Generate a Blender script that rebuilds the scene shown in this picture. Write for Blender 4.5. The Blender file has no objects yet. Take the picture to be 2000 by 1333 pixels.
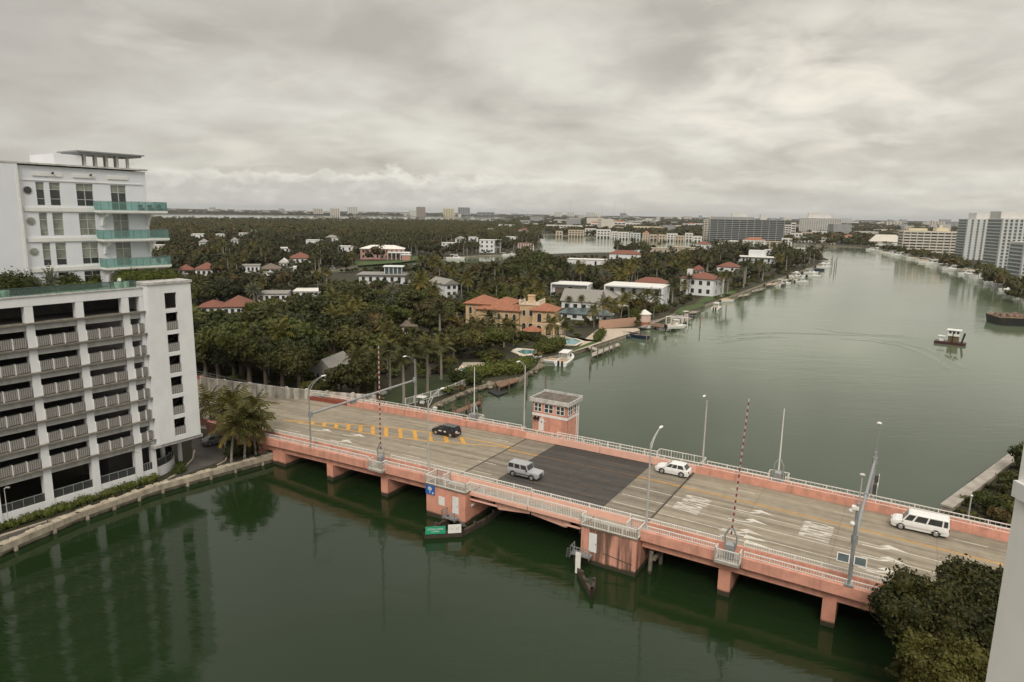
import bpy, math, random
import numpy as np
from math import sin, cos, pi, radians
random.seed(7)
RNG = np.random.RandomState(11)
SC = bpy.context.scene
COL = SC.collection

# ---------------------------------------------------------------- camera
HC = 39.0
FPX = 1333.0
PITCH = math.atan((666.5 - 417.0) / FPX)
ROLL = math.atan(0.0165)
FW = np.array([0, cos(PITCH), -sin(PITCH)])
R0 = np.array([1.0, 0, 0]); U0 = np.array([0, sin(PITCH), cos(PITCH)])
RR = cos(ROLL) * R0 + sin(ROLL) * U0
UU = -sin(ROLL) * R0 + cos(ROLL) * U0
cam = bpy.data.cameras.new('camera'); camo = bpy.data.objects.new('camera', cam); COL.objects.link(camo)
from mathutils import Matrix, Vector
mw = Matrix(((RR[0], UU[0], -FW[0], 0), (RR[1], UU[1], -FW[1], 0), (RR[2], UU[2], -FW[2], HC), (0, 0, 0, 1)))
camo.matrix_world = mw
cam.sensor_width = 36.0; cam.lens = 24.0
cam.clip_start = 0.3; cam.clip_end = 60000
SC.camera = camo

def ray(px, py):
    return FW + (px - 1000) / FPX * RR + (666.5 - py) / FPX * UU
def at(px, py, z=0.0):
    d = ray(px, py); t = (z - HC) / d[2]
    return (d[0] * t, d[1] * t)
def proj(X, Y, Z):
    v = np.array([X, Y, Z - HC]); c = v @ FW
    return 1000 + FPX * (v @ RR) / c, 666.5 - FPX * (v @ UU) / c, c

class Fr:
    """a local frame standing on the ground: u along, v to the left of u"""
    def __init__(s, ox, oy, deg):
        s.o = (ox, oy); s.a = radians(deg); s.c = cos(s.a); s.s = sin(s.a)
    def w(s, u, v): return (s.o[0] + u * s.c - v * s.s, s.o[1] + u * s.s + v * s.c)
    def l(s, x, y):
        dx = x - s.o[0]; dy = y - s.o[1]
        return (dx * s.c + dy * s.s, -dx * s.s + dy * s.c)
    def on(s, px, py, v=0.0):
        r = ray(px, py); n = (-s.s, s.c)
        k = (s.o[0] * n[0] + s.o[1] * n[1] + v) / (r[0] * n[0] + r[1] * n[1])
        X, Y, Z = r * k
        return (s.l(X, Y)[0], Z + HC)
    def onu(s, px, py, u=0.0):
        r = ray(px, py); n = (s.c, s.s)
        k = (s.o[0] * n[0] + s.o[1] * n[1] + u) / (r[0] * n[0] + r[1] * n[1])
        X, Y, Z = r * k
        return (s.l(X, Y)[1], Z + HC)
    def at(s, px, py, z): return s.l(*at(px, py, z))

# ---------------------------------------------------------------- world
W = bpy.data.worlds.new("World"); SC.world = W; W.use_nodes = True
nt = W.node_tree; nt.nodes.clear()
def N(nt, t, **k):
    n = nt.nodes.new(t)
    for a, b in k.items(): setattr(n, a, b)
    return n
def math_(nt, op, a, b=None, c=None, clamp=False):
    n = N(nt, 'ShaderNodeMath', operation=op); n.use_clamp = clamp
    for i, x in enumerate((a, b, c)):
        if x is None: continue
        if isinstance(x, (int, float)): n.inputs[i].default_value = x
        else: nt.links.new(x, n.inputs[i])
    return n.outputs[0]
def ramp(nt, fac, stops):
    r = N(nt, 'ShaderNodeValToRGB'); e = r.color_ramp.elements
    while len(e) < len(stops): e.new(0.5)
    for i, (p, c) in enumerate(stops):
        e[i].position = p; e[i].color = (c[0], c[1], c[2], 1) if not isinstance(c, (int, float)) else (c, c, c, 1)
    nt.links.new(fac, r.inputs[0]); return r.outputs[0]
def mixc(nt, fac, a, b, mode='MIX'):
    m = N(nt, 'ShaderNodeMix', data_type='RGBA', blend_type=mode)
    for s_, x in ((m.inputs[0], fac), (m.inputs[6], a), (m.inputs[7], b)):
        if isinstance(x, (int, float)): s_.default_value = x
        elif isinstance(x, tuple): s_.default_value = (x[0], x[1], x[2], 1)
        else: nt.links.new(x, s_)
    return m.outputs[2]
def noise(nt, vec, scale, detail=5, rough=0.55, dist=0.0):
    n = N(nt, 'ShaderNodeTexNoise'); n.inputs['Scale'].default_value = scale
    n.inputs['Detail'].default_value = detail; n.inputs['Roughness'].default_value = rough
    n.inputs['Distortion'].default_value = dist
    if vec is not None: nt.links.new(vec, n.inputs['Vector'])
    return n.outputs[0]
def comb(nt, x, y, z):
    n = N(nt, 'ShaderNodeCombineXYZ')
    for i, v in enumerate((x, y, z)):
        if isinstance(v, (int, float)): n.inputs[i].default_value = v
        else: nt.links.new(v, n.inputs[i])
    return n.outputs[0]

SUN_EL = radians(44); SUN_AZ_VEC = (-0.12, -0.99)
sky = N(nt, 'ShaderNodeTexSky', sky_type='NISHITA'); sky.sun_disc = False
sky.sun_elevation = SUN_EL; sky.sun_rotation = math.atan2(SUN_AZ_VEC[0], SUN_AZ_VEC[1])
tc = N(nt, 'ShaderNodeTexCoord'); sp = N(nt, 'ShaderNodeSeparateXYZ'); nt.links.new(tc.outputs['Generated'], sp.inputs[0])
X_, Y_, Z_ = sp.outputs
zc = math_(nt, 'ADD', math_(nt, 'MAXIMUM', Z_, 0.0), 0.24)
uu = math_(nt, 'DIVIDE', X_, zc); vv = math_(nt, 'DIVIDE', Y_, zc)
cv = comb(nt, uu, vv, 0.0)
cv2 = comb(nt, math_(nt, 'MULTIPLY', uu, 0.85), vv, 3.7)
n1 = noise(nt, cv2, 1.35, 3, 0.5, 0.3)
n2 = noise(nt, cv, 3.4, 8, 0.52, 0.4)
n3 = noise(nt, cv, 9.0, 7, 0.6, 0.4)
nn = math_(nt, 'ADD', math_(nt, 'MULTIPLY', n1, 0.55), math_(nt, 'ADD', math_(nt, 'MULTIPLY', n2, 0.36), math_(nt, 'MULTIPLY', n3, 0.09)))
cl = ramp(nt, nn, [(0.36, (0.43, 0.40, 0.345)), (0.46, (0.535, 0.503, 0.44)), (0.55, (0.63, 0.60, 0.53)), (0.66, (0.73, 0.70, 0.62))])
# brighter rents in the cloud deck
n4 = noise(nt, comb(nt, math_(nt, 'MULTIPLY', uu, 0.8), vv, 9.1), 2.2, 6, 0.55, 0.5)
cl = mixc(nt, math_(nt, 'MULTIPLY', ramp(nt, n4, [(0.60, 0.0), (0.72, 1.0)]), 0.6), cl, (0.80, 0.75, 0.64))
az = math_(nt, 'DIVIDE', X_, math_(nt, 'MAXIMUM', Y_, 0.05))
# grey streaks low over the horizon
st = noise(nt, comb(nt, math_(nt, 'MULTIPLY', az, 1.2), math_(nt, 'MULTIPLY', Z_, 26.0), 2.2), 2.2, 6, 0.55, 0.3)
low = ramp(nt, Z_, [(0.0, 1.0), (0.10, 0.0)])
cl = mixc(nt, math_(nt, 'MULTIPLY', math_(nt, 'MULTIPLY', low, ramp(nt, st, [(0.42, 0.0), (0.62, 1.0)])), 0.40), cl, (0.40, 0.40, 0.385))
# low cumulus bank near the horizon
az = math_(nt, 'DIVIDE', X_, math_(nt, 'MAXIMUM', Y_, 0.05))
cu = noise(nt, comb(nt, az, math_(nt, 'MULTIPLY', Z_, 1.6), 1.3), 13.0, 6, 0.58, 0.0)
lobe = math_(nt, 'SUBTRACT', math_(nt, 'ADD', math_(nt, 'MULTIPLY', cu, 0.085), 0.010), Z_)
az_f = ramp(nt, math_(nt, 'ADD', math_(nt, 'MULTIPLY', az, 0.5), 0.5), [(0.20, 1.0), (0.46, 0.9), (0.56, 0.35), (0.8, 0.25)])
cmask = math_(nt, 'MULTIPLY', math_(nt, 'MULTIPLY', ramp(nt, lobe, [(0.0, 0.0), (0.008, 1.0)]), az_f), 0.8)
cu2 = math_(nt, 'ADD', math_(nt, 'MULTIPLY', noise(nt, comb(nt, az, math_(nt, 'MULTIPLY', Z_, 2.2), 5.3), 22.0, 6, 0.6, 0.1), 0.65), math_(nt, 'MULTIPLY', ramp(nt, lobe, [(0.0, 1.0), (0.022, 0.0)]), 0.30))
ccol = ramp(nt, cu2, [(0.30, (0.50, 0.485, 0.45)), (0.56, (0.80, 0.775, 0.70))])
cl = mixc(nt, cmask, cl, ccol)
# a thinner, brighter place in the deck at upper right
gx_ = math_(nt, 'MULTIPLY', math_(nt, 'SUBTRACT', az, 0.42), 3.4); gz_ = math_(nt, 'MULTIPLY', math_(nt, 'SUBTRACT', Z_, 0.165), 9.0)
gg = math_(nt, 'SUBTRACT', 1.0, math_(nt, 'ADD', math_(nt, 'MULTIPLY', gx_, gx_), math_(nt, 'MULTIPLY', gz_, gz_)), None, True)
cl = mixc(nt, math_(nt, 'MULTIPLY', math_(nt, 'MULTIPLY', gg, ramp(nt, n2, [(0.42, 0.0), (0.66, 1.0)])), 0.75), cl, (0.84, 0.78, 0.66))
# heavier grey toward the upper left
hl = math_(nt, 'MULTIPLY', ramp(nt, math_(nt, 'ADD', math_(nt, 'MULTIPLY', az, -1.0), math_(nt, 'MULTIPLY', Z_, 1.2)), [(0.25, 0.0), (0.95, 1.0)]), 0.5)
cl = mixc(nt, hl, cl, (0.36, 0.34, 0.31))
hz = ramp(nt, Z_, [(0.0, 1.0), (0.018, 0.0)])
cl = mixc(nt, math_(nt, 'MULTIPLY', hz, 0.55), cl, (0.53, 0.52, 0.48))
skc = mixc(nt, 1.0, sky.outputs[0], (0.10, 0.10, 0.10), 'MULTIPLY')
skyc = mixc(nt, 0.95, skc, cl)
# an overcast sky is brightest overhead
zen = math_(nt, 'ADD', 1.0, math_(nt, 'MULTIPLY', ramp(nt, Z_, [(0.26, 0.0), (0.85, 1.0)]), 1.1))
skyc = mixc(nt, 1.0, skyc, comb(nt, zen, zen, zen), 'MULTIPLY')
bg = N(nt, 'ShaderNodeBackground'); nt.links.new(skyc, bg.inputs[0]); bg.inputs[1].default_value = 1.16
wo = N(nt, 'ShaderNodeOutputWorld'); nt.links.new(bg.outputs[0], wo.inputs[0])

# ---------------------------------------------------------------- sun (diffused by the overcast)
sl = bpy.data.lights.new('sun', 'SUN'); sl.energy = 2.0; sl.angle = radians(24); sl.color = (1.0, 0.93, 0.82)
so = bpy.data.objects.new('sun', sl); COL.objects.link(so)
dv = Vector((-SUN_AZ_VEC[0] * cos(SUN_EL), -SUN_AZ_VEC[1] * cos(SUN_EL), -sin(SUN_EL)))
so.rotation_euler = dv.to_track_quat('-Z', 'Y').to_euler(); so.location = (-40, -60, 90)
SC.view_settings.view_transform = 'Standard'; SC.view_settings.look = 'None'
SC.view_settings.exposure = 0.0; SC.view_settings.gamma = 1.0
SC.render.engine = 'CYCLES'

# ---------------------------------------------------------------- materials
def newmat(name):
    m = bpy.data.materials.new(name); m.use_nodes = True
    nt = m.node_tree; b = nt.nodes['Principled BSDF']
    return m, nt, b
def mat(name, col, rough=0.7, var=0.18, scale=1.5, metal=0.0, bump=0.0, bscale=8.0, spec=0.4, streak=0.0, streak_col=(0.05, 0.04, 0.03),
        algae=None, stretch=(1, 1, 1), col2=None, detail=5, cut=(0.52, 0.72)):
    m, nt, b = newmat(name)
    tc = N(nt, 'ShaderNodeTexCoord'); mp = N(nt, 'ShaderNodeMapping'); nt.links.new(tc.outputs['Object'], mp.inputs[0])
    mp.inputs['Scale'].default_value = stretch
    nz = noise(nt, mp.outputs[0], scale, detail, 0.6)
    c0 = tuple(x * (1 - var) for x in col); c1 = tuple(min(1, x * (1 + var)) for x in col)
    if col2: c0, c1 = col, col2
    c = ramp(nt, nz, [(0.32, c0), (0.68, c1)])
    if streak:
        mp2 = N(nt, 'ShaderNodeMapping'); nt.links.new(tc.outputs['Object'], mp2.inputs[0]); mp2.inputs['Scale'].default_value = (0.85, 0.85, 0.06)
        s2 = noise(nt, mp2.outputs[0], 1.3, 5, 0.6)
        c = mixc(nt, math_(nt, 'MULTIPLY', ramp(nt, s2, [(cut[0], 0.0), (cut[1], 1.0)]), streak), c, streak_col)
    if algae:
        g = N(nt, 'ShaderNodeNewGeometry'); s3 = N(nt, 'ShaderNodeSeparateXYZ'); nt.links.new(g.outputs['Position'], s3.inputs[0])
        zz = math_(nt, 'ADD', s3.outputs[2], math_(nt, 'MULTIPLY', nz, 0.6))
        c = mixc(nt, ramp(nt, math_(nt, 'DIVIDE', zz, 2.0), [((algae) / 2.0, 1.0), ((algae + 0.25) / 2.0, 0.0)]), c, (0.045, 0.038, 0.022))
    nt.links.new(c, b.inputs['Base Color'])
    b.inputs['Roughness'].default_value = rough; b.inputs['Metallic'].default_value = metal
    b.inputs['Specular IOR Level'].default_value = spec
    if bump:
        bn = N(nt, 'ShaderNodeBump'); bn.inputs['Strength'].default_value = bump; bn.inputs['Distance'].default_value = 0.05
        nt.links.new(noise(nt, tc.outputs['Object'], bscale, 4), bn.inputs['Height']); nt.links.new(bn.outputs[0], b.inputs['Normal'])
    return m

PK = (0.60, 0.29, 0.215)
M_pink = mat('pink_paint', PK, 0.75, 0.14, 1.1, streak=0.6, streak_col=(0.26, 0.14, 0.10), cut=(0.50, 0.72), bump=0.15)
M_pink_pale = mat('pale_pink_paint', (0.72, 0.42, 0.33), 0.7, 0.06, 0.8, streak=0.15, streak_col=(0.3, 0.15, 0.1))
M_pier = mat('stained_pink_concrete', PK, 0.8, 0.12, 0.7, streak=0.9, streak_col=(0.09, 0.06, 0.042), cut=(0.44, 0.58), algae=0.75, bump=0.2)
M_pier_clean = mat('pink_pier_concrete', (0.60, 0.28, 0.20), 0.8, 0.12, 0.7, streak=0.4, streak_col=(0.14, 0.08, 0.05), cut=(0.55, 0.8), algae=0.75, bump=0.2)
M_white = mat('white_paint', (0.70, 0.70, 0.68), 0.55, 0.05, 1.5, streak=0.10, streak_col=(0.35, 0.33, 0.3))
M_rail = mat('white_rail_paint', (0.66, 0.64, 0.60), 0.5, 0.07, 2.0)
M_white_wall = mat('white_render', (0.68, 0.69, 0.70), 0.75, 0.05, 0.5, streak=0.16, streak_col=(0.4, 0.38, 0.35))
M_tower_wall = mat('cool_white_render', (0.68, 0.70, 0.74), 0.75, 0.03, 0.4, streak=0.06, streak_col=(0.45, 0.44, 0.43))
M_dirty_white = mat('weathered_white_concrete', (0.47, 0.46, 0.44), 0.85, 0.22, 1.2, streak=0.5, streak_col=(0.16, 0.14, 0.12), cut=(0.5, 0.75))
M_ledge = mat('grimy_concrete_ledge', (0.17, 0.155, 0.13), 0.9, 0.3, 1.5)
M_louver = mat('grey_louvre_metal', (0.30, 0.285, 0.27), 0.6, 0.12, 3.0)
M_louver_dk = mat('louvre_gap', (0.10, 0.10, 0.095), 0.7, 0.2, 2.0)
M_dark = mat('dark_interior', (0.028, 0.026, 0.024), 0.9, 0.3, 0.3)
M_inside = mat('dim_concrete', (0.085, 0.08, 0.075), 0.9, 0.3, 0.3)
M_road = None
M_asphalt = mat('worn_asphalt', (0.085, 0.078, 0.070), 0.85, 0.25, 0.5, bump=0.2, stretch=(1, 1, 1))
M_seaconc = mat('seawall_concrete', (0.36, 0.315, 0.245), 0.85, 0.25, 0.8, streak=0.5, streak_col=(0.10, 0.08, 0.055), cut=(0.45, 0.7), algae=0.3, bump=0.3)
M_conc = mat('concrete', (0.33, 0.30, 0.26), 0.85, 0.2, 0.6, bump=0.2)
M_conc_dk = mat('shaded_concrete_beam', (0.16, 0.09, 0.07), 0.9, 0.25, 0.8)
M_wood = mat('weathered_dock_wood', (0.17, 0.10, 0.065), 0.85, 0.3, 2.0, stretch=(3, 1, 1))
M_wood_grey = mat('grey_dock_wood', (0.26, 0.23, 0.19), 0.85, 0.25, 2.0)
M_pile = mat('timber_pile', (0.17, 0.145, 0.115), 0.9, 0.3, 2.0, algae=0.5)
M_fender = mat('tarred_timber', (0.06, 0.043, 0.033), 0.85, 0.4, 1.5, algae=0.4)
M_galv = mat('galvanised_steel', (0.30, 0.31, 0.315), 0.5, 0.12, 2.5, metal=0.35)
M_steel_dk = mat('dark_steel', (0.06, 0.06, 0.06), 0.5, 0.2, 3)
M_alu = mat('aluminium', (0.52, 0.51, 0.49), 0.45, 0.1, 2, metal=0.3)
M_stainfloor = mat('dirty_roof_slab', (0.17, 0.135, 0.10), 0.9, 0.35, 0.7)
M_sand = mat('pale_paving', (0.45, 0.38, 0.30), 0.85, 0.15, 1.0)
M_grass = mat('lawn_grass', (0.055, 0.085, 0.022), 0.95, 0.35, 0.8, bump=0.3)
M_soil = mat('island_soil', (0.022, 0.022, 0.010), 0.95, 0.4, 0.15, col2=(0.045, 0.040, 0.020), bump=0.3)
M_rock = mat('limestone_rock', (0.22, 0.185, 0.14), 0.95, 0.35, 1.5, bump=0.6, bscale=3)
M_stone = mat('cream_stone', (0.62, 0.52, 0.40), 0.8, 0.1, 1.0)
M_ochre = mat('ochre_stucco', (0.52, 0.365, 0.215), 0.85, 0.14, 0.6, streak=0.3, streak_col=(0.25, 0.17, 0.10))
M_black = mat('black_rubber', (0.018, 0.018, 0.018), 0.7, 0.2, 3)
M_bark = mat('bark', (0.15, 0.125, 0.095), 0.95, 0.3, 2.0)
M_palmtrunk = mat('palm_trunk_bark', (0.25, 0.225, 0.19), 0.95, 0.2, 3.0, stretch=(1, 1, 4))
M_tapewhite = mat('dull_white_tape', (0.46, 0.44, 0.41), 0.6, 0.1, 3)
M_red = mat('red_reflective_tape', (0.24, 0.035, 0.028), 0.5, 0.15, 3)
M_blue = mat('blue_sign_face', (0.02, 0.12, 0.42), 0.45, 0.1, 2)
M_green = mat('green_sign_face', (0.02, 0.30, 0.17), 0.5, 0.08, 2)
M_signwhite = mat('white_sign_face', (0.72, 0.70, 0.66), 0.5, 0.06, 2)
M_navy = mat('navy_gelcoat', (0.02, 0.03, 0.06), 0.25, 0.1, 2)
M_gel = mat('white_gelcoat', (0.74, 0.74, 0.72), 0.3, 0.04, 2)
M_tan = mat('tan_canvas', (0.45, 0.34, 0.23), 0.9, 0.1, 2)
M_pool = None

def glassy(name, col, rough=0.06, spec=0.6):
    m, nt, b = newmat(name)
    tc = N(nt, 'ShaderNodeTexCoord')
    nz = noise(nt, tc.outputs['Object'], 0.8, 3)
    c = ramp(nt, nz, [(0.35, tuple(x * 0.7 for x in col)), (0.65, tuple(min(1, x * 1.3) for x in col))])
    nt.links.new(c, b.inputs['Base Color']); b.inputs['Roughness'].default_value = rough
    b.inputs['Specular IOR Level'].default_value = spec
    return m
M_glass = glassy('dark_window_glass', (0.035, 0.04, 0.042))
M_blind = glassy('glass_with_drawn_blind', (0.22, 0.235, 0.20), 0.15, 0.6)
M_bluegl = glassy('blue_grey_glass', (0.075, 0.10, 0.105), 0.12, 0.7)
def clearglass(name, tint, a):
    m, nt, b = newmat(name)
    tr = N(nt, 'ShaderNodeBsdfTransparent'); tr.inputs[0].default_value = (tint[0], tint[1], tint[2], 1)
    b.inputs['Base Color'].default_value = (tint[0] * .5, tint[1] * .5, tint[2] * .5, 1); b.inputs['Roughness'].default_value = 0.05
    mx = N(nt, 'ShaderNodeMixShader'); mx.inputs[0].default_value = a
    nt.links.new(tr.outputs[0], mx.inputs[1]); nt.links.new(b.outputs[0], mx.inputs[2])
    nt.links.new(mx.outputs[0], nt.nodes['Material Output'].inputs[0])
    return m
M_teal = clearglass('teal_balustrade_glass', (0.60, 0.80, 0.77), 0.28)
M_palegl = clearglass('pale_green_guard_glass', (0.62, 0.78, 0.72), 0.16)
M_railglass = clearglass('dark_balustrade_glass', (0.36, 0.38, 0.37), 0.25)

def paint(name, col, rough=0.25):
    m, nt, b = newmat(name)
    tc = N(nt, 'ShaderNodeTexCoord'); nz = noise(nt, tc.outputs['Object'], 2.0, 3)
    nt.links.new(ramp(nt, nz, [(0.3, tuple(x * 0.93 for x in col)), (0.7, tuple(min(1, x * 1.04) for x in col))]), b.inputs['Base Color'])
    b.inputs['Roughness'].default_value = rough; b.inputs['Coat Weight'].default_value = 0.5; b.inputs['Coat Roughness'].default_value = 0.08
    return m
M_carwhite = paint('white_car_paint', (0.74, 0.74, 0.73))
M_carblack = paint('black_car_paint', (0.012, 0.012, 0.014))
M_carsilver = paint('silver_car_paint', (0.36, 0.37, 0.385))
M_cargrey = paint('grey_car_paint', (0.16, 0.18, 0.19))
M_rim = mat('wheel_rim_metal', (0.45, 0.45, 0.45), 0.35, 0.1, 4, metal=0.6)
M_lamp_r = mat('red_tail_lens', (0.35, 0.02, 0.02), 0.2, 0.1, 3)
M_lamp_w = mat('clear_lamp_lens', (0.65, 0.65, 0.62), 0.15, 0.1, 3)

def roofmat(name, a, b_, freq=9.0):
    m, nt, b = newmat(name)
    tc = N(nt, 'ShaderNodeTexCoord'); nz = noise(nt, tc.outputs['Object'], 1.4, 6, 0.7)
    n2_ = noise(nt, tc.outputs['Object'], 7.0, 3, 0.7)
    c = ramp(nt, math_(nt, 'ADD', math_(nt, 'MULTIPLY', nz, 0.5), math_(nt, 'MULTIPLY', n2_, 0.5)), [(0.36, a), (0.64, b_)])
    nt.links.new(c, b.inputs['Base Color']); b.inputs['Roughness'].default_value = 0.85
    w = N(nt, 'ShaderNodeTexWave', wave_type='BANDS', bands_direction='DIAGONAL'); w.inputs['Scale'].default_value = freq / 6.28
    nt.links.new(tc.outputs['Object'], w.inputs[0]); bn = N(nt, 'ShaderNodeBump'); bn.inputs['Strength'].default_value = 0.5
    nt.links.new(w.outputs[1], bn.inputs['Height']); nt.links.new(bn.outputs[0], b.inputs['Normal'])
    return m
M_tile = roofmat('terracotta_tile', (0.17, 0.058, 0.032), (0.40, 0.17, 0.095))
M_tile_red = roofmat('red_tile', (0.13, 0.048, 0.033), (0.235, 0.092, 0.060))
M_tile_brown = roofmat('brown_shingle', (0.10, 0.075, 0.06), (0.20, 0.155, 0.125))
M_roof_grey = roofmat('grey_shingle', (0.19, 0.18, 0.165), (0.29, 0.275, 0.25))
M_roof_white = mat('white_roof_membrane', (0.66, 0.64, 0.60), 0.8, 0.08, 0.4)

def leafmat(name, dark, light, trans=0.22, yellow=None):
    m, nt, b = newmat(name)
    g = N(nt, 'ShaderNodeNewGeometry'); oi = N(nt, 'ShaderNodeObjectInfo')
    nz = noise(nt, g.outputs['Position'], 0.45, 4, 0.7)
    n2_ = noise(nt, g.outputs['Position'], 2.6, 2, 0.6)
    f = math_(nt, 'ADD', math_(nt, 'MULTIPLY', nz, 0.45), math_(nt, 'ADD', math_(nt, 'MULTIPLY', n2_, 0.3), math_(nt, 'MULTIPLY', oi.outputs['Random'], 0.25)))
    c = ramp(nt, f, [(0.33, dark), (0.62, light)])
    if yellow:
        c = mixc(nt, math_(nt, 'MULTIPLY', ramp(nt, n2_, [(0.6, 0.0), (0.7, 1.0)]), 0.7), c, yellow)
    d = N(nt, 'ShaderNodeBsdfTranslucent'); nt.links.new(c, d.inputs[0])
    nt.links.new(c, b.inputs['Base Color']); b.inputs['Roughness'].default_value = 0.6; b.inputs['Specular IOR Level'].default_value = 0.25
    mx = N(nt, 'ShaderNodeMixShader'); mx.inputs[0].default_value = trans
    nt.links.new(b.outputs[0], mx.inputs[1]); nt.links.new(d.outputs[0], mx.inputs[2])
    nt.links.new(mx.outputs[0], nt.nodes['Material Output'].inputs[0])
    return m
L_olive = leafmat('olive_leaves', (0.024, 0.027, 0.007), (0.105, 0.098, 0.024), 0.15)
L_dark = leafmat('dark_leaves', (0.014, 0.019, 0.006), (0.056, 0.060, 0.016), 0.12)
L_green = leafmat('green_leaves', (0.022, 0.031, 0.007), (0.088, 0.098, 0.020), 0.15)
L_brownish = leafmat('dry_leaves', (0.040, 0.031, 0.012), (0.125, 0.090, 0.034), 0.12)
L_palm = leafmat('palm_fronds', (0.024, 0.029, 0.009), (0.100, 0.098, 0.028), 0.18, yellow=(0.16, 0.14, 0.05))
L_silver = leafmat('silver_date_fronds', (0.075, 0.082, 0.055), (0.17, 0.175, 0.12))
L_yellow = leafmat('yellowing_fronds', (0.16, 0.12, 0.02), (0.34, 0.22, 0.035))
L_coco = leafmat('coconut_fronds', (0.034, 0.037, 0.008), (0.125, 0.112, 0.025), 0.2, yellow=(0.22, 0.17, 0.03))
L_hedge = leafmat('hedge_leaves', (0.038, 0.055, 0.010), (0.125, 0.145, 0.028))
L_far = leafmat('far_wood_leaves', (0.018, 0.021, 0.007), (0.075, 0.071, 0.025), 0.12)

# ---------------------------------------------------------------- mesh builder
class MB:
    def __init__(s, T=None): s.v = []; s.f = []; s.m = []; s.T = T; s.mi = 0
    def pt(s, p):
        if s.T: p = s.T(*p)
        s.v.append((float(p[0]), float(p[1]), float(p[2]))); return len(s.v) - 1
    def face(s, pts):
        ids = [s.pt(p) for p in pts]; s.f.append(ids); s.m.append(s.mi); return s
    def hexa(s, P):
        i = [s.pt(p) for p in P]
        for q in ((0, 3, 2, 1), (4, 5, 6, 7), (0, 1, 5, 4), (1, 2, 6, 5), (2, 3, 7, 6), (3, 0, 4, 7)):
            s.f.append([i[k] for k in q]); s.m.append(s.mi)
        return s
    def box(s, x0, x1, y0, y1, z0, z1):
        return s.hexa([(x0, y0, z0), (x1, y0, z0), (x1, y1, z0), (x0, y1, z0), (x0, y0, z1), (x1, y0, z1), (x1, y1, z1), (x0, y1, z1)])
    def cbox(s, cx, cy, z0, sx, sy, h, rot=0.0, taper=1.0):
        c, n = cos(rot), sin(rot); P = []
        for k, z in ((1, z0), (taper, z0 + h)):
            for a, b in ((-1, -1), (1, -1), (1, 1), (-1, 1)):
                x = a * sx / 2 * k; y = b * sy / 2 * k
                P.append((cx + x * c - y * n, cy + x * n + y * c, z))
        return s.hexa(P)
    def ring(s, c, r, ax, seg):
        ax = Vector(ax).normalized(); a = ax.orthogonal().normalized(); b = ax.cross(a)
        return [s.pt(tuple(Vector(c) + a * (r * cos(2 * pi * k / seg)) + b * (r * sin(2 * pi * k / seg)))) for k in range(seg)]
    def tube(s, p0, p1, r0, r1=None, seg=8, cap=True):
        return s.path([p0, p1], [r0, r0 if r1 is None else r1], seg, cap)
    def path(s, pts, rs, seg=8, cap=True):
        if isinstance(rs, (int, float)): rs = [rs] * len(pts)
        rings = []
        V = [Vector(p) for p in pts]
        d0 = (V[-1] - V[0])
        a = d0.orthogonal().normalized()
        for i, p in enumerate(V):
            d = (V[min(i + 1, len(V) - 1)] - V[max(i - 1, 0)]).normalized()
            a = (a - d * a.dot(d)).normalized(); b = d.cross(a)
            rings.append([s.pt(tuple(p + a * (rs[i] * cos(2 * pi * k / seg)) + b * (rs[i] * sin(2 * pi * k / seg)))) for k in range(seg)])
        for A, B in zip(rings, rings[1:]):
            for k in range(seg):
                s.f.append([A[k], A[(k + 1) % seg], B[(k + 1) % seg], B[k]]); s.m.append(s.mi)
        if cap:
            s.f.append(rings[0][::-1]); s.m.append(s.mi); s.f.append(rings[-1]); s.m.append(s.mi)
        return s
    def prism(s, poly, z0, z1):
        n = len(poly); a = [s.pt((p[0], p[1], z0)) for p in poly]; b = [s.pt((p[0], p[1], z1)) for p in poly]
        s.f.append(a[::-1]); s.m.append(s.mi); s.f.append(b); s.m.append(s.mi)
        for i in range(n):
            j = (i + 1) % n; s.f.append([a[i], a[j], b[j], b[i]]); s.m.append(s.mi)
        return s
    def loft(s, secs, cap=True, closed=True):
        R = [[s.pt(p) for p in q] for q in secs]; n = len(R[0])
        for A, B in zip(R, R[1:]):
            for k in range(n if closed else n - 1):
                j = (k + 1) % n
                s.f.append([A[k], A[j], B[j], B[k]]); s.m.append(s.mi)
        if cap:
            s.f.append(R[0][::-1]); s.m.append(s.mi); s.f.append(R[-1]); s.m.append(s.mi)
        return s
    def ball(s, c, r, seg=8, rings=5, sq=1.0):
        secs = []
        for i in range(1, rings):
            t = pi * i / rings
            secs.append([(c[0] + r * sin(t) * cos(2 * pi * k / seg), c[1] + r * sin(t) * sin(2 * pi * k / seg), c[2] - r * sq * cos(t)) for k in range(seg)])
        return s.loft(secs)

def each(name, mbs, mats, parent):
    return [obj(name, q, mats, parent) for q in mbs]
ORD = 'first second third fourth fifth sixth seventh eighth ninth tenth eleventh twelfth thirteenth fourteenth fifteenth sixteenth seventeenth eighteenth nineteenth twentieth'.split()
ORD += ['twenty ' + q for q in ORD[:9]] + ['thirtieth'] + ['thirty ' + q for q in ORD[:9]]
def mesh_obj(name, mesh, parent=None):
    o = bpy.data.objects.new(name, mesh); COL.objects.link(o)
    if parent is not None: o.parent = parent
    return o
def obj(name, mb, mats, parent=None, smooth=False, loc=None, rot=0.0):
    me = bpy.data.meshes.new(name); me.from_pydata(mb.v, [], mb.f)
    if not isinstance(mats, (list, tuple)): mats = [mats]
    for m in mats: me.materials.append(m)
    if len(mats) > 1: me.polygons.foreach_set('material_index', mb.m)
    if smooth: me.polygons.foreach_set('use_smooth', [True] * len(me.polygons))
    me.update()
    o = mesh_obj(name, me, parent)
    if loc is not None: o.location = loc
    o.rotation_euler = (0, 0, rot)
    return o
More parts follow.
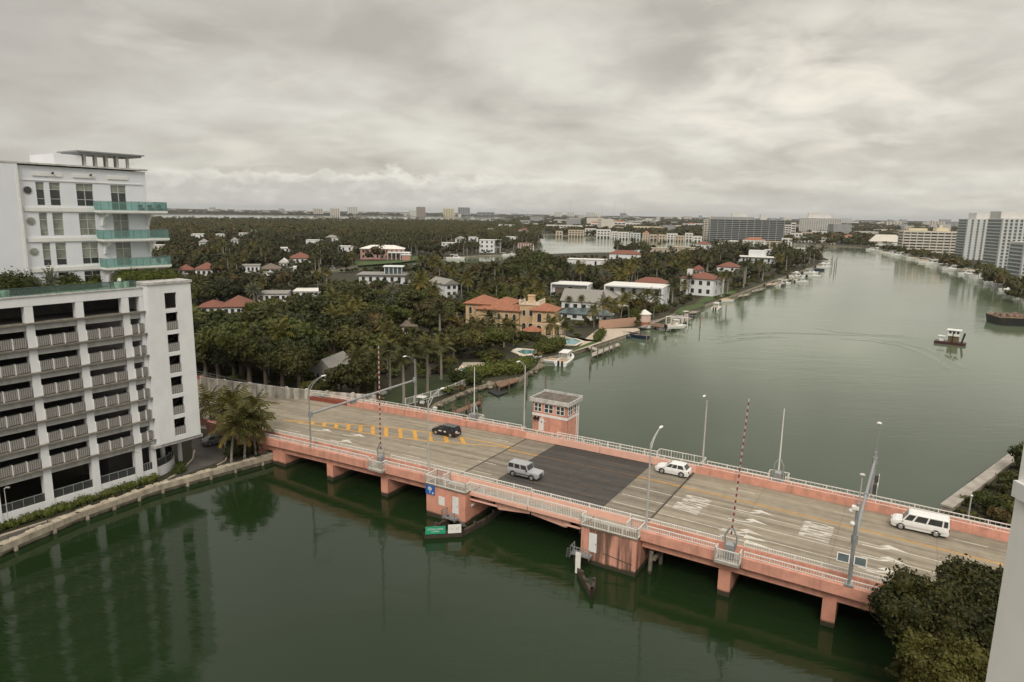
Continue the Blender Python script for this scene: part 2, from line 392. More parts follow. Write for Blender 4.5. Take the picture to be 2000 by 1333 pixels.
def tag(o, label=None, cat=None, group=None, kind=None):
    if label: o['label'] = label
    if cat: o['category'] = cat
    if group: o['group'] = group
    if kind: o['kind'] = kind
    return o
def thing(name, label, cat, loc=(0, 0, 0), rz=0.0, group=None):
    o = bpy.data.objects.new(name, None); COL.objects.link(o); o.empty_display_size = 0.5
    o.location = loc; o.rotation_euler = (0, 0, rz)
    return tag(o, label, cat, group)
def struct(name, mb, mats, smooth=False, loc=None, rot=0.0, kind='structure'):
    o = obj(name, mb, mats, None, smooth, loc, rot); o['kind'] = kind; return o
def dup(root, loc, rz=0.0, sc=1.0, label=None, cat=None, group=None):
    r = root.copy(); COL.objects.link(r); r.location = loc; r.rotation_euler = (0, 0, rz)
    r.scale = (sc, sc, sc) if isinstance(sc, (int, float)) else sc
    if label: r['label'] = label
    if cat: r['category'] = cat
    if group: r['group'] = group
    for ch in list(root.children):
        c = ch.copy(); COL.objects.link(c); c.parent = r
        for g in list(ch.children):
            d = g.copy(); COL.objects.link(d); d.parent = c
    return r
def pip(x, y, poly):
    ins = False; j = len(poly) - 1
    for i in range(len(poly)):
        xi, yi = poly[i]; xj, yj = poly[j]
        if (yi > y) != (yj > y) and x < (xj - xi) * (y - yi) / (yj - yi) + xi: ins = not ins
        j = i
    return ins
# ---------------------------------------------------------------- bridge frame
BF = Fr(9.63, 72.72, -31.0)
def zd(s):
    z = 4.4 - 0.0003 * s * s
    return z if s > -62 else max(2.2, z - 0.0006 * (s + 62) ** 2) if s > -100 else 2.2
# ---------------------------------------------------------------- water
m, nt, b = newmat('canal_water'); M_water = m
g = N(nt, 'ShaderNodeNewGeometry'); mp = N(nt, 'ShaderNodeMapping'); nt.links.new(g.outputs['Position'], mp.inputs[0])
mp.inputs['Rotation'].default_value = (0, 0, radians(22)); mp.inputs['Scale'].default_value = (0.55, 1.5, 1)
wn = noise(nt, mp.outputs[0], 0.55, 3, 0.5, 0.4)
wn2 = noise(nt, mp.outputs[0], 0.10, 2, 0.5, 0.3)
patch = noise(nt, g.outputs['Position'], 0.018, 3, 0.5, 0.5)
big = noise(nt, g.outputs['Position'], 0.012, 3, 0.5)
c = ramp(nt, big, [(0.35, (0.009, 0.020, 0.006)), (0.65, (0.014, 0.029, 0.010))])
spw = N(nt, 'ShaderNodeSeparateXYZ'); nt.links.new(g.outputs['Position'], spw.inputs[0])
# the base colour turns paler and greyer from the basin to the channel beyond
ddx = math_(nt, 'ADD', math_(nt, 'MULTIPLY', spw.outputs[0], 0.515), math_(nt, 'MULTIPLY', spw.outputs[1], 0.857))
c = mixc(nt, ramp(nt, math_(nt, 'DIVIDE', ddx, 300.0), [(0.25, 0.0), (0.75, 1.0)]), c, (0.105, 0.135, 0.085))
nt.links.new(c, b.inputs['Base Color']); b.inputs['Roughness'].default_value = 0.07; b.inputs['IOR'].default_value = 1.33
b.inputs['Specular IOR Level'].default_value = 0.5
bn = N(nt, 'ShaderNodeBump'); bn.inputs['Distance'].default_value = 0.12
nt.links.new(math_(nt, 'MULTIPLY', ramp(nt, patch, [(0.38, 0.12), (0.62, 0.65)]), 0.8), bn.inputs['Strength'])
nt.links.new(math_(nt, 'ADD', math_(nt, 'MULTIPLY', wn, 0.75), math_(nt, 'MULTIPLY', wn2, 1.3)), bn.inputs['Height'])
nt.links.new(bn.outputs[0], b.inputs['Normal'])
w = MB(); w.face([(-14000, -3000, 0), (16000, -3000, 0), (16000, 26000, 0), (-14000, 26000, 0)])
struct('water', w, M_water)
# bay bed is simply the opaque murky water; land is laid as raised sheets with sea walls

def land(name, poly, z, m=M_soil, zb=-1.5, side=None):
    w = MB(); n = len(poly)
    a = [w.pt((p[0], p[1], zb)) for p in poly]; bq = [w.pt((p[0], p[1], z)) for p in poly]
    w.f.append(bq); w.m.append(0)
    for i in range(n):
        j = (i + 1) % n; w.f.append([a[i], a[j], bq[j], bq[i]]); w.m.append(1)
    return struct(name, w, [m, side or M_seaconc])

GZ = 1.3
A_ = lambda L, z=GZ: [at(x, y, z) for x, y in L]
shore1 = [BF.w(-58, 0.5), BF.w(-55, 6), BF.w(-50, 16), BF.w(-47, 25)] + A_([(850, 787), (915, 760), (955, 748), (985, 742), (1015, 737), (1047, 716), (1056, 700), (1107, 690), (1250, 645), (1247, 632), (1318, 616), (1397, 588), (1441, 573), (1500, 551), (1560, 531), (1600, 516), (1618, 507)])
tipr = [(318, 720), (270, 745), (200, 742), (130, 715), (70, 690), (30, 655)]
bank_near = [(-2, 560), (-60, 505), (-85, 455), (-125, 405), (-150, 372), (-230, 350), (-420, 360)]
LAND1 = shore1 + tipr + bank_near + [(-420, 20), (-110, 20)] + A_([(-120, 1110), (0, 1066)]) + A_([(150, 1002), (300, 950), (440, 912), (548, 884)])
land('ground', LAND1, GZ)
bank_far = A_([(300, 552), (380, 549), (460, 545), (506, 539), (562, 535), (656, 527), (700, 519), (780, 511), (852, 504), (930, 500), (980, 498), (1010, 493), (1050, 487)], 1)
LAND2 = [(-900, 420)] + bank_far + [at(1056, 462, 1), at(1051, 452, 1), at(1020, 438, 1), at(970, 432.5, 1), at(620, 432, 1), at(300, 430.5, 1), at(-200, 424, 1)]
land('ground', LAND2, 1.2)
shore3 = A_([(1030, 456), (1165, 464), (1300, 469), (1420, 472), (1560, 476), (1640, 481), (1700, 485), (1745, 493), (1800, 505), (1870, 523), (1930, 541), (2000, 573), (2060, 605)], 0.5)
LAND3 = shore3 + [(700, 420), (4000, 900), (15000, 6000), (15800, 25800), (1500, 25800), at(1120, 421.5, 1), at(960, 428, 1), at(975, 438, 1)]
land('ground', LAND3, 1.1)
LAND4 = [at(-900, 396, 1), at(-300, 405.5, 1), at(0, 411, 1), at(300, 419.5, 1), at(700, 422.3, 1), at(1000, 425.5, 1), at(1060, 424.5, 1), (2500, 25900), (-13900, 25900), (-13900, 9000)]
land('ground', LAND4, 1.0)
# right-hand bank by the bridge
LAND5 = A_([(1838, 990), (1900, 935), (2000, 868), (2200, 740)]) + [(260, 190), (200, 60), BF.w(75, -6), BF.w(50, -9), BF.w(34, -9), BF.w(31.5, 0), BF.w(33, 8), BF.w(36, 20)]
land('ground', LAND5, GZ)
# the ground at the foot of the viewpoint building
land('ground', [(12, -40), (12.5, 20), (18, 40), BF.w(31, -9.5), BF.w(60, -9.5), (120, -40)], 1.2)

# ---------------------------------------------------------------- bridge road (structure)
def roadmat(name, base, dk):
    m, nt, b = newmat(name)
    tc = N(nt, 'ShaderNodeTexCoord'); mp = N(nt, 'ShaderNodeMapping'); nt.links.new(tc.outputs['Object'], mp.inputs[0]); mp.inputs['Scale'].default_value = (0.035, 1.15, 1)
    a = noise(nt, mp.outputs[0], 1.0, 6, 0.6)
    n_ = noise(nt, tc.outputs['Object'], 0.7, 6, 0.65)
    f = math_(nt, 'ADD', math_(nt, 'MULTIPLY', a, 0.68), math_(nt, 'MULTIPLY', n_, 0.32))
    c = ramp(nt, f, [(0.38, dk), (0.56, base), (0.66, tuple(x * 1.12 for x in base))])
    # wheel paths: a darker pair of bands in every 3.1 m lane
    spx = N(nt, 'ShaderNodeSeparateXYZ'); nt.links.new(tc.outputs['Object'], spx.inputs[0])
    wv = math_(nt, 'SINE', math_(nt, 'MULTIPLY', spx.outputs[1], 2 * pi / 1.55))
    c = mixc(nt, math_(nt, 'MULTIPLY', ramp(nt, wv, [(0.5, 0.0), (1.0, 1.0)]), 0.17), c, tuple(x * 0.45 for x in base))
    # expansion joints across
    jn = math_(nt, 'ABSOLUTE', math_(nt, 'SUBTRACT', math_(nt, 'FRACT', math_(nt, 'DIVIDE', spx.outputs[0], 9.6)), 0.5))
    c = mixc(nt, math_(nt, 'MULTIPLY', math_(nt, 'LESS_THAN', jn, 0.006), 0.35), c, tuple(x * 0.4 for x in base))
    nt.links.new(c, b.inputs['Base Color']); b.inputs['Roughness'].default_value = 0.85
    bn = N(nt, 'ShaderNodeBump'); bn.inputs['Strength'].default_value = 0.15; nt.links.new(noise(nt, tc.outputs['Object'], 12, 3), bn.inputs['Height']); nt.links.new(bn.outputs[0], b.inputs['Normal'])
    return m
M_road = roadmat('road_concrete', (0.29, 0.248, 0.188), (0.172, 0.145, 0.108))
M_road_mid = roadmat('stained_road_concrete', (0.225, 0.192, 0.148), (0.13, 0.11, 0.085))
M_road_dk = roadmat('dark_bascule_paving', (0.062, 0.055, 0.048), (0.034, 0.030, 0.027))
M_line_w = mat('white_road_paint', (0.55, 0.52, 0.46), 0.7, 0.22, 2.0)
M_line_y = mat('yellow_road_paint', (0.54, 0.28, 0.05), 0.7, 0.2, 1.5)
N0, N1 = 1.85, 21.95
rd = MB()
def seg(a, b_, n0, n1, mi, dz=0.0):
    rd.mi = mi
    k = max(1, int((b_ - a) / 4)); 
    for i in range(k):
        s0 = a + (b_ - a) * i / k; s1 = a + (b_ - a) * (i + 1) / k
        rd.face([(s0, n0, zd(s0) + dz), (s1, n0, zd(s1) + dz), (s1, n1, zd(s1) + dz), (s0, n1, zd(s0) + dz)])
for a, b_, mi in ((-140, -21.4, 0), (-21.4, -16.2, 1), (-16.2, -0.9, 2), (-0.9, 5.1, 1), (5.1, 80, 0)): seg(a, b_, N0, N1, mi)
BL = (BF.o[0], BF.o[1], 0)
road = struct('road', rd, [M_road, M_road_mid, M_road_dk], loc=BL, rot=BF.a)
# markings: sheets 4-8 mm above the road
def strip(mb, pts, w_, dz=0.006):
    """pts in (s, n); a painted line of width w_"""
    for (s0, n0), (s1, n1) in zip(pts, pts[1:]):
        L = math.hypot(s1 - s0, n1 - n0); k = max(1, int(L / 4)); dx, dy = (s1 - s0) / L, (n1 - n0) / L
        px_, py_ = -dy * w_ / 2, dx * w_ / 2
        for i in range(k):
            a = (s0 + (s1 - s0) * i / k, n0 + (n1 - n0) * i / k); c_ = (s0 + (s1 - s0) * (i + 1) / k, n0 + (n1 - n0) * (i + 1) / k)
            mb.face([(a[0] - px_, a[1] - py_, zd(a[0]) + dz), (c_[0] - px_, c_[1] - py_, zd(c_[0]) + dz), (c_[0] + px_, c_[1] + py_, zd(c_[0]) + dz), (a[0] + px_, a[1] + py_, zd(a[0]) + dz)])
yl = MB(); yd = MB()
# double yellow east of the joint
for off in (-0.16, 0.16):
    strip(yl, [(-21.4, 15.9 + off), (-16.2, 16.0 + off)], 0.15); strip(yl, [(-0.9, 16.25 + off), (80, 14.6 + off)], 0.13); strip(yd, [(-16.2, 16.0 + off), (-0.9, 16.25 + off)], 0.12)
UP = [BF.at(x, y, 4.0) for x, y in [(552, 812), (640, 821), (745, 831), (850, 846), (960, 868), (1000, 878)]]
LO = [BF.at(x, y, 4.0) for x, y in [(552, 812), (640, 829), (745, 850), (850, 864), (930, 871), (1000, 878)]]
strip(yl, UP, 0.26); strip(yl, LO, 0.26)
def lerp_on(P, s):
    for a, b_ in zip(P, P[1:]):
        if a[0] <= s <= b_[0]:
            t = (s - a[0]) / (b_[0] - a[0]); return a[1] + t * (b_[1] - a[1])
    return P[-1][1]
s_ = -59.0
while s_ < -26:
    a = lerp_on(LO, s_ + 0.0); b_ = lerp_on(UP, s_ - 1.0); b_ = lerp_on(UP, s_ - .85 * (b_ - a))
    if b_ - a > 0.5: strip(yl, [(s_, a + 0.1), (s_ - 0.85 * (b_ - a), b_ - 0.1)], 0.62, 0.01)
    s_ += 2.55
obj('yellow_road_marking', yl, M_line_y, road)
for n_ in (12.7, 9.7, 6.85, 19.15):
    strip(yd, [(-13.0, n_), (-10.0, n_)], 0.11); strip(yd, [(-6.5, n_), (-3.2, n_)], 0.11)
obj('worn_road_marking', yd, mat('worn_marking_paint', (0.15, 0.095, 0.05), .8, .3, 2), road)
jt = MB()
for s_, w_ in ((-21.4, .22), (-16.2, .10), (-8.56, .12), (-0.9, .10), (5.1, .25)):
    jt.face([(s_ - w_ / 2, 1.9, zd(s_) + .016), (s_ + w_ / 2, 1.9, zd(s_) + .016), (s_ + w_ / 2, 21.9, zd(s_) + .016), (s_ - w_ / 2, 21.9, zd(s_) + .016)])
obj('expansion_joint', jt, mat('rusty_joint_steel', (0.055, 0.042, 0.032), .7, .4, 1.5), road)
wl = MB()
for n_ in (12.55, 9.55, 6.7):   # lane lines on the near side, solid toward the east
    strip(wl, [(-0.5, n_ + 0.15), (80, n_ - 0.9)], 0.13)
strip(wl, [(-140, 1.95 + 0.35), (80, 1.95 + 0.35)], 0.10)
for s_ in np.arange(-100, 80, 12.3):      # dashes on the far side
    if not (-17 < s_ < -1): strip(wl, [(s_, 19.15), (s_ + 3.1, 19.15)], 0.12)
for s_ in np.arange(-96.2, -17, 12.3):
    strip(wl, [(s_, 9.6), (s_ + 3.1, 9.65)], 0.12); strip(wl, [(s_ + 1.5, 6.1), (s_ + 4.6, 6.1)], 0.12)
def arrow(mb, s0, n0, kind, L=3.6):
    if kind == 'left':      # stem that bends to the left of travel (towards +n) with a head
        pts = [(s0, n0 - 0.55), (s0 + L * 0.42, n0 - 0.5), (s0 + L * 0.62, n0 - 0.1), (s0 + L * 0.66, n0 + 0.35)]
        strip(mb, pts[:2], 0.22, 0.011); strip(mb, pts[1:3], 0.30, 0.012); strip(mb, pts[2:], 0.34, 0.013)
        h = [(s0 + L * 0.42, n0 + 0.25), (s0 + L * 1.1, n0 + 0.05), (s0 + L * 0.62, n0 + 0.95)]
        mb.face([(a, b_, zd(a) + 0.016) for a, b_ in h])
    else:
        strip(mb, [(s0, n0), (s0 + L * 0.62, n0)], 0.22, 0.011)
        h = [(s0 + L * 0.6, n0 - 0.5), (s0 + L * 1.15, n0), (s0 + L * 0.6, n0 + 0.5)]
        mb.face([(a, b_, zd(a) + 0.016) for a, b_ in h])
for (x, y) in ((1440, 993), (1424, 1010), (1412, 1030), (1685, 1058), (1682, 1080), (1676, 1101)):
    a = BF.at(x, y, 4.3); arrow(wl, a[0], a[1], 'left', 4.0)
for (x, y) in ((1405, 1036), (1405, 1046), (1690, 1112)):
    a = BF.at(x, y, 4.3); arrow(wl, a[0], a[1], 'ahead', 4.6)
# westbound turn arrows near the left end (far away side of hatch)
for (x, y) in ((612, 833), (674, 845), (650, 856)):
    a = BF.at(x, y, 3.9); arrow(wl, a[0], a[1], 'left', 3.8)
obj('white_road_marking', wl, M_line_w, road)
# lane words ONLY, read by drivers going right
def word(s0, n0, txt='ONLY', hgt=3.9, wid=2.6):
    cu = bpy.data.curves.new('t', 'FONT'); cu.body = txt; cu.align_x = 'CENTER'; cu.align_y = 'BOTTOM'; cu.size = 1.0; cu.offset = 0.03
    t = bpy.data.objects.new('t', cu); COL.objects.link(t)
    bpy.context.view_layer.update(); dg = bpy.context.evaluated_depsgraph_get()
    me = bpy.data.meshes.new_from_object(t.evaluated_get(dg)); bpy.data.objects.remove(t); bpy.data.curves.remove(cu)
    xs = [v.co.x for v in me.vertices]; ys = [v.co.y for v in me.vertices]
    w0, w1, h1 = min(xs), max(xs), max(ys)
    for v in me.vertices:
        X = (v.co.x - w0) / (w1 - w0) - 0.5; Yv = v.co.y / h1
        ss = s0 + Yv * hgt; v.co = (ss, n0 - X * wid, zd(ss) + 0.012)
    me.name = 'lane_word'; me.materials.append(M_line_w)
    return mesh_obj('lane_word', me, road)
for (x, y) in ((1325, 972), (1306, 985), (1556, 1021), (1548, 1035), (1832, 1092), (1825, 1108)):
    a = BF.at(x, y, 4.3); word(a[0], a[1])
# ---------------------------------------------------------------- the bridge
bridge = thing('road_bridge', 'long pink painted concrete drawbridge with white railings crossing the green canal', 'bridge', BL, BF.a)
def sweep(mb, s0, s1, prof, step=3.0, dz=0.0):
    k = max(1, int(round((s1 - s0) / step)))
    mb.loft([[(s0 + (s1 - s0) * i / k, p[0], zd(s0 + (s1 - s0) * i / k) + p[1]) for p in prof] for i in range(k + 1)])
def rect(n0, n1, z0, z1): return [(n0, z0), (n1, z0), (n1, z1), (n0, z1)]
SL, SR = -57.0, 80.0
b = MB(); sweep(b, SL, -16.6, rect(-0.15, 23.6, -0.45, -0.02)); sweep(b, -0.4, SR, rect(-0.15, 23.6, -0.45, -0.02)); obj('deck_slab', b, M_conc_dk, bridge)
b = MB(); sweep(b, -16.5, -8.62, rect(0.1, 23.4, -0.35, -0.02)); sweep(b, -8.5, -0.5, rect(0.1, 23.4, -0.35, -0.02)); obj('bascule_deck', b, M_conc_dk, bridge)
# fascia parapets (outer) and inner barriers
def run(name, s0, s1, prof, m): b = MB(); sweep(b, s0, s1, prof); return obj(name, b, m, bridge)
PAR = [(-0.30, -0.35), (0.12, -0.35), (0.12, 0.85), (-0.22, 0.85), (-0.30, 0.75)]
PARF = [(23.5, -0.35), (23.92, -0.35), (23.92, 0.75), (23.84, 0.85), (23.5, 0.85)]
for a, c_ in ((SL, -33.9), (-31.4, -23.2), (5.7, 13.9), (16.5, SR)): run('outer_parapet', a, c_, PAR, M_pink)
for a, c_ in ((SL, -33.6), (-32.0, -23.0), (6.0, 14.6), (16.4, SR)): run('outer_parapet', a, c_, PARF, M_pink)
for a, c_ in ((SL - 3, -21.6), (5.3, SR)):
    run('road_barrier', a, c_, rect(1.5, 1.82, -0.02, 1.05), M_pink)
    run('road_barrier', a, c_, rect(21.98, 22.32, -0.02, 1.05), M_pink)
for a, c_ in ((-21.6, -9.05), (-8.95, 5.3)):
    run('road_barrier', a, c_, rect(1.52, 1.80, -0.02, 0.95), M_pink_pale)
    run('road_barrier', a, c_, rect(22.0, 22.30, -0.02, 0.95), M_pink_pale)
# sidewalks
for a, c_ in ((SL, -16.6), (-16.4, -0.6), (-0.4, SR)):
    run('sidewalk', a, c_, rect(0.125, 1.495, -0.018, 0.18), M_conc); run('sidewalk', a, c_, rect(22.325, 23.495, -0.018, 0.18), M_conc)
# girders
for n_ in (0.75, 4.5, 8.5, 12.5, 16.5, 20.0, 22.8):
    for a, c_ in ((SL, -23.2), (5.7, SR)):
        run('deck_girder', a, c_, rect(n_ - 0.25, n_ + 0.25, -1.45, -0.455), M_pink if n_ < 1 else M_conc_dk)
# rails
def railing(name, s0, s1, n_, z0, h, sp=0.24, post=2.4, tt=0.05, off=(0, 0), parent=bridge, picket=0.022):
    b = MB()
    rp = [(n_ - tt, z0 + h - 0.09), (n_ + tt, z0 + h - 0.09), (n_ + tt, z0 + h), (n_ - tt, z0 + h)]
    sweep(b, s0, s1, rp); sweep(b, s0, s1, [(n_ - tt * .7, z0 + 0.06), (n_ + tt * .7, z0 + 0.06), (n_ + tt * .7, z0 + 0.13), (n_ - tt * .7, z0 + 0.13)])
    k = max(1, int((s1 - s0) / sp))
    for i in range(k + 1):
        s_ = s0 + (s1 - s0) * i / k; z = zd(s_)
        b.box(s_ - picket, s_ + picket, n_ - picket, n_ + picket, z + z0, z + z0 + h - 0.03)
    k = max(1, int((s1 - s0) / post))
    for i in range(k + 1):
        s_ = s0 + (s1 - s0) * i / k; z = zd(s_)
        b.box(s_ - 0.055, s_ + 0.055, n_ - 0.06, n_ + 0.06, z + z0 - 0.02, z + z0 + h + 0.025)
    return obj(name, b, M_rail, parent)
def rail_pts(name, pts, z0, z1, parent, sp=0.2, tt=0.045, origin=None, m=None, post=1.6):
    """railing along a polyline of local (x, y), between heights z0, z1"""
    b = MB()
    for (x0, y0), (x1, y1) in zip(pts, pts[1:]):
        L = math.hypot(x1 - x0, y1 - y0); dx, dy = (x1 - x0) / L, (y1 - y0) / L
        for zz, hh in ((z1 - 0.09, 0.09), (z0 + 0.06, 0.07)):
            a = (-dy * tt, dx * tt)
            P = [(x0 - a[0], y0 - a[1], zz), (x1 - a[0], y1 - a[1], zz), (x1 + a[0], y1 + a[1], zz), (x0 + a[0], y0 + a[1], zz)]
            b.hexa(P + [(p[0], p[1], p[2] + hh) for p in P])
        k = max(1, int(L / sp))
        for i in range(k + 1):
            x, y = x0 + (x1 - x0) * i / k, y0 + (y1 - y0) * i / k; b.cbox(x, y, z0, 0.04, 0.04, z1 - z0 - 0.03, math.atan2(dy, dx))
        k = max(1, int(round(L / post)))
        for i in range(k + 1):
            x, y = x0 + (x1 - x0) * i / k, y0 + (y1 - y0) * i / k; b.cbox(x, y, z0 - 0.05, 0.1, 0.1, z1 - z0 + 0.08, math.atan2(dy, dx))
    return obj(name, b, m or M_rail, parent)
for a, c_ in ((SL, -34.2), (-31.2, -23.6), (6.4, 13.8), (16.7, SR)): railing('parapet_rail', a, c_, -0.08, 0.85, 0.58)
for a, c_ in ((SL, -34.0), (-31.6, -23.4), (6.4, 14.4), (16.6, SR)): railing('parapet_rail', a, c_, 23.7, 0.85, 0.58, sp=.5, picket=.014)
for a, c_ in ((SL, -34.2), (-31.5, -9.1), (-8.9, 13.9), (16.3, SR)): railing('barrier_rail', a, c_, 1.66, 1.05 if a < -22 or a > 6 else 0.95, 0.55)
for a, c_ in ((SL - 12, -34.0), (-33.0, -9.1), (-8.9, SR)): railing('barrier_rail', a, c_, 22.15, 1.05 if a < -22 or a > 6 else 0.95, 0.55, sp=.4, picket=.014)
# bascule span: open picket rail on a thin pink edge
for a, c_ in ((-17.0, -8.62), (-8.5, -0.9)):
    railing('footway_rail', a, c_, -0.12, 0.05, 1.25, sp=0.22, post=1.9); railing('footway_rail', a, c_, 23.9, 0.05, 1.25, sp=0.4, post=1.9, picket=.014)
    run('bascule_edge_beam', a, c_, rect(-0.28, 0.12, -0.42, 0.0), M_pink_pale); run('bascule_edge_beam', a, c_, rect(23.6, 24.0, -0.42, 0.0), M_pink_pale)
def haunch(s0, s1, up):
    """deep bracket-ended girder under each leaf"""
    b = MB()
    xs = [s0, s0 + 0.01, s0 + 0.5, s1 - 0.5, s1] if up < 0 else [s0, s0 + 0.5, s1 - 0.5, s1 - 0.01, s1]
    secs = []
    for i, s_ in enumerate(xs):
        d = [-0.75, -1.35, -1.75, -1.30, -1.25][i] if up < 0 else [-1.25, -1.30, -1.75, -1.35, -0.75][i]
        secs.append([(s_, 0.55, zd(s_) + d), (s_, 0.85, zd(s_) + d), (s_, 0.85, zd(s_) - 0.36), (s_, 0.55, zd(s_) - 0.36)])
    b.loft(secs)
    for i in range(1, 5):
        s_ = s0 + (s1 - s0) * i / 5; b.box(s_ - 0.05, s_ + 0.05, 0.42, 0.56, zd(s_) - 1.25, zd(s_) - 0.37)
    obj('bascule_girder', b, M_pink_pale, bridge)
haunch(-13.6, -8.66, -1); haunch(-8.46, -3.2, 1)
for n_ in (1.9, 5.5, 11.7, 18.0, 21.8):
    for a, c_, r in ((-17.0, -8.7, 0), (-8.4, -0.9, 1)):
        b = MB(); secs = []
        for i in range(9):
            t = i / 8; s_ = a + (c_ - a) * t; q = (1 - t) if r == 0 else t
            d = -1.0 - 1.1 * q * q
            secs.append([(s_, n_ - .15, zd(s_) + d), (s_, n_ + .15, zd(s_) + d), (s_, n_ + .15, zd(s_) - 0.36), (s_, n_ - .15, zd(s_) - 0.36)])
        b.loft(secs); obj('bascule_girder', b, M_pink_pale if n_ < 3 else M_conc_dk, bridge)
for a, c_ in ((-17.0, -13.0), (-3.6, -0.9)):
    run('walkway_bracket', a, c_, rect(-0.1, 0.05, -1.15, -0.95), M_pink_pale)
# bents
for s_ in (-42.2, -31.7, 14.8, 24.8, 34.6, 45.0, 56.0):
    b = MB(); z = zd(s_) - 1.46
    b.box(s_ - 0.62, s_ + 0.62, 0.35, 23.3, -2, z); obj('bridge_bent', b, M_pier_clean, bridge)
b = MB(); b.box(-54.6, -51.8, 0.4, 23.2, -2, zd(-52) - 1.46); obj('bridge_bent', b, M_pier_clean, bridge)
b = MB(); b.box(-70, -57.02, -0.2, 0.5, -1, zd(-57) + 0.85); b.box(-57.4, -56.7, 0.52, 23.3, -1, zd(-57) - 0.46); b.box(-75, -57.02, 23.0, 23.8, -1, zd(-57) + 0.6)
obj('abutment', b, M_pink, bridge)
# embankment of the approach on land
e = MB()
for n0, n1 in ((-0.15, 1.84), (21.96, 24.0)):
    e.loft([[(s_, n0, 0.5), (s_, n1, 0.5), (s_, n1, zd(s_) - 0.015), (s_, n0, zd(s_) - 0.015)] for s_ in (-140, -120, -100, -90, -80, -70, -62, -57.45)])
struct('pavement', e, M_conc, loc=BL, rot=BF.a)

# ------------------------------------------------- bascule piers
def pier(s0, s1, door, hatch, enclosure, ladder_right, sign=False, platform=None):
    root = bridge; n0 = -1.15
    b = MB(); b.box(s0, s1, n0, 1.45, -1.5, 4.30)
    if s0 < -10: b.box(s0 + 0.003, s1 - 0.003, 1.46, 23.4, -1.5, 3.85)
    else: b.box(s0 + 0.003, s1 - 0.003, 1.46, 23.4, -1.5, 3.85)
    P = obj('bascule_pier', b, M_pier if s0 > -10 else M_pier_clean, root)
    b = MB(); b.box(s0 - 0.12, s1 + 0.12, n0 - 0.12, 1.42, 4.302, 4.45); obj('pier_top_slab', b, M_stainfloor, P)
    b = MB(); b.box(s0 + 0.0, s1, 23.95, 25.6, 4.1, 4.4); obj('pier_top_slab', b, M_stainfloor, P)
    b = MB(); b.box(s0 + 0.3, s1 - 0.3, 23.42, 25.2, -1.5, 4.09); obj('pier_flank', b, M_pier_clean, P)
    r0, r1 = 4.45, 5.62; a, c_ = s0 - 0.05, s1 + 0.05; nn = n0 - 0.05
    if s0 < -10:
        rail_pts('pier_rail', [(a, 1.25), (a, nn), (c_, nn), (c_, -0.12)], r0, r1, P)
        rail_pts('pier_rail', [(a, 1.25), (s0 + 2.0, 1.25), (s0 + 2.0, -0.1)], r0, r1, P)
    else:
        rail_pts('pier_rail', [(a, -0.12), (a, nn), (c_, nn), (c_, 1.25)], r0, r1, P)
        rail_pts('pier_rail', [(c_, 1.25), (s1 - 1.6, 1.25), (s1 - 1.6, -0.1)], r0, r1, P)
    if s0 > -10: rail_pts('pier_rail', [(a, 24.0), (a, 25.5), (c_, 25.5), (c_, 24.0)], r0, r1, P, sp=.4)
    b = MB(); ds, dz0, dw, dh = door
    b.box(ds, ds + dw, n0 - 0.06, n0 - 0.002, dz0, dz0 + dh); D = obj('door', b, M_white, P)
    b = MB(); b.box(ds + dw - 0.14, ds + dw - 0.06, n0 - 0.12, n0 - 0.062, dz0 + 1.0, dz0 + 1.1); obj('handle', b, M_steel_dk, D)
    if hatch:
        b = MB(); b.box(hatch[0], hatch[0] + hatch[2], n0 - 0.05, n0 - 0.002, hatch[1], hatch[1] + hatch[3]); obj('wall_hatch', b, M_signwhite, P)
    # access platform of steel grating with its rail and ladder
    a, c_, z = platform
    b = MB(); b.box(a, c_, n0 - 1.15, n0 - 0.07, z - 0.08, z); b.box(a, a + 0.06, n0 - 1.15, n0 - 0.07, z - 0.3, z - 0.081); b.box(c_ - 0.06, c_, n0 - 1.15, n0 - 0.07, z - 0.3, z - 0.081)
    PL = obj('access_platform', b, M_galv, P)
    rail_pts('platform_rail', [(a, n0 - 0.1), (a, n0 - 1.12), (c_, n0 - 1.12)], z, z + 0.95, PL, sp=0.35, tt=0.02, m=M_galv)
    b = MB(); lx = c_ + 0.15 if ladder_right else a - 0.5
    for q in (0, 0.42): b.tube((lx + q, n0 - 0.9, z + 0.4), (lx + q + (0.9 if ladder_right else -0.3), n0 - 0.5, 0.2), 0.03, seg=5)
    for i in range(6):
        t = i / 6; dx = (0.9 if ladder_right else -0.3) * t
        b.tube((lx + dx, n0 - 0.9 + 0.4 * t, z + 0.4 - (z + .2) * t), (lx + dx + 0.42, n0 - 0.9 + 0.4 * t, z + 0.4 - (z + .2) * t), 0.02, seg=4)
    obj('ladder', b, M_galv, PL)
    return P
def pz(px, py, n_=-1.15): return BF.on(px, py, n_)
d0 = pz(887, 1000); d1 = pz(900, 970); h0 = pz(861, 993); h1 = pz(875, 977)
print('pier1', d0, d1, h0, h1, pz(834, 946), pz(848, 966), pz(835, 1005), pz(905, 1022))
print('pier2', pz(1151, 1072), pz(1167, 1041), pz(1130, 1062), pz(1165, 1090), pz(1233, 1125), pz(1140, 1090))
P1 = pier(-23.15, -17.0, (-18.95, 1.35, 0.95, 2.25), (-21.15, 1.95, 0.95, 1.15), 'l', True, platform=(-19.8, -17.9, 1.0))
P2 = pier(-0.95, 5.65, (0.05, 1.55, 0.95, 2.25), None, 'r', False, platform=(-1.7, 0.6, 1.25))
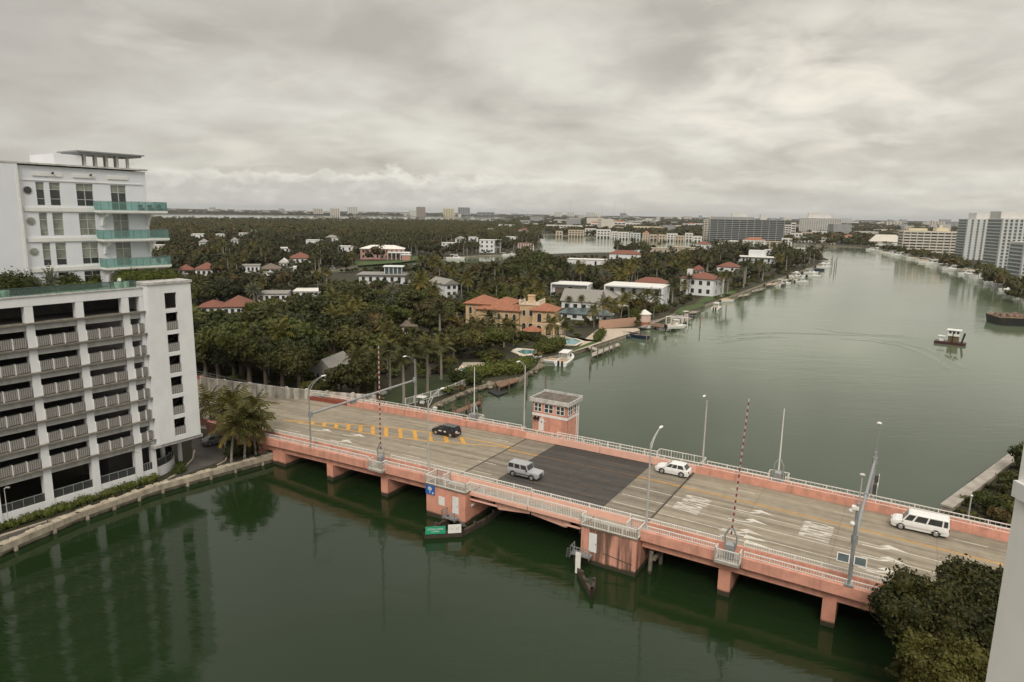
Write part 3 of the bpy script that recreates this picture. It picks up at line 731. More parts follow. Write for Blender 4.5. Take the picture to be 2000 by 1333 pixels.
# fog horn / lamp on pier 1 right flank
b = MB(); b.tube((-17.0, 0.3, 3.55), (-16.72, 0.3, 3.55), 0.28, 0.22, 10); obj('clearance_lamp', b, M_black, P1)
b = MB(); b.box(-16.995, -16.85, 0.2, 0.85, 2.2, 2.45); obj('conduit_box', b, M_signwhite, P1)
b = MB(); b.box(-1.35, -0.96, -0.9, -0.5, 3.2, 3.6); obj('clearance_lamp', b, M_black, P2)
b = MB(); b.tube((1.8, -1.2, 1.75), (5.3, -1.2, 1.35), 0.035, seg=5); b.tube((4.7, -1.2, 1.4), (4.7, -1.2, 0.4), 0.03, seg=5); obj('rusty_pipe', b, M_fender, P2)

# blue sign with a white palm-like emblem on pier 1
sg = thing('waterway_sign', 'square blue sign with white palm shaped emblem high on the first pink pier', 'sign', BL, BF.a)
b = MB(); b.box(-23.2, -21.75, -1.26, -1.21, 3.05, 4.30); F_ = obj('sign_panel', b, M_blue, sg)
b = MB()
for an, ln in ((90, .42), (125, .42), (60, .4), (160, .4), (22, .4), (-165, .33), (-18, .33)):
    cx, cz = -22.5, 3.78; dx, dz = cos(radians(an)), sin(radians(an)); nx, nz = -dz * 0.055, dx * 0.055
    b.face([(cx + nx, -1.264, cz + nz), (cx - nx, -1.264, cz - nz), (cx + dx * ln * .6 - nx * 1.6, -1.264, cz + dz * ln * .6 - nz * 1.6), (cx + dx * ln, -1.264, cz + dz * ln - 0.04), (cx + dx * ln * .6 + nx * 1.6, -1.264, cz + dz * ln * .6 + nz * 1.6)])
b.face([(-22.55, -1.265, 3.25), (-22.43, -1.265, 3.25), (-22.47, -1.265, 3.8), (-22.53, -1.265, 3.8)])
b.face([(-22.12, -1.265, 3.18), (-21.92, -1.265, 3.18), (-21.92, -1.265, 3.42), (-22.12, -1.265, 3.42)])
obj('emblem', b, M_signwhite, sg)

# tapered timber fenders round the feet of the piers
def fender(name, label, pts, z, th=0.35, h=0.9):
    t = thing(name, label, 'fender', BL, BF.a)
    b = MB(); 
    for (x0, y0), (x1, y1) in zip(pts, pts[1:]):
        L = math.hypot(x1 - x0, y1 - y0); a = (-(y1 - y0) / L * th / 2, (x1 - x0) / L * th / 2)
        for q in range(3):
            zz = z - h + 0.31 * q
            P = [(x0 - a[0], y0 - a[1], zz), (x1 - a[0], y1 - a[1], zz), (x1 + a[0], y1 + a[1], zz), (x0 + a[0], y0 + a[1], zz)]
            b.hexa(P + [(p[0], p[1], p[2] + 0.27) for p in P])
    obj('waling', b, M_fender, t)
    b = MB()
    for (x0, y0), (x1, y1) in zip(pts, pts[1:]):
        L = math.hypot(x1 - x0, y1 - y0); k = max(1, int(L / 1.6))
        for i in range(k + 1): obj('fender_pile', MB().tube((x0 + (x1 - x0) * i / k, y0 + (y1 - y0) * i / k, -2), (x0 + (x1 - x0) * i / k, y0 + (y1 - y0) * i / k, z + 0.35), 0.19, seg=7), M_fender, t)
    return t
f1p = [BF.at(x, y, 0.5) for x, y in ((829, 1044), (903, 1040), (950, 1015), (1002, 975))]
f1 = fender('timber_fender', 'dark timber fender carrying green and white signs round the first pink pier', [(f1p[0][0], -1.7), f1p[0], f1p[1], f1p[2], f1p[3]], 0.75)
f2p = [BF.at(x, y, 0.5) for x, y in ((1275, 1050), (1180, 1070), (1122, 1085), (1128, 1110), (1156, 1160), (1160, 1140))]
f2 = fender('timber_fender', 'dark broken timber fender with a white board round the second pink pier', f2p[2:], 0.8)
b = MB()
for (s_, n_) in ((7.0, 3.0), (7.0, 6.0), (7.2, 9.0), (6.6, 0.6)): b.tube((s_, n_, -2), (s_ + .2, n_, 2.6), 0.24, seg=7)
b.box(6.9, 7.3, 0.6, 9.2, 1.6, 1.9); o = obj('timber_dolphin', b, M_pile, None, loc=BL, rot=BF.a); tag(o, 'weathered timber piles leaning behind the second pink pier under the bridge', 'piles')
# signs on the first fender
def textobj(txt, size, m, parent, loc, rx=pi / 2, rz=0.0, off=0.0, name='lettering', stretch=1.0):
    cu = bpy.data.curves.new('t', 'FONT'); cu.body = txt; cu.align_x = 'CENTER'; cu.align_y = 'CENTER'; cu.size = size; cu.offset = off
    t = bpy.data.objects.new('t', cu); COL.objects.link(t); bpy.context.view_layer.update()
    me = bpy.data.meshes.new_from_object(t.evaluated_get(bpy.context.evaluated_depsgraph_get())); bpy.data.objects.remove(t); bpy.data.curves.remove(cu)
    me.name = name; me.materials.clear(); me.materials.append(m)
    o = mesh_obj(name, me, parent); o.location = loc; o.rotation_euler = (rx, 0, rz); o.scale = (stretch, 1, 1); return o
a0, a1 = f1p[0], f1p[1]
ang = math.atan2(a1[1] - a0[1], a1[0] - a0[0])
gx, gy = BF.w(*a0)
sg = thing('channel_sign', 'green rectangular sign with white lettering on the fender at the foot of the first pier', 'sign', (gx, gy, 0.95), BF.a + ang)
b = MB(); b.box(0.1, 2.55, -0.30, -0.24, -0.35, 0.62); obj('sign_panel', b, M_green, sg)
textobj('INDIAN CREEK\nCANAL', 0.30, M_signwhite, sg, (1.32, -0.306, 0.14))
sg = thing('clearance_sign', 'white rectangular board beside the green sign on the fender of the first pier', 'sign', (gx, gy, 0.95), BF.a + ang)
b = MB(); b.box(2.85, 4.45, -0.30, -0.24, -0.35, 0.75); obj('sign_panel', b, M_signwhite, sg)
textobj('11  12', 0.42, M_galv, sg, (3.65, -0.306, 0.2))
q = BF.w(*f2p[3]); sg = thing('clearance_board', 'narrow white tide board on the broken fender at the foot of the second pier', 'sign', (q[0], q[1], 0), BF.a)
b = MB(); b.box(-0.1, 0.5, -0.42, -0.34, 0.1, 2.6); obj('board', b, M_signwhite, sg); b = MB(); b.box(0.1, 0.3, -0.34, -0.2, -1, 2.5); obj('post', b, M_fender, sg)

# ------------------------------------------------- bridge tender's house
TH = thing('tender_house', 'pink bridge tender house with white window band and flat grimy roof beyond the roadway', 'building', BL, BF.a)
s0, s1, n0, n1 = -22.7, -16.5, 26.0, 30.2
b = MB(); b.box(s0, s1, n0, n1, -1.5, 9.3); b.box(s0 + 0.6, s1, 23.95, 25.99, -1.0, 4.38); Wl = obj('wall', b, M_pink, TH)
b = MB(); b.box(s0 - 0.06, s1 + 0.06, n0 - 0.06, n1 + 0.06, 6.95, 7.35); obj('white_band', b, M_white, TH)
b = MB(); b.box(s0 - 0.45, s1 + 0.45, n0 - 0.45, n1 + 0.45, 9.302, 9.75)
R_ = obj('roof', b, M_dirty_white, TH)
b = MB(); b.box(s0 - 0.2, s1 + 0.2, n0 - 0.2, n1 + 0.2, 9.752, 9.80); obj('roof_felt', b, mat('grimy_roof_felt', (0.13, 0.11, 0.09), .95, .45, 1.2), R_)
b = MB()
for q in (n0 - 0.45, n1 + 0.27): b.box(s0 - 0.45, s1 + 0.45, q, q + 0.18, 9.752, 9.95 if q < 28 else 10.15)
for q in (s0 - 0.45, s1 + 0.27): b.box(q, q + 0.18, n0 - 0.268, n1 + 0.268, 9.752, 9.93)
obj('roof_edge', b, M_dirty_white, R_)
def twin_window(parent, u0, u1, z0, z1, face_n=None, face_s=None, out=-1):
    """a framed pair of double-hung sashes on a wall at n=face_n or s=face_s"""
    def bx(mb, a, c_, za, zb, d0, d1):
        if face_n is not None: y0, y1 = sorted((face_n + out * d0, face_n + out * d1)); mb.box(a, c_, y0, y1, za, zb)
        else: x0, x1 = sorted((face_s + out * d0, face_s + out * d1)); mb.box(x0, x1, a, c_, za, zb)
    f = MB(); t = 0.09; um = (u0 + u1) / 2
    bx(f, u0, u0 + t, z0, z1, 0.002, 0.09); bx(f, u1 - t, u1, z0, z1, 0.002, 0.09); bx(f, um - t * .8, um + t * .8, z0, z1, 0.002, 0.09)
    for a, c_ in ((u0 + t, um - t * .8), (um + t * .8, u1 - t)):
        bx(f, a, c_, z0, z0 + t, 0.002, 0.085); bx(f, a, c_, z1 - t, z1, 0.002, 0.085); bx(f, a, c_, (z0 + z1) / 2 - 0.04, (z0 + z1) / 2 + 0.04, 0.002, 0.085)
    W_ = obj('window', f, M_white, parent)
    g = MB()
    for a, c_ in ((u0 + t, um - t * .8), (um + t * .8, u1 - t)): bx(g, a, c_, z0 + t, z1 - t, 0.003, 0.03)
    obj('pane', g, M_glass, W_)
for a, c_ in ((-22.4, -21.05), (-20.6, -18.95), (-18.45, -16.95)): twin_window(TH, a, c_, 7.65, 9.1, face_n=n0)
for a, c_ in ((26.25, 27.7), (28.3, 29.9)): twin_window(TH, a, c_, 7.65, 9.1, face_s=s1, out=1)
twin_window(TH, 26.6, 28.4, 7.65, 9.1, face_s=s0, out=-1)
b = MB(); b.box(-21.55, -20.65, n0 - 0.05, n0 - 0.002, 4.55, 6.6); D = obj('door', b, M_white, TH); b = MB(); b.box(-21.15, -20.95, n0 - 0.07, n0 - 0.052, 5.9, 6.15); obj('door_light', b, M_glass, D)
for q in (-22.15, -21.55):
    b = MB(); b.tube((q, n0 - 0.02, 6.6), (q - 0.05, n0 - 0.45, 6.55), 0.08, 0.24, 10); b.box(q - 0.14, q + 0.14, n0 - 0.25, n0 - 0.002, 6.3, 6.85); obj('warning_horn', b, M_black, TH)
for q in ((-20.9, 6.75), (-20.3, 6.2)): b = MB(); b.ball((q[0], n0 - 0.1, q[1]), 0.1); obj('wall_light', b, M_lamp_w, TH)
b = MB(); b.path([(s1 + 0.06, n0 + 3.3, 9.4), (s1 + 0.08, n0 + 3.3, 8.9), (s1 + 0.08, n0 + 3.3, 0.6)], 0.07, 6); obj('downpipe', b, M_white, TH)
b = MB(); b.box(s1 + 0.02, s1 + 0.16, n0 + 3.85, n0 + 4.0, 2.0, 9.3); obj('corner_strip', b, M_white, TH)
b = MB(); b.tube((-17.3, 27.0, 9.8), (-17.3, 27.0, 13.6), 0.05, 0.03, 6); b.ball((-17.45, 27.0, 12.9), 0.14); A1 = obj('antenna', b, M_galv, TH)

# ------------------------------------------------- street lamps
def lamp(s_, n_, h, arm, label, zoff=0.85, truss=True, m=None):
    x, y = BF.w(s_, n_); z = zd(s_) + zoff
    t = thing('street_lamp', label, 'street lamp', (x, y, z), BF.a, 'street lamps along the bridge')
    b = MB(); b.cbox(0, 0, 0, 0.5, 0.5, 0.12); b.tube((0, 0, 0.12), (0, 0, h), 0.13, 0.085, 10); obj('pole', b, m or M_alu, t, smooth=False)
    sx = 1 if arm > 0 else -1; L = abs(arm)
    b = MB(); b.path([(0, 0, h - 0.9), (0, sx * L * 0.35, h + 0.15), (0, sx * L * 0.8, h + 0.75), (0, sx * L, h + 0.95)], 0.045, 6)
    b.path([(0, 0, h - 0.1), (0, sx * L * 0.45, h + 0.6), (0, sx * L * 0.9, h + 0.93)], 0.04, 6); obj('arm', b, m or M_alu, t)
    b = MB(); y0 = sx * L; secs = []
    for i, (q, r, hh) in enumerate(((-0.1, .06, .06), (0.1, .15, .10), (0.45, .20, .13), (0.75, .14, .09), (0.85, .05, .04))):
        secs.append([(r * cos(2 * pi * k / 8), y0 + sx * q, h + 0.97 + hh * sin(2 * pi * k / 8)) for k in range(8)])
    b.loft(secs); obj('lamp_head', b, M_signwhite, t, smooth=True)
    return t
lamp(-45.6, 0.0, 9.2, 2.6, 'grey street lamp on the near parapet holding one end of the long gantry beam', m=M_galv)
lamp(-23.75, 0.1, 10.0, 2.7, 'tall street lamp rising beside the railed top of the first pink pier')
lamp(6.2, 0.1, 9.9, 2.7, 'tall street lamp just right of the second stained pink pier')
lamp(5.6, 24.1, 9.0, -1.2, 'street lamp on the far parapet behind the white car')
lamp(-23.3, 24.3, 10.3, -1.8, 'tall street lamp standing just left of the pink tender house')
lamp(-45.4, 24.0, 9.0, -2.3, 'grey street lamp on the far parapet holding the far end of the long gantry beam', m=M_galv)
x, y = at(566, 735, 2.0)
t = lamp(-60, 40, 9.0, -2.5, 'street lamp head poking out of the dark trees left of the bridge')
dd = at(528, 760, 2); q = at(526, 745, 1.5); t.location = (q[0], q[1], 1.3); 
# gantry beams
def beam(name, label, p0, p1, r, parts=()):
    t = thing(name, label, 'gantry', BL, BF.a)
    b = MB(); b.tube(p0, p1, r, r * 0.9, 10); obj('beam', b, M_galv, t)
    for q in (p0, p1): obj('clamp', MB().tube((q[0], q[1] - 0.02, q[2] - 0.45), (q[0], q[1] - 0.02, q[2] + 0.45), r + 0.13, seg=10), M_galv, t)
    b = MB()
    m_ = ((p0[0] + p1[0]) / 2, (p0[1] + p1[1]) / 2, (p0[2] + p1[2]) / 2); b.tube((m_[0], m_[1] - .25, m_[2]), (m_[0], m_[1] + .25, m_[2]), r + 0.09, seg=10)
    obj('clamp', b, M_galv, t)
    return t
zl = BF.on(638, 806, 0)[1]; zr_ = BF.on(828, 742, 24)[1]
print('gantry z', zl, zr_)
g1 = beam('sign_gantry', 'long grey tube gantry beam spanning the roadway at the left end of the bridge', (-45.6, 0.15, 9.6), (-45.4, 23.9, 9.9), 0.19)
for n_ in (8.5, 12.0, 15.5): obj('sign_bracket', MB().box(-45.75, -45.3, n_ - 0.15, n_ + 1.0, 9.15, 9.5), M_galv, g1)
# right hand mast with its far pole, cameras, solar panels and signal heads
s_, n_ = 26.3, 0.0
mp_ = thing('gantry_pole', 'thick grey near gantry pole with two solar panels at the right side of the bridge', 'pole', (*BF.w(s_, n_), zd(s_) + 0.85), BF.a)
b = MB(); b.cbox(0, 0, 0, 0.8, 0.8, 0.15); b.tube((0, 0, 0.15), (0, 0, 8.2), 0.19, 0.16, 10); obj('pole', b, M_galv, mp_)
b = MB(); b.tube((0.05, 0, 8.2), (0.05, 0, 10.9), 0.06, seg=6); b.ball((0.05, 0, 11.0), 0.26, sq=0.5); obj('camera_mast', b, M_alu, mp_)
b = MB(); b.box(-0.5, 0.1, -0.3, 0.2, 7.6, 7.9); b.ball((-0.55, -0.1, 7.4), 0.2); b.ball((-0.3, -0.2, 6.2), 0.24); obj('traffic_camera', b, M_signwhite, mp_)
for dx in (-0.72, 0.72):
    b = MB(); P = [(dx - .55, -0.45, 2.35), (dx + .55, -0.45, 2.35), (dx + .55, -0.25, 3.15), (dx - .55, -0.25, 3.15)]
    b.hexa([P[0], P[1], (P[1][0], P[1][1] + .05, P[1][2]), (P[0][0], P[0][1] + .05, P[0][2]), P[3], P[2], (P[2][0], P[2][1] + .05, P[2][2]), (P[3][0], P[3][1] + .05, P[3][2])]); S_ = obj('solar_panel', b, M_signwhite, mp_)
    b = MB(); b.face([(dx - .46, -0.445, 2.42), (dx + .46, -0.445, 2.42), (dx + .46, -0.272, 3.08), (dx - .46, -0.272, 3.08)]); obj('cell_face', b, M_bluegl, S_)
fp = thing('gantry_pole', 'grey far gantry pole on the far parapet at the right side of the bridge', 'pole', (*BF.w(26.5, 24.0), zd(s_) + 0.85), BF.a)
b = MB(); b.cbox(0, 0, 0, 0.8, 0.8, 0.15); b.tube((0, 0, 0.15), (0, 0, 6.0), 0.23, 0.2, 10); b.tube((0, 0, 6.0), (0, 0, 9.6), 0.08, 0.06, 8); obj('pole', b, M_galv, fp)
b = MB(); b.ball((0, -0.1, 9.7), 0.3, sq=0.5); obj('lamp_head', b, M_signwhite, fp)
g2 = beam('sign_gantry', 'thick grey tube gantry beam spanning the roadway at the right side of the bridge', (s_, 0.3, 9.6), (26.5, 23.8, 10.0), 0.17)
for n_ in (15.5, 18.6):
    sgn = thing('traffic_signal', 'boxy traffic signal head hanging from the right gantry, %s one' % ('nearer' if n_ < 17 else 'farther'), 'traffic signal', (*BF.w(26.6, n_), 9.0), BF.a, 'signal heads on the right gantry')
    b = MB(); b.box(0.25, 0.65, -0.18, 0.18, -0.2, 0.95); obj('housing', b, M_steel_dk, sgn)
    b = MB(); b.box(0.655, 0.70, -0.32, 0.32, -0.32, 1.07); obj('backplate', b, M_signwhite, sgn)
    b = MB(); b.box(0.0, 0.25, -0.04, 0.04, 0.4, 0.5); obj('bracket', b, M_galv, sgn)
# ------------------------------------------------- bridge gates, raised
def gate(s_, n_, h, label, striped=True, lean=0.0, side=-1):
    t = thing('bridge_gate', label, 'barrier gate', (*BF.w(s_, n_), zd(s_) + 0.2), BF.a, 'raised bridge gates')
    b = MB(); b.box(-0.45, 0.45, -0.35, 0.35, 0, 1.5); b.hexa([(-0.45, -0.35, 1.5), (0.45, -0.35, 1.5), (0.45, 0.35, 1.5), (-0.45, 0.35, 1.5), (-0.3, -0.2, 1.75), (0.3, -0.2, 1.75), (0.3, 0.2, 1.75), (-0.3, 0.2, 1.75)]); obj('housing', b, M_galv, t)
    b = MB(); b.path([(-0.55, 0, 1.2), (-0.6, 0, 2.4), (-0.15, 0, 3.3)], 0.10, 6); b.path([(0.55, 0, 1.2), (0.6, 0, 2.4), (0.15, 0, 3.3)], 0.10, 6); obj('counterweight_arm', b, M_galv, t)
    b = MB(); p = (lean * 0.14, 0.0)
    if striped:
        k = int((h - 2.6) / 0.34)
        for i in range(k):
            z0 = 2.6 + (h - 2.6) * i / k; z1 = 2.6 + (h - 2.6) * (i + 1) / k; b.mi = i % 2
            x0 = lean * (z0 - 2.6); x1 = lean * (z1 - 2.6); w0 = 0.075 - 0.025 * i / k
            b.hexa([(x0 - w0, -w0, z0), (x0 + w0, -w0, z0), (x0 + w0, w0, z0), (x0 - w0, w0, z0), (x1 - w0, -w0, z1), (x1 + w0, -w0, z1), (x1 + w0, w0, z1), (x1 - w0, w0, z1)])
        A = obj('gate_arm', b, [M_red, M_tapewhite], t)
    else:
        b.tube((0, 0, 1.8), (lean * h, 0, h), 0.11, 0.06, 6); A = obj('gate_arm', b, M_rail, t)
    x, y = BF.w(s_, n_)
    b = MB(); z0 = 0.0; e = side * 1.25
    b.box(-1.25, 1.25, min(0.15 * side, e), max(0.15 * side, e), -0.28, -0.08); obj('platform', b, M_conc, t)
    rail_pts('platform_rail', [(-1.2, 0.2 * side), (-1.2, e * .97), (1.2, e * .97), (1.2, 0.2 * side)], -0.05, 1.3, t, sp=0.22)
    return t
gate(-32.1, 0.15, 17.0, 'raised red and white striped gate arm on the near side between pier and gantry lamp', True, 0.0)
gate(15.2, 0.15, 17.0, 'raised red and white striped gate arm on the near side right of the stained pier', True, 0.045)
gate(-32.8, 24.0, 9.6, 'raised slim white gate arm on the far side left of the tender house', False, 0.0, 1)
gate(15.6, 24.0, 10.2, 'raised slim white gate arm on the far side right of the white car', False, 0.0, 1)
# ---------------------------------------------------------------- vehicles (x forward)
def car(name, label, loc, rz, paintm, L, Wd, H, belt, hood, xs, roofx, gnd=0.22, wheel=0.34, axles=(0.8, 3.5), win=(), glass_back=True, boxy=False, roofw=0.80, extras=None):
    """xs: rear x of cabin base, front x of cabin base; roofx: rear/front x of the roof"""
    t = thing(name, label, 'van' if 'van' in name else 'car', loc, rz)
    hw = Wd / 2
    b = MB(); prof = []
    # lower body: stations from rear to front (x, half width, z low, z top)
    st = [(0.0, hw * .86, gnd + .18, belt * .80), (0.10, hw * .96, gnd + .02, belt * .97), (0.5, hw, gnd, belt), (xs[1], hw, gnd, belt),
          (xs[1] + (L - xs[1]) * .55, hw * .985, gnd, hood + (belt - hood) * .35), (L - 0.22, hw * .93, gnd + .02, hood * .93), (L - 0.04, hw * .82, gnd + .10, hood * .78)]
    if boxy: st = [(0.0, hw * .97, gnd + .12, belt), (0.06, hw, gnd, belt), (0.5, hw, gnd, belt), (xs[1], hw, gnd, belt), (xs[1] + .06, hw, gnd, hood), (L - 0.12, hw * .98, gnd, hood * .97), (L, hw * .95, gnd + .12, hood * .90)]
    secs = []
    for x, w_, zl, zt in st:
        zm = zl + (zt - zl) * .55
        secs.append([(x, -w_ * .94, zl), (x, -w_, zm), (x, -w_ * .965, zt - .05), (x, -w_ * .90, zt), (x, w_ * .90, zt), (x, w_ * .965, zt - .05), (x, w_, zm), (x, w_ * .94, zl)])
    b.loft(secs); obj('body', b, paintm, t)
    # cabin
    b = MB(); w0, w1 = hw * .93, hw * roofw
    B4 = [(xs[0], -w0), (xs[1], -w0), (xs[1], w0), (xs[0], w0)]; T4 = [(roofx[0], -w1), (roofx[1], -w1), (roofx[1], w1), (roofx[0], w1)]
    z0, z1 = belt - 0.02, H - 0.07
    b.hexa([(x, y, z0) for x, y in B4] + [(x, y, z1) for x, y in T4])
    b.hexa([(x, y, z1) for x, y in T4] + [(x + (0.12 if x == roofx[0] else -0.18), y * .86, H) for x, y in T4])
    obj('cabin', b, paintm, t)
    def side(sy, u0, u1, v0=.14, v1=.90):
        def q(u, v):
            xb = xs[0] + (xs[1] - xs[0]) * u; xt = roofx[0] + (roofx[1] - roofx[0]) * u
            y = w0 + (w1 - w0) * v
            return (xb + (xt - xb) * v, sy * (y + 0.012), z0 + (z1 - z0) * v)
        m_ = MB(); m_.face([q(u0, v0), q(u1, v0), q(u1, v1), q(u0, v1)]); obj('side_window', m_, M_glass, t)
    for (u0, u1) in win:
        side(1, u0, u1); side(-1, u0, u1)
    def ends(x0, x1, sgn, nm, f=.88):
        m_ = MB(); v0, v1 = .10, .92
        P = []
        for v, s_ in ((v0, -1), (v0, 1), (v1, 1), (v1, -1)):
            w_ = (w0 + (w1 - w0) * v) * f; P.append((x0 + (x1 - x0) * v + sgn * 0.015, s_ * w_, z0 + (z1 - z0) * v))
        m_.face(P); obj(nm, m_, M_glass, t)
    ends(xs[1], roofx[1], 1, 'windshield'); ends(xs[0], roofx[0], -1, 'rear_window')
    for x in axles:
        for sy in (-1, 1):
            b = MB(); b.tube((x, sy * (hw - .24), wheel), (x, sy * (hw + .01), wheel), wheel, seg=16); Wq = obj('wheel', b, M_black, t)
            b = MB(); b.tube((x, sy * (hw + .012), wheel), (x, sy * (hw + .03), wheel), wheel * .62, wheel * .55, seg=10); obj('rim', b, M_rim, Wq)
            b = MB(); k = 12; y_ = sy * (hw + .006)
            pts = [(x + (wheel + .09) * cos(pi * i / k), y_, wheel + (wheel + .09) * sin(pi * i / k)) for i in range(k + 1)]
            b.face(pts); b.face([(p[0], p[1] - sy * .05, p[2]) for p in pts][::-1]); obj('wheel_arch', b, M_steel_dk, t)
    fx = L; rx = 0
    for sy in (-1, 1):
        b = MB(); b.box(L - .16, L + .005, *sorted((sy * hw * .50, sy * hw * .80)), hood * .66, hood * .80); obj('headlight', b, M_lamp_w, t)
        b = MB(); b.box(-.015, .14, *sorted((sy * hw * .70, sy * hw * .90)), belt * .70, belt * .92); obj('tail_light', b, M_lamp_r, t)
        b = MB(); b.box(xs[1] - .25, xs[1] - .08, *sorted((sy * hw * .95, sy * (hw + .2))), belt, belt + .16); obj('mirror', b, paintm if not boxy else M_steel_dk, t)
    b = MB(); b.box(L - .06, L + .012, -hw * .45, hw * .45, gnd + .12, hood * .74); obj('grille', b, M_steel_dk, t)
    b = MB(); b.box(-.03, .05, -.26, .26, gnd + .38, gnd + .52); obj('licence_plate', b, M_signwhite, t)
    b = MB(); b.box(.25, L - .25, -hw * .8, hw * .8, gnd - .06, gnd + .04); obj('underside', b, M_black, t)
    if extras: extras(t, hw)
    return t
def on_road(px0, py0, px1, py1, L, ax0):
    """nose/rear axle pixels -> location of the rear bumper and heading"""
    a = BF.at(px0, py0, 4.2); c_ = BF.at(px1, py1, 4.2); return a, c_
def place(s_rear, n_, forward=1):
    x, y = BF.w(s_rear, n_); z = zd(s_rear + forward * 2.3); return (x, y, z + 0.006), BF.a + (0 if forward > 0 else pi)
# grey boxy off-roader heading right
def gx(t, hw):
    b = MB(); b.tube((-0.06, 0, 1.05), (-0.24, 0, 1.05), 0.36, seg=14); obj('spare_wheel', b, M_black, t)
    b = MB()
    for q in (-.6, -.2, .2, .6): b.box(0.4, 3.1, q - .02, q + .02, 1.952, 1.985)
    obj('roof_rib', b, M_carsilver, t)
    b = MB()
    for sy in (-1, 1): b.box(.9, 3.9, *sorted((sy * hw, sy * (hw + .06))), .62, .70); b.box(.9, 3.2, *sorted((sy * hw * .9, sy * (hw + .1))), .34, .42)
    obj('side_trim', b, M_steel_dk, t)
loc, rz = place(-15.9, 8.0)
car('off_road_car', 'silver boxy off-roader with black wheels driving right over the dark part of the bridge', loc, rz, M_carsilver, 4.65, 1.86, 1.96, 1.18, 1.14, (0.03, 3.15), (0.12, 2.85), gnd=.36, wheel=.40, axles=(.85, 3.70), win=((.02, .28), (.335, .60), (.66, .95)), boxy=True, roofw=.84, extras=gx)
loc, rz = place(5.1, 20.05, -1)
car('white_car', 'white crossover car driving left just past the right end of the dark roadway', loc, rz, M_carwhite, 4.7, 1.9, 1.68, 1.02, .95, (0.28, 3.45), (0.75, 2.65), axles=(.95, 3.65), win=((.10, .40), (.44, .68), (.71, .94)), wheel=.36, roofw=.76)
def vx(t, hw):
    b = MB()
    for sy in (-1, 1): b.box(.5, 5.3, *sorted((sy * hw, sy * (hw + .015))), .62, .68)
    obj('side_trim', b, M_alu, t)
loc, rz = place(34.7, 19.35, -1)
car('passenger_van', 'long white passenger van driving left along the far side of the bridge', loc, rz, M_carwhite, 5.75, 2.0, 2.15, 1.20, 1.12, (0.03, 4.65), (0.10, 4.05), gnd=.30, wheel=.38, axles=(1.25, 4.70), win=((.035, .125), (.16, .46), (.50, .755), (.80, .965)), boxy=False, roofw=.86, extras=vx)
def tx(t, hw):
    b = MB()
    for sy in (-1, 1):
        for x0, x1 in ((1.75, 2.2), (2.65, 3.2)):
            b.box(x0, x1, *sorted((sy * (hw + .002), sy * (hw + .014))), .72, .90)
    obj('door_lettering', b, M_signwhite, t)
    b = MB(); b.box(-.02, .05, .30, .75, .78, 1.1); obj('rear_marking', b, M_signwhite, t)
loc, rz = place(-31.0, 16.95, -1)
car('black_car', 'black taxi like people carrier with white lettering driving left beside the yellow hatching', loc, rz, M_carblack, 4.75, 1.9, 1.74, 1.06, .98, (0.10, 3.75), (0.38, 2.75), axles=(.95, 3.80), win=((.04, .30), (.34, .62), (.66, .94)), wheel=.35, roofw=.78, extras=tx)
q = at(422, 862, 2.0)
car('parked_car', 'grey car half hidden behind the coconut palms at the foot of the white stair tower', (q[0] - 2.0, q[1] - 0.5, 1.36), radians(40), M_cargrey, 4.6, 1.85, 1.5, .95, .85, (0.5, 3.4), (1.0, 2.5), axles=(.9, 3.6), win=((.05, .48), (.52, .95)), roofw=.74)
# ---------------------------------------------------------------- parking garage, stair tower and the white apartment building
gx0, gy0 = at(280, 940, 1.5); GF = Fr(gx0, gy0, 56.0)
GL = (gx0, gy0, 0)
GR = thing('parking_garage', 'white multi storey parking garage with grey louvre panels on the left bank', 'garage', GL, GF.a)
FL = [7.1 + 3.02 * k for k in range(7)]
U0_, U1_ = -36.0, 2.1
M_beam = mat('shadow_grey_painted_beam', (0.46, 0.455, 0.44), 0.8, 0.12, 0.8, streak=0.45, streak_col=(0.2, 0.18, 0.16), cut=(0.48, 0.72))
cols = [-0.3 - 5.6 * k for k in range(7)]
for u in cols:
    b = MB(); b.box(u - 0.45, u + 0.45, 0.0, 0.9, 1.2, 27.2); obj('column', b, M_white_wall, GR)
b = MB(); b.box(1.55, 2.09, 0.0, 0.9, 1.2, 27.2); obj('column', b, M_white_wall, GR)
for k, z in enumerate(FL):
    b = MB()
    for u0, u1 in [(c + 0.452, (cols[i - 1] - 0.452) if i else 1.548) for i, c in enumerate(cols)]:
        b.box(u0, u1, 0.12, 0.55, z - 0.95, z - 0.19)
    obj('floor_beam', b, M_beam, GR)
    b = MB(); b.box(U0_, 2.095, -0.42, 0.6, z - 0.18, z + 0.0); obj('floor_ledge', b, M_ledge, GR)
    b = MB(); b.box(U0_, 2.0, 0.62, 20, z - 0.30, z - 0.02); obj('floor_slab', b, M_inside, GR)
b = MB(); b.box(U0_, U1_ - 0.01, -0.02, 0.9, 27.22, 28.3); obj('parapet_beam', b, M_white_wall, GR)
b = MB(); b.box(U0_, U1_ - 0.01, -0.14, 1.05, 28.302, 28.45); obj('parapet_coping', b, M_dirty_white, GR)
b = MB(); b.box(U0_, 2.09, 1.06, 22, 27.8, 28.40); b.box(2.092, 8.1, 6.32, 22, 27.8, 28.40); obj('roof_deck', b, M_conc, GR)
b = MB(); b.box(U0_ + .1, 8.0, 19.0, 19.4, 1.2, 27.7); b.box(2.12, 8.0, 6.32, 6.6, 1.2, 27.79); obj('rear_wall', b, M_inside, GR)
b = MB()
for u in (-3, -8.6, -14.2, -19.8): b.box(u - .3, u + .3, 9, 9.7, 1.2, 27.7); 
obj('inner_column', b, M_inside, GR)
b = MB(); b.box(U0_, 1.9, 6.0, 6.3, 25.2, 27.2); obj('inner_parapet', b, M_inside, GR)
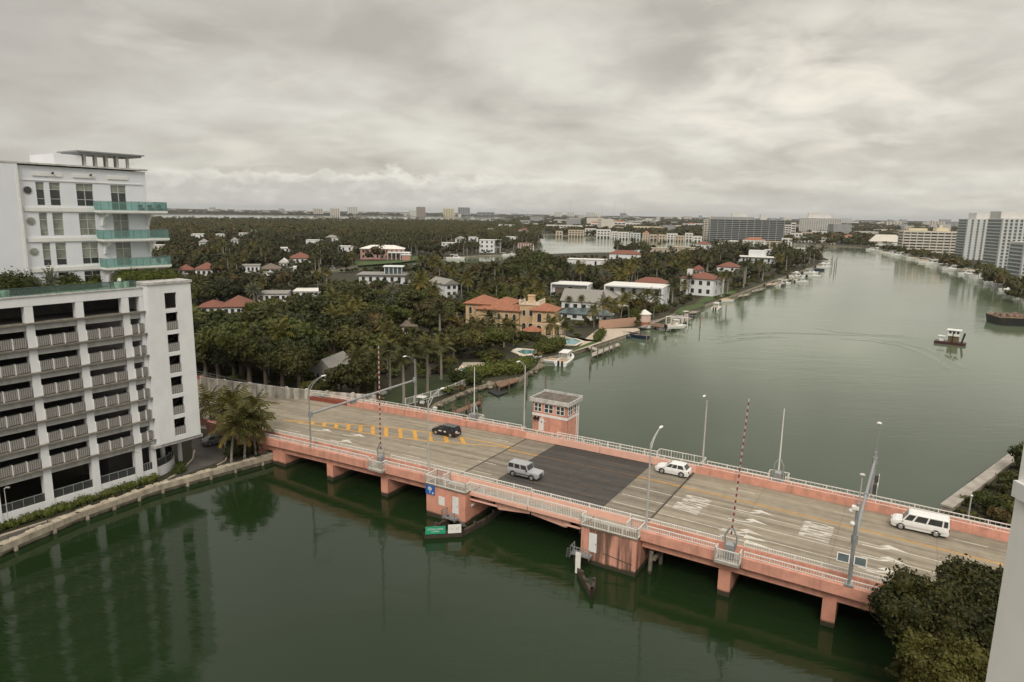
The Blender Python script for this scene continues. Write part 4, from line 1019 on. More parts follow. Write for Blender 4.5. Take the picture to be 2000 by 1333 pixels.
# ground floor plinth with a glass guard in each bay
b = MB()
for i, c in enumerate(cols):
    u1 = (cols[i - 1] - 0.452) if i else 1.548
    b.box(c + 0.452, u1, 0.1, 0.5, 1.2, 2.75)
obj('plinth_wall', b, M_white_wall, GR)
for i, c in enumerate(cols[:5]):
    u1 = (cols[i - 1] - 0.46) if i else 1.54
    g = MB(); g.box(c + 0.46, u1, 0.26, 0.29, 2.76, 3.75); G_ = obj('glass_guard', g, M_railglass, GR)
    p = MB(); p.box(c + 0.46, u1, 0.22, 0.33, 3.76, 3.83)
    for q in (0.25, 0.5, 0.75): uu_ = c + .46 + (u1 - c - .46) * q; p.box(uu_ - .03, uu_ + .03, 0.19, 0.25, 2.76, 3.755)
    obj('guard_rail', p, M_galv, G_)
def louver(u0, w_, z, parent=GR, v=0.05, skew=0.22, h=1.32):
    b = MB(); n = 6
    def at_(u, d=0.0): t = (u - u0) / w_; return v - skew * (1 - t) - d
    def blk(a, c_, z0, z1, d0, d1):
        b.hexa([(a, at_(a, d1), z0), (c_, at_(c_, d1), z0), (c_, at_(c_, d0), z0), (a, at_(a, d0), z0), (a, at_(a, d1), z1), (c_, at_(c_, d1), z1), (c_, at_(c_, d0), z1), (a, at_(a, d0), z1)])
    b.mi = 0
    blk(u0, u0 + w_, z, z + h, -0.05, 0.0)
    for i in range(n):
        a = u0 + w_ * (i + 0.16) / n; b.mi = 1; blk(a, a + w_ * 0.68 / n, z + 0.10, z + h - 0.10, 0.002, 0.05)
    b.mi = 2; a = u0; b.box(a - 0.06, a - 0.002, at_(a) - 0.05, at_(a) + 0.42, z, z + h)
    return obj('louvre_panel', b, [M_louver_dk, M_louver, M_white], parent)
for k, z in enumerate(FL[:-1]):
    for i, c in enumerate(cols[:4]):
        u1 = (cols[i - 1] - 0.5) if i else 1.5; n = 3 if i else 2 if u1 - c < 3 else 3
        if i == 0: n = 1 if False else 2
        w_ = (u1 - c - 0.5) / n if i else 0.95
        for j in range(n): louver(c + 0.50 + (w_ + 0.0) * j, w_ - 0.08, z + 0.03)
# stair tower
TS = 2.11; TV = -1.24
st_ = thing('stair_tower', 'tall plain white stair tower with one column of openings beside the garage', 'tower', GL, GF.a)
b = MB(); zt = 28.75; W0, W1 = 4.35, 6.05
b.box(TS, W0, TV, TV + 0.35, 6.4, zt); b.box(W1, 8.2, TV, TV + 0.35, 6.4, zt)
ops = [(25.3, 27.5)] + [(22.3 - 3.03 * k, 24.75 - 3.03 * k) for k in range(6)]
zs = sorted([z for o in ops for z in o])
edges = [6.4] + zs + [zt]
for a, c_ in zip(edges[::2], edges[1::2]): b.box(W0 + .002, W1 - .002, TV + .002, TV + 0.33, a, c_)
b.box(TS + .002, TS + 0.35, TV + 0.352, 6.1, 6.402, zt); b.box(7.85, 8.198, TV + 0.352, 6.1, 6.402, zt)
b.box(TS + .352, 7.848, TV + .352, 6.1, 6.4, 6.7)
obj('wall', b, M_white_wall, st_)
b = MB(); b.box(TS - 0.18, 8.38, TV - 0.18, 6.3, 28.752, 29.08); obj('roof_cap', b, M_dirty_white, st_)
b = MB()
for z0, z1 in ops[1:]:
    b.box(TS + .36, 7.84, TV + .36, 6.0, z0 - 0.35, z0 - 0.05)
    # stair flight
    b.hexa([(4.0, 0.6, z0 - .05), (6.4, 0.6, z0 + 1.5), (6.4, 2.0, z0 + 1.5), (4.0, 2.0, z0 - .05), (4.0, 0.6, z0 + .2), (6.4, 0.6, z0 + 1.75), (6.4, 2.0, z0 + 1.75), (4.0, 2.0, z0 + .2)])
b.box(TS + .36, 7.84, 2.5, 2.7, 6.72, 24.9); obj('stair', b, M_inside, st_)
b = MB(); b.box(TS + .36, 7.84, TV + .36, 6.0, 24.95, 25.25); obj('landing', b, M_conc, st_)
b = MB(); b.box(5.2, 5.9, 4.0, 4.4, 25.26, 28.7); b.box(TS + .36, 4.6, 4.0, 4.4, 25.26, 28.7); obj('inner_wall', b, M_white_wall, st_)
for z0, z1 in ops[1:]:
    L_ = louver(W0 + 0.01, W1 - W0 - 0.02, z0, st_, v=TV + 0.12, skew=0.0, h=1.22)
# overhang under the tower, curved lobby
b = MB(); b.box(1.3, 8.6, TV + .2, 9.0, 5.95, 6.398); obj('soffit', b, M_dirty_white, st_)
b = MB()
lob = thing('garage_lobby', 'curved white plinth and dark glass guard under the stair tower', 'lobby', GL, GF.a)
arc = [(1.55 + 5.2 * sin(t), 0.3 + 4.6 * (1 - cos(t)) - 0.0) for t in np.linspace(0, 1.75, 12)]
b = MB(); b.loft([[(u, v, 1.2), (u, v, 2.7), (u - .1, v + .3, 2.7), (u - .1, v + .3, 1.2)] for u, v in arc]); obj('plinth_wall', b, M_white_wall, lob)
b = MB(); b.loft([[(u - .05, v + .12, 2.71), (u - .05, v + .12, 3.75), (u - .07, v + .15, 3.75), (u - .07, v + .15, 2.71)] for u, v in arc]); G_ = obj('glass_guard', b, M_railglass, lob)
b = MB(); b.path([(u - .05, v + .13, 3.8) for u, v in arc], 0.05, 6)
for u, v in arc[1::2]: b.tube((u - .05, v + .13, 2.71), (u - .05, v + .13, 3.8), 0.035, seg=5)
obj('guard_rail', b, M_galv, G_)
for u, v in ((4.2, 2.2), (7.4, 3.4)):
    b = MB(); b.tube((u, v, 1.2), (u, v, 5.94), 0.32, seg=14); obj('column', b, M_white_wall, lob)
b = MB(); b.box(-2, 6.6, 5.2, 9, 1.2, 5.94); obj('core_wall', b, M_inside, lob)

# ---- white apartment building rising from the garage roof
TV5 = 5.0
LMK = []
AT = thing('apartment_building', 'white apartment building with teal glass balconies rising behind the garage roof', 'building', GL, GF.a)
on5 = lambda x, y, v=TV5: GF.on(x, y, v)
uL = on5(28, 320)[0]; uR = on5(283, 334)[0]; zT = on5(150, 329)[1]
print('apt', uL, uR, zT)
def hole_wall(mb, u0, u1, z0, z1, holes, v0, v1):
    """wall panel in u/z with rectangular holes (u0,u1,z0,z1)"""
    us = sorted(set([u0, u1] + [h[0] for h in holes] + [h[1] for h in holes]))
    for a, c_ in zip(us, us[1:]):
        zz = sorted([(h[2], h[3]) for h in holes if h[0] <= a + 1e-6 and h[1] >= c_ - 1e-6])
        cur = z0
        for p, q in zz:
            if p > cur: mb.box(a, c_, v0, v1, cur, p)
            cur = q
        if cur < z1: mb.box(a, c_, v0, v1, cur, z1)
rows = [(357, 403), (415, 461), (474, 520), (531, 575)]
wx = [[(70, 88), (98, 119), (150, 183), (217, 247)], [(76, 94), (104, 123), (154, 188), (222, 252)], [(83, 102), (111, 130), (161, 192), (227, 256)], [(88, 106), (118, 134), (166, 197), (231, 261)]]
ZT = [on5(150, 359)[1] - k * (on5(150, 359)[1] - on5(160, 530)[1]) / 3 for k in range(4)]
HH = on5(150, 359)[1] - on5(150, 403)[1]
UC = []
for j in range(4):
    l = on5(wx[0][j][0], 380)[0]; r = on5((wx[0][j][1] + wx[0][j][0]) / 2 + (wx[0][j][1] - wx[0][j][0]) / 2, 380)[0]
    UC.append((l + (0.1 if j == 0 else 0), r))
print('rows', ZT, HH, UC)
holes = []
for k in range(4):
    for j in range(4):
        holes.append((UC[j][0], UC[j][1], max(28.45, ZT[k] - HH - (0.7 if (k == 3) else 0) - (0.45 if j == 3 else 0)), ZT[k]))
pu = on5(54, 375)[0]
b = MB(); hole_wall(b, uL, uR, 28.41, zT, holes, TV5, TV5 + 0.3)
b.box(uL + .002, uR - .002, TV5 + 4.0, TV5 + 14, 28.41, zT - .1); b.box(uR - 0.3, uR - .001, TV5 + .302, TV5 + 4, 28.41, zT - .1); b.box(uL + .001, uL + .3, TV5 + .302, TV5 + 4, 28.41, zT - .1)
for k in range(4): b.box(uL + .31, uR - .31, TV5 + .31, TV5 + 3.99, ZT[k] + 0.25, ZT[k] + 0.5)
b.box(-40, uL - .002, TV5 - 0.35, TV5 + 14, 28.41, zT + 0.15)
WALL = obj('wall', b, M_tower_wall, AT)
b = MB(); b.box(uL - .15, uL + .12, TV5 - 0.45, TV5 - 0.352, 28.41, zT + .1); obj('downpipe', b, M_white, AT)
b = MB(); b.box(-40, uR + .2, TV5 - 0.2 - .2, TV5 + 14, zT + .16, zT + .36); obj('roof_coping', b, M_dirty_white, AT)
b = MB()
for k in range(3):
    z = (ZT[k] - HH + ZT[k + 1]) / 2; b.box(uL + 0.5, UC[3][0] - 1.0, TV5 - 0.16, TV5 - .002, z - 0.28, z + 0.22)
for j, e in ((0, 1), (2, 0), (3, 0)):
    a = UC[j][0] - .3; c_ = UC[1][1] + .3 if e else UC[j][1] + .3
    b.box(a, c_, TV5 - 0.12, TV5 - .002, ZT[0] + .75, ZT[0] + 1.15)
b.box(uL + .5, uR - .5, TV5 - 0.1, TV5 - .002, ZT[0] + .16, ZT[0] + .26)
obj('string_course', b, M_white, AT)
for k in range(4):
    for j in range(4):
        u0, u1, z0, z1 = holes[k * 4 + j]; w_ = u1 - u0; h = z1 - z0; v = TV5 + 0.14
        f = MB(); t = 0.06; f.box(u0, u1, v, v + .08, z0, z0 + t); f.box(u0, u1, v, v + .08, z1 - t, z1); f.box(u0, u0 + t, v + .001, v + .079, z0 + t, z1 - t); f.box(u1 - t, u1, v + .001, v + .079, z0 + t, z1 - t)
        f.box(u0 + t, u1 - t, v + .001, v + .079, z1 - h * .30 - .04, z1 - h * .30 + .04); f.box(u0 + t, u1 - t, v + .001, v + .079, z0 + h * .28, z0 + h * .28 + .07)
        if j >= 2:
            m_ = (u0 + u1) / 2; f.box(m_ - .05, m_ + .05, v + .002, v + .078, z0 + t, z1 - t)
        Wd = obj('window', f, M_alu, AT)
        p = MB(); zsplit = z0 + h * .28 if k == 2 and j < 3 else z0
        p.mi = 0 if k in (0, 3) else 1
        p.face([(u0 + t, v + .05, zsplit), (u1 - t, v + .05, zsplit), (u1 - t, v + .05, z1 - t), (u0 + t, v + .05, z1 - t)])
        if zsplit > z0: p.mi = 0; p.face([(u0 + t, v + .05, z0), (u1 - t, v + .05, z0), (u1 - t, v + .05, zsplit), (u0 + t, v + .05, zsplit)])
        if k == 0: p.mi = 1; p.face([(u0 + t, v + .045, z1 - h * .28), (u1 - t, v + .045, z1 - h * .28), (u1 - t, v + .045, z1 - t), (u0 + t, v + .045, z1 - t)])
        obj('pane', p, [M_glass, M_blind], Wd)
for k in range(4):
    z = ZT[k] - HH * .36
    b = MB(); b.tube((pu, TV5 - .05, z), (pu, TV5 - .002, z), 0.52, seg=18); R1 = obj('round_window', b, M_alu, AT)
    b = MB(); b.tube((pu, TV5 - .09, z), (pu, TV5 - .052, z), 0.43, seg=18); obj('pane', b, M_glass if k == 0 else M_blind, R1)
# balconies
bv = TV5 - 1.9
for k, (yt, yb, xl, xr) in enumerate(((391, 405, 197, 327), (446, 459, 202, 331), (498, 512, 208, 335))):
    ul, zb = GF.on(xl, yb, bv); ur = GF.on(xr, yb, bv)[0]; zt_ = GF.on(xl, yt, bv)[1]
    zb = holes[k * 4 + 3][2] - 0.05
    s_ = MB(); s_.box(ul, ur, bv, TV5 - .002, zb - .28, zb); s_.box(uR + .002, ur, TV5, TV5 + 1.6, zb - .28, zb); s_.box(ul + .15, ur - .15, bv + .15, TV5 - .002, zb - .42, zb - .281); BAL = obj('balcony', s_, M_white, AT)
    g = MB(); z1 = zb + 1.15
    g.box(ul + .03, ur - .03, bv + .03, bv + .05, zb + .01, z1); g.box(ul + .03, ul + .05, bv + .06, TV5 - .01, zb + .01, z1); g.box(ur - .05, ur - .03, bv + .06, TV5 + 1.5, zb + .01, z1); obj('glass_balustrade', g, M_teal, BAL)
    g = MB(); n = 9
    for i in range(n + 1): u = ul + .04 + (ur - ul - .08) * i / n; g.box(u - .02, u + .02, bv + .051, bv + .09, zb + .005, z1 + .02)
    g.box(ul, ur, bv + .02, bv + .09, z1 + .021, z1 + .07); g.box(ur - .08, ur - .01, bv + .1, TV5 + 1.5, z1 + .021, z1 + .07); g.box(ul + .01, ul + .08, bv + .1, TV5 - .01, z1 + .021, z1 + .07)
    obj('handrail', g, M_bluegl, BAL)
    for u in (ul + .9, uR - .25):
        c = MB(); prof = [(TV5 - .003, zb - .29), (bv + .3, zb - .29), (bv + .35, zb - .6), (TV5 - .9, zb - .85), (TV5 - .55, zb - 1.4), (TV5 - .35, zb - 1.9), (TV5 - .003, zb - 1.9)]
        a = [c.pt((u - .15, p[0], p[1] - .135)) for p in prof]; d = [c.pt((u + .15, p[0], p[1] - .135)) for p in prof]; n = len(prof)
        c.f.append(a); c.m.append(0); c.f.append(d[::-1]); c.m.append(0)
        for i in range(n): j = (i + 1) % n; c.f.append([a[i], d[i], d[j], a[j]]); c.m.append(0)
        obj('bracket', c, M_white, BAL)
    if k != 1:
        for i in range(3):
            ch = MB(); u = uR - 1.6 + i * 1.3; v_ = bv + .8; ch.box(u, u + .6, v_, v_ + .6, zb + .02, zb + .42); ch.box(u, u + .6, v_ + .55, v_ + .62, zb + .43, zb + .85)
            lb = ('leftmost', 'middle', 'rightmost')[i] + (' dark patio chair on the topmost teal balcony', ' white patio chair on the lowest teal balcony')[0 if k == 0 else 1]
            cho = obj('patio_chair', ch, M_steel_dk if k == 0 else M_white, None, loc=GL, rot=GF.a); tag(cho, lb, 'chair', 'chairs on the %s balcony' % ('top' if k == 0 else 'lowest'))
# rooftop block and open pavilion
vp = TV5 + 2.0
u0 = GF.on(107, 325, vp)[0]; u1 = GF.on(160, 326, vp)[0]; zt2 = GF.on(107, 300, vp)[1]; vb = GF.onu(60, 322, u0)[0]
print('pent', u0, u1, zt2, vb)
b = MB(); b.box(u0, u1, vp, min(vb, vp + 7), zT + .365, zt2); obj('rooftop_block', b, M_tower_wall, AT)
u2 = GF.on(253, 330, vp)[0]; zr = GF.on(200, 300, vp)[1]; ue = GF.on(276, 300, vp)[0]; us = GF.on(145, 294, vp)[0]
b = MB()
for i in range(5):
    u = u1 + .5 + (u2 - u1 - .6) * i / 4
    b.box(u - .16, u + .16, vp + .1, vp + .4, zT + .365, zr - .1)
    b.box(u - .16, u + .16, vp + 3.4, vp + 3.7, zT + .365, zr - .1)
pav = obj('pavilion_columns', b, M_dirty_white, AT); pav.name = 'pavilion'
b = MB(); b.box(us, ue, vp - .8, vp + 5.0, zr - .05, zr + .12); b.box(us + .3, ue - .3, vp - .5, vp + 4.6, zr - .28, zr - .052); obj('pavilion_roof', b, M_galv, AT)
for u in (uL + 4, uL + 8.5):
    b = MB(); b.tube((u, TV5 - .1, zT - .8), (u, TV5 - .35, zT - .75), .12, seg=8); obj('wall_light', b, M_black, AT)

# terrace rail and furniture
tr = thing('terrace_rail', 'teal glass guard rail along the garage roof edge', 'railing', GL, GF.a)
b = MB(); b.box(U0_, 1.4, 0.2, 0.22, 28.46, 29.35); obj('glass', b, M_palegl, tr)
b = MB(); b.box(U0_, 1.4, 0.16, 0.26, 29.352, 29.42)
for i in range(24): u = 1.35 - 1.6 * i; b.box(u - .04, u + .04, 0.225, 0.29, 28.46, 29.35)
obj('rail', b, M_bluegl, tr)

# ---------------------------------------------------------------- driveway, seawall and hedge strip at the garage foot
DR = [(-80, 1072), (0, 1047), (120, 1008), (260, 962), (338, 930), (376, 898), (374, 868), (380, 838), (420, 815), (455, 838), (452, 870), (436, 900), (300, 948), (150, 997), (0, 1062), (-80, 1090)]
w = MB(); w.face([(*at(x, y, 1.33), 1.33) for x, y in DR]); struct('driveway', w, M_asphalt)
def kerb(pts, w_, z0, z1, m, name='kerb', kind='structure'):
    b = MB()
    for p, q in zip(pts, pts[1:]):
        L = math.hypot(q[0] - p[0], q[1] - p[1]); b.cbox((p[0] + q[0]) / 2, (p[1] + q[1]) / 2, z0, L + w_ * .5, w_, z1 - z0, math.atan2(q[1] - p[1], q[0] - p[0]))
    return b
inn = [at(x, y, 1.4) for x, y in [(-60, 1068), (0, 1047), (120, 1009), (200, 984), (262, 962), (312, 945), (340, 929), (362, 912), (377, 896), (380, 880)]]
b = kerb(inn, 0.22, 1.2, 1.47, M_conc); struct('kerb', b, M_sand)
b = kerb([at(x, y, 1.4) for x, y in [(452, 850), (454, 872), (440, 900), (425, 908)]], 0.2, 1.2, 1.46, M_conc); struct('kerb', b, M_sand)
SWp = [at(x, y, 1.3) for x, y in [(-120, 1110), (0, 1066), (150, 1002), (300, 950), (440, 912), (546, 884)]]
sw = thing('seawall', 'pale rough concrete seawall with capstones in front of the garage driveway', 'seawall', (SWp[1][0], SWp[1][1], 0), 0)
o_ = SWp[1]; sp_ = [(p[0] - o_[0], p[1] - o_[1]) for p in SWp]
b = MB()
for p, q in zip(sp_, sp_[1:]):
    L = math.hypot(q[0] - p[0], q[1] - p[1]); b.cbox((p[0] + q[0]) / 2, (p[1] + q[1]) / 2, 0.65, L + 0.3, 0.9, 0.75, math.atan2(q[1] - p[1], q[0] - p[0]))
obj('wall_cap', b, M_seaconc, sw)
rr = random.Random(3); M_cap = mat('pale_capstone', (0.42, 0.37, 0.285), 0.9, 0.25, 1.5, bump=0.4)
for p, q in zip(sp_, sp_[1:]):
    L = math.hypot(q[0] - p[0], q[1] - p[1]); a = math.atan2(q[1] - p[1], q[0] - p[0]); k = int(L / .95)
    for i in range(k):
        t = (i + .5) / k; wd = 0.62 + .3 * rr.random()
        if i % 3 == 2: continue
        x = p[0] + (q[0] - p[0]) * t - sin(a) * 0.12; y = p[1] + (q[1] - p[1]) * t + cos(a) * 0.12
        b = MB(); obj('capstone', b.cbox(x, y, 1.402, 0.9 * (.8 + .4 * rr.random()), wd, 0.08 + .10 * rr.random(), a + rr.uniform(-.1, .1), .8), M_cap, sw)
b = MB(); c_ = MB()
for p, q in zip(sp_, sp_[1:]):
    L = math.hypot(q[0] - p[0], q[1] - p[1]); a = math.atan2(q[1] - p[1], q[0] - p[0]); k = max(1, int(L / 3.2))
    for i in range(k):
        t = (i + .3) / k; x = p[0] + (q[0] - p[0]) * t + sin(a) * .38; y = p[1] + (q[1] - p[1]) * t - cos(a) * .38
        obj('wall_pile', MB().cbox(x, y, -1.5, .32, .32, 2.1, a), M_seaconc, sw)
    k = max(1, int(L / 2.2))
    for i in range(k):
        t = (i + .5) / k; x = p[0] + (q[0] - p[0]) * t - sin(a) * .32; y = p[1] + (q[1] - p[1]) * t + cos(a) * .32
        c_.tube((x, y, 1.4), (x, y, 1.95), .05, seg=5)
    c_.tube((p[0] - sin(a) * .32, p[1] + cos(a) * .32, 1.72), (q[0] - sin(a) * .32, q[1] + cos(a) * .32, 1.72), .025, seg=4)
obj('guard_rail', c_, M_steel_dk, sw)
q = at(268, 955, 1.4)
for (x, y, lb) in ((268, 952, 'right of the two slim grey posts in the hedge strip by the garage'), (18, 1030, 'left of the two slim grey posts in the hedge strip by the garage')):
    q = at(x, y, 1.4); t = thing('lamp_post', lb, 'lamp post', (q[0], q[1], 1.3), 0, 'posts in the hedge strip')
    b = MB(); b.tube((0, 0, 0), (0, 0, 5.0), .06, .04, 6); obj('post', b, M_alu, t); b = MB(); b.tube((0, 0, 4.9), (.5, -.2, 5.2), .04, seg=5); b.box(.35, .8, -.3, -.1, 5.15, 5.25); obj('lamp_head', b, M_alu, t)
# the wall of the viewpoint building at the right edge
VB = thing('building_wall', 'blurred plain white building wall filling the lower right edge', 'wall', (0, 0, 0), 0)
qx, qy = at(1985, 958, 39 - 4.2); q2 = at(1925, 1333, 39 - 9.0)
b = MB(); b.hexa([(qx, qy, 1.2), (qx + 8, qy - 3, 1.2), (qx + 8, qy - 12, 1.2), (qx + .3, qy - 12, 1.2), (qx, qy, 43), (qx + 8, qy - 3, 43), (qx + 8, qy - 12, 43), (qx + .3, qy - 12, 43)])
obj('wall', b, mat('sunny_white_wall', (0.80, 0.78, 0.74), 0.7, 0.05, 0.4, streak=.15, streak_col=(.5, .47, .42)), VB)
b = MB(); b.box(qx - .09, qx - .002, qy - .4, qy - .02, 34.72, 34.98); obj('ledge', b, M_white, VB)
print('viewwall', qx, qy, q2)
# ---------------------------------------------------------------- houses of the wooded islands
PROT = []     # (x0, y0, x1, y1, depth): what must stay visible behind the trees
FOOT = []     # footprints where nothing grows: (x, y, radius)
def pxm(x, y, z=1.3):
    X, Y = at(x, y, z); return FPX / proj(X, Y, z)[2]
def protect(x0, y0, x1, y1, yb, xc=None):
    X, Y = at(xc or (x0 + x1) / 2, yb, 1.3); PROT.append((x0, y0, x1, y1, proj(X, Y, 1.3)[2] - 3))
def hip(mb, x0, x1, y0, y1, z0, h, ov=0.6, gable=False):
    x0 -= ov; x1 += ov; y0 -= ov; y1 += ov; w_, d = x1 - x0, y1 - y0
    base = [(x0, y0, z0), (x1, y0, z0), (x1, y1, z0), (x0, y1, z0)]
    low = [(p[0], p[1], z0 - 0.18) for p in base]
    if w_ >= d: r = 0.02 if gable else d / 2; R_ = [(x0 + r, (y0 + y1) / 2, z0 + h), (x1 - r, (y0 + y1) / 2, z0 + h)]
    else: r = 0.02 if gable else w_ / 2; R_ = [((x0 + x1) / 2, y0 + r, z0 + h), ((x0 + x1) / 2, y1 - r, z0 + h)]
    i = [mb.pt(p) for p in base]; r_ = [mb.pt(p) for p in R_]; l = [mb.pt(p) for p in low]
    if w_ >= d: F = [[i[0], i[1], r_[1], r_[0]], [i[1], i[2], r_[1]], [i[2], i[3], r_[0], r_[1]], [i[3], i[0], r_[0]]]
    else: F = [[i[0], i[1], r_[0]], [i[1], i[2], r_[1], r_[0]], [i[2], i[3], r_[1]], [i[3], i[0], r_[0], r_[1]]]
    for k in range(4): F.append([l[k], l[(k + 1) % 4], i[(k + 1) % 4], i[k]])
    F.append(l[::-1])
    for f in F: mb.f.append(f); mb.m.append(mb.mi)
def wins(parent, u0, u1, y, z0, z1, n, w_, m=None, arch=False, side='y', out=-1, frame=True, name='window'):
    for k in range(n):
        c = u0 + (u1 - u0) * (k + .5) / n
        g = MB()
        def bx(mb, a, b_, za, zb, d0, d1):
            p, q = sorted((y + out * d0, y + out * d1))
            if side == 'y': mb.box(a, b_, p, q, za, zb)
            else: mb.box(p, q, a, b_, za, zb)
        if frame: bx(g, c - w_ / 2 - .08, c + w_ / 2 + .08, z0 - .08, z1 + .08, .002, .06); F_ = obj(name, g, M_stone if arch else M_white, parent)
        else: F_ = parent
        g = MB()
        if arch:
            P = [(c - w_ / 2, z0), (c + w_ / 2, z0)] + [(c + w_ / 2 * cos(t), z1 - w_ / 2 + w_ / 2 * sin(t)) for t in np.linspace(0, pi, 8)]
            g.face([((p[0], y + out * .07, p[1]) if side == 'y' else (y + out * .07, p[0], p[1])) for p in P])
        else: bx(g, c - w_ / 2, c + w_ / 2, z0, z1, .065 if frame else .01, .08 if frame else .06)
        obj('pane' if frame else name, g, m or M_glass, F_)
def house(name, label, x0, x1, yb, yt, dep, rot, roof, wallm=None, roofm=None, rh=2.0, rows=1, n=4, zb=1.3, flat_over=0.4, cat='house', group=None, rise=None, prot=True, sidewin=True, fac=1.0, keep=.55):
    xc = (x0 + x1) / 2; X, Y = at(xc, yb, zb); s_ = FPX / proj(X, Y, zb)[2]
    w_ = (x1 - x0) / s_ * fac; h = (yb - yt) / s_ if rise is None else rise
    a = math.atan2(Y, X) - pi / 2 + radians(rot)     # faces the viewpoint, then turned
    t = thing(name, label, cat, (X, Y, zb), a, group)
    b = MB(); b.box(-w_ / 2, w_ / 2, 0, dep, -0.3, h); obj('wall', b, wallm or M_white_wall, t)
    b = MB()
    if roof == 'flat': b.box(-w_ / 2 - flat_over, w_ / 2 + flat_over, -flat_over, dep + flat_over, h + .002, h + .35)
    else: hip(b, -w_ / 2, w_ / 2, 0, dep, h + .19, rh, gable=(roof == 'gable'))
    obj('roof', b, roofm or M_tile_red, t)
    fh = h / rows
    for r in range(rows):
        z0 = fh * r + fh * .28; z1 = fh * r + fh * .80
        wins(t, -w_ / 2 + .4, w_ / 2 - .4, 0.0, z0, z1, n, min(1.6, (w_ - .8) / n * .55))
        if sidewin: wins(t, .6, dep - .6, w_ / 2, z0, z1, max(1, n // 2), 1.3, side='x', out=1)
    FOOT.append((X + sin(-a) * dep * .5, Y + cos(a) * dep * .5, max(w_, dep) * .46)); LMK.append((X, Y, label))
    if (xc < 880 or xc > 1140) and keep < .78: keep = .80
    sh_ = (x1 - x0) * (.16 if xc < 900 or yb < 500 else .02)
    if prot: PROT.append((x0 + sh_, yt - rh * s_ * (roof != 'flat') - 1, x1 - sh_, yb - (yb - yt) * keep, proj(X, Y, zb)[2] - 2))
    return t, w_, h
# ---- ochre mansion with terracotta roofs
LMK.append((*at(1000, 640, 1.3), 'ochre waterfront mansion'))
X, Y = at(1000, 652, 1.3); MR = radians(-16)
man = thing('mansion', 'ochre waterfront mansion with terracotta hip roofs and balustraded roof terrace', 'house', (X, Y, 1.3), MR)
MFr = Fr(X, Y, -16)
wl_ = [(-17.5, -9.5, 5, 16, 8.2), (-13, 1.5, 2.5, 12, 6.9), (1.6, 8.0, 3.0, 10, 9.0), (6.6, 13.6, 0.0, 7.5, 7.8)]
for i, (a, c_, d, e, h) in enumerate(wl_):
    b = MB(); b.box(a, c_, d, e, -.3, h); obj('wall', b, M_ochre, man)
    b = MB()
    if i != 2: hip(b, a, c_, d, e, h + .19, 1.9 if i else 2.2, .8)
    else: b.box(a - .25, c_ + .25, d - .25, e + .25, h + .002, h + .25)
    obj('roof', b, M_tile if i != 2 else M_stone, man)
b = MB(); hip(b, -9.0, -2.0, 7, 16, 8.6, 1.6, .6); obj('roof', b, M_tile, man)
b = MB(); b.box(-8.5, -2.5, 7.5, 15.5, 6.91, 8.4); obj('wall', b, M_ochre, man)
b = MB()
for (a, c_, d, e) in ((1.5, 8.1, 2.9, 3.1), (1.5, 1.7, 3.1, 10), (7.9, 8.1, 3.1, 10)):
    b.box(a, c_, d, e, 10.1, 10.3)
for u in np.arange(1.6, 8.2, .45): b.box(u - .07, u + .07, 2.93, 3.07, 9.25, 10.1)
for u in (1.6, 3.2, 6.4, 8.0): b.box(u - .28, u + .28, 2.75, 3.28, 9.25, 10.7)
for d in (5.2, 7.4, 9.8): b.box(7.75, 8.25, d - .25, d + .25, 9.25, 10.6)
obj('balustrade', b, M_stone, man)
b = MB(); b.box(3.4, 5.4, 6, 8, 9.26, 11.6); b.box(3.2, 5.6, 5.8, 8.2, 11.602, 11.8); obj('chimney', b, M_ochre, man)
wins(man, -17, -10, 5, 5.0, 7.2, 3, .9, arch=True); wins(man, -17, -10, 5, 1.0, 3.6, 3, .9, arch=True)
wins(man, -9, 1.2, 2.5, 3.9, 5.9, 4, 1.0, arch=True); wins(man, -9, 1.2, 2.5, .5, 2.8, 4, 1.2, arch=True)
wins(man, 1.9, 6.4, 3.0, 5.6, 7.3, 2, 1.0); wins(man, 1.9, 6.4, 3.0, .4, 3.2, 2, 1.3, arch=True)
wins(man, 7.4, 13.2, 0, 4.2, 7.0, 2, 1.3, arch=True); wins(man, 7.2, 13.4, 0, .2, 3.2, 2, 1.7, arch=True)
wins(man, .8, 7, 13.6, 4.2, 6.8, 2, 1.2, arch=True, side='x', out=1); wins(man, .8, 7, 13.6, .3, 3.2, 2, 1.6, arch=True, side='x', out=1)
b = MB(); b.box(6.5, 13.7, -.12, -.002, 3.55, 3.8); b.box(13.602, 15.6, 1, 6, 3.5, 3.75); 
for v in (1.2, 3.5, 5.8): b.tube((15.3, v, 0), (15.3, v, 3.5), .16, seg=8)
b.box(15.4, 15.55, 1, 6, 3.76, 4.6); obj('loggia', b, M_stone, man)
FOOT += [(*MFr.w(-12, 10), 9), (*MFr.w(-4, 8), 9), (*MFr.w(4, 6), 7), (*MFr.w(10, 4), 7)]
PROT += [(893, 582, 1012, 612, 222), (1008, 578, 1090, 640, 216), (1015, 640, 1100, 662, 203), (900, 615, 925, 635, 205)]
X, Y = at(1040, 662, 1.3)
gz = thing('garden_pavilion', 'small round pavilion with low red tile roof beside the mansion pool', 'pavilion', (X, Y, 1.3), 0)
b = MB(); b.loft([[(3.4 * cos(2 * pi * k / 10), 3.4 * sin(2 * pi * k / 10), 2.7) for k in range(10)], [(.1 * cos(2 * pi * k / 10), .1 * sin(2 * pi * k / 10), 4.1) for k in range(10)]]); obj('roof', b, M_tile, gz)
for k in range(6):
    b = MB(); b.tube((2.7 * cos(k * pi / 3 + .2), 2.7 * sin(k * pi / 3 + .2), 0), (2.7 * cos(k * pi / 3 + .2), 2.7 * sin(k * pi / 3 + .2), 2.69), .14, seg=6); obj('column', b, M_stone, gz)
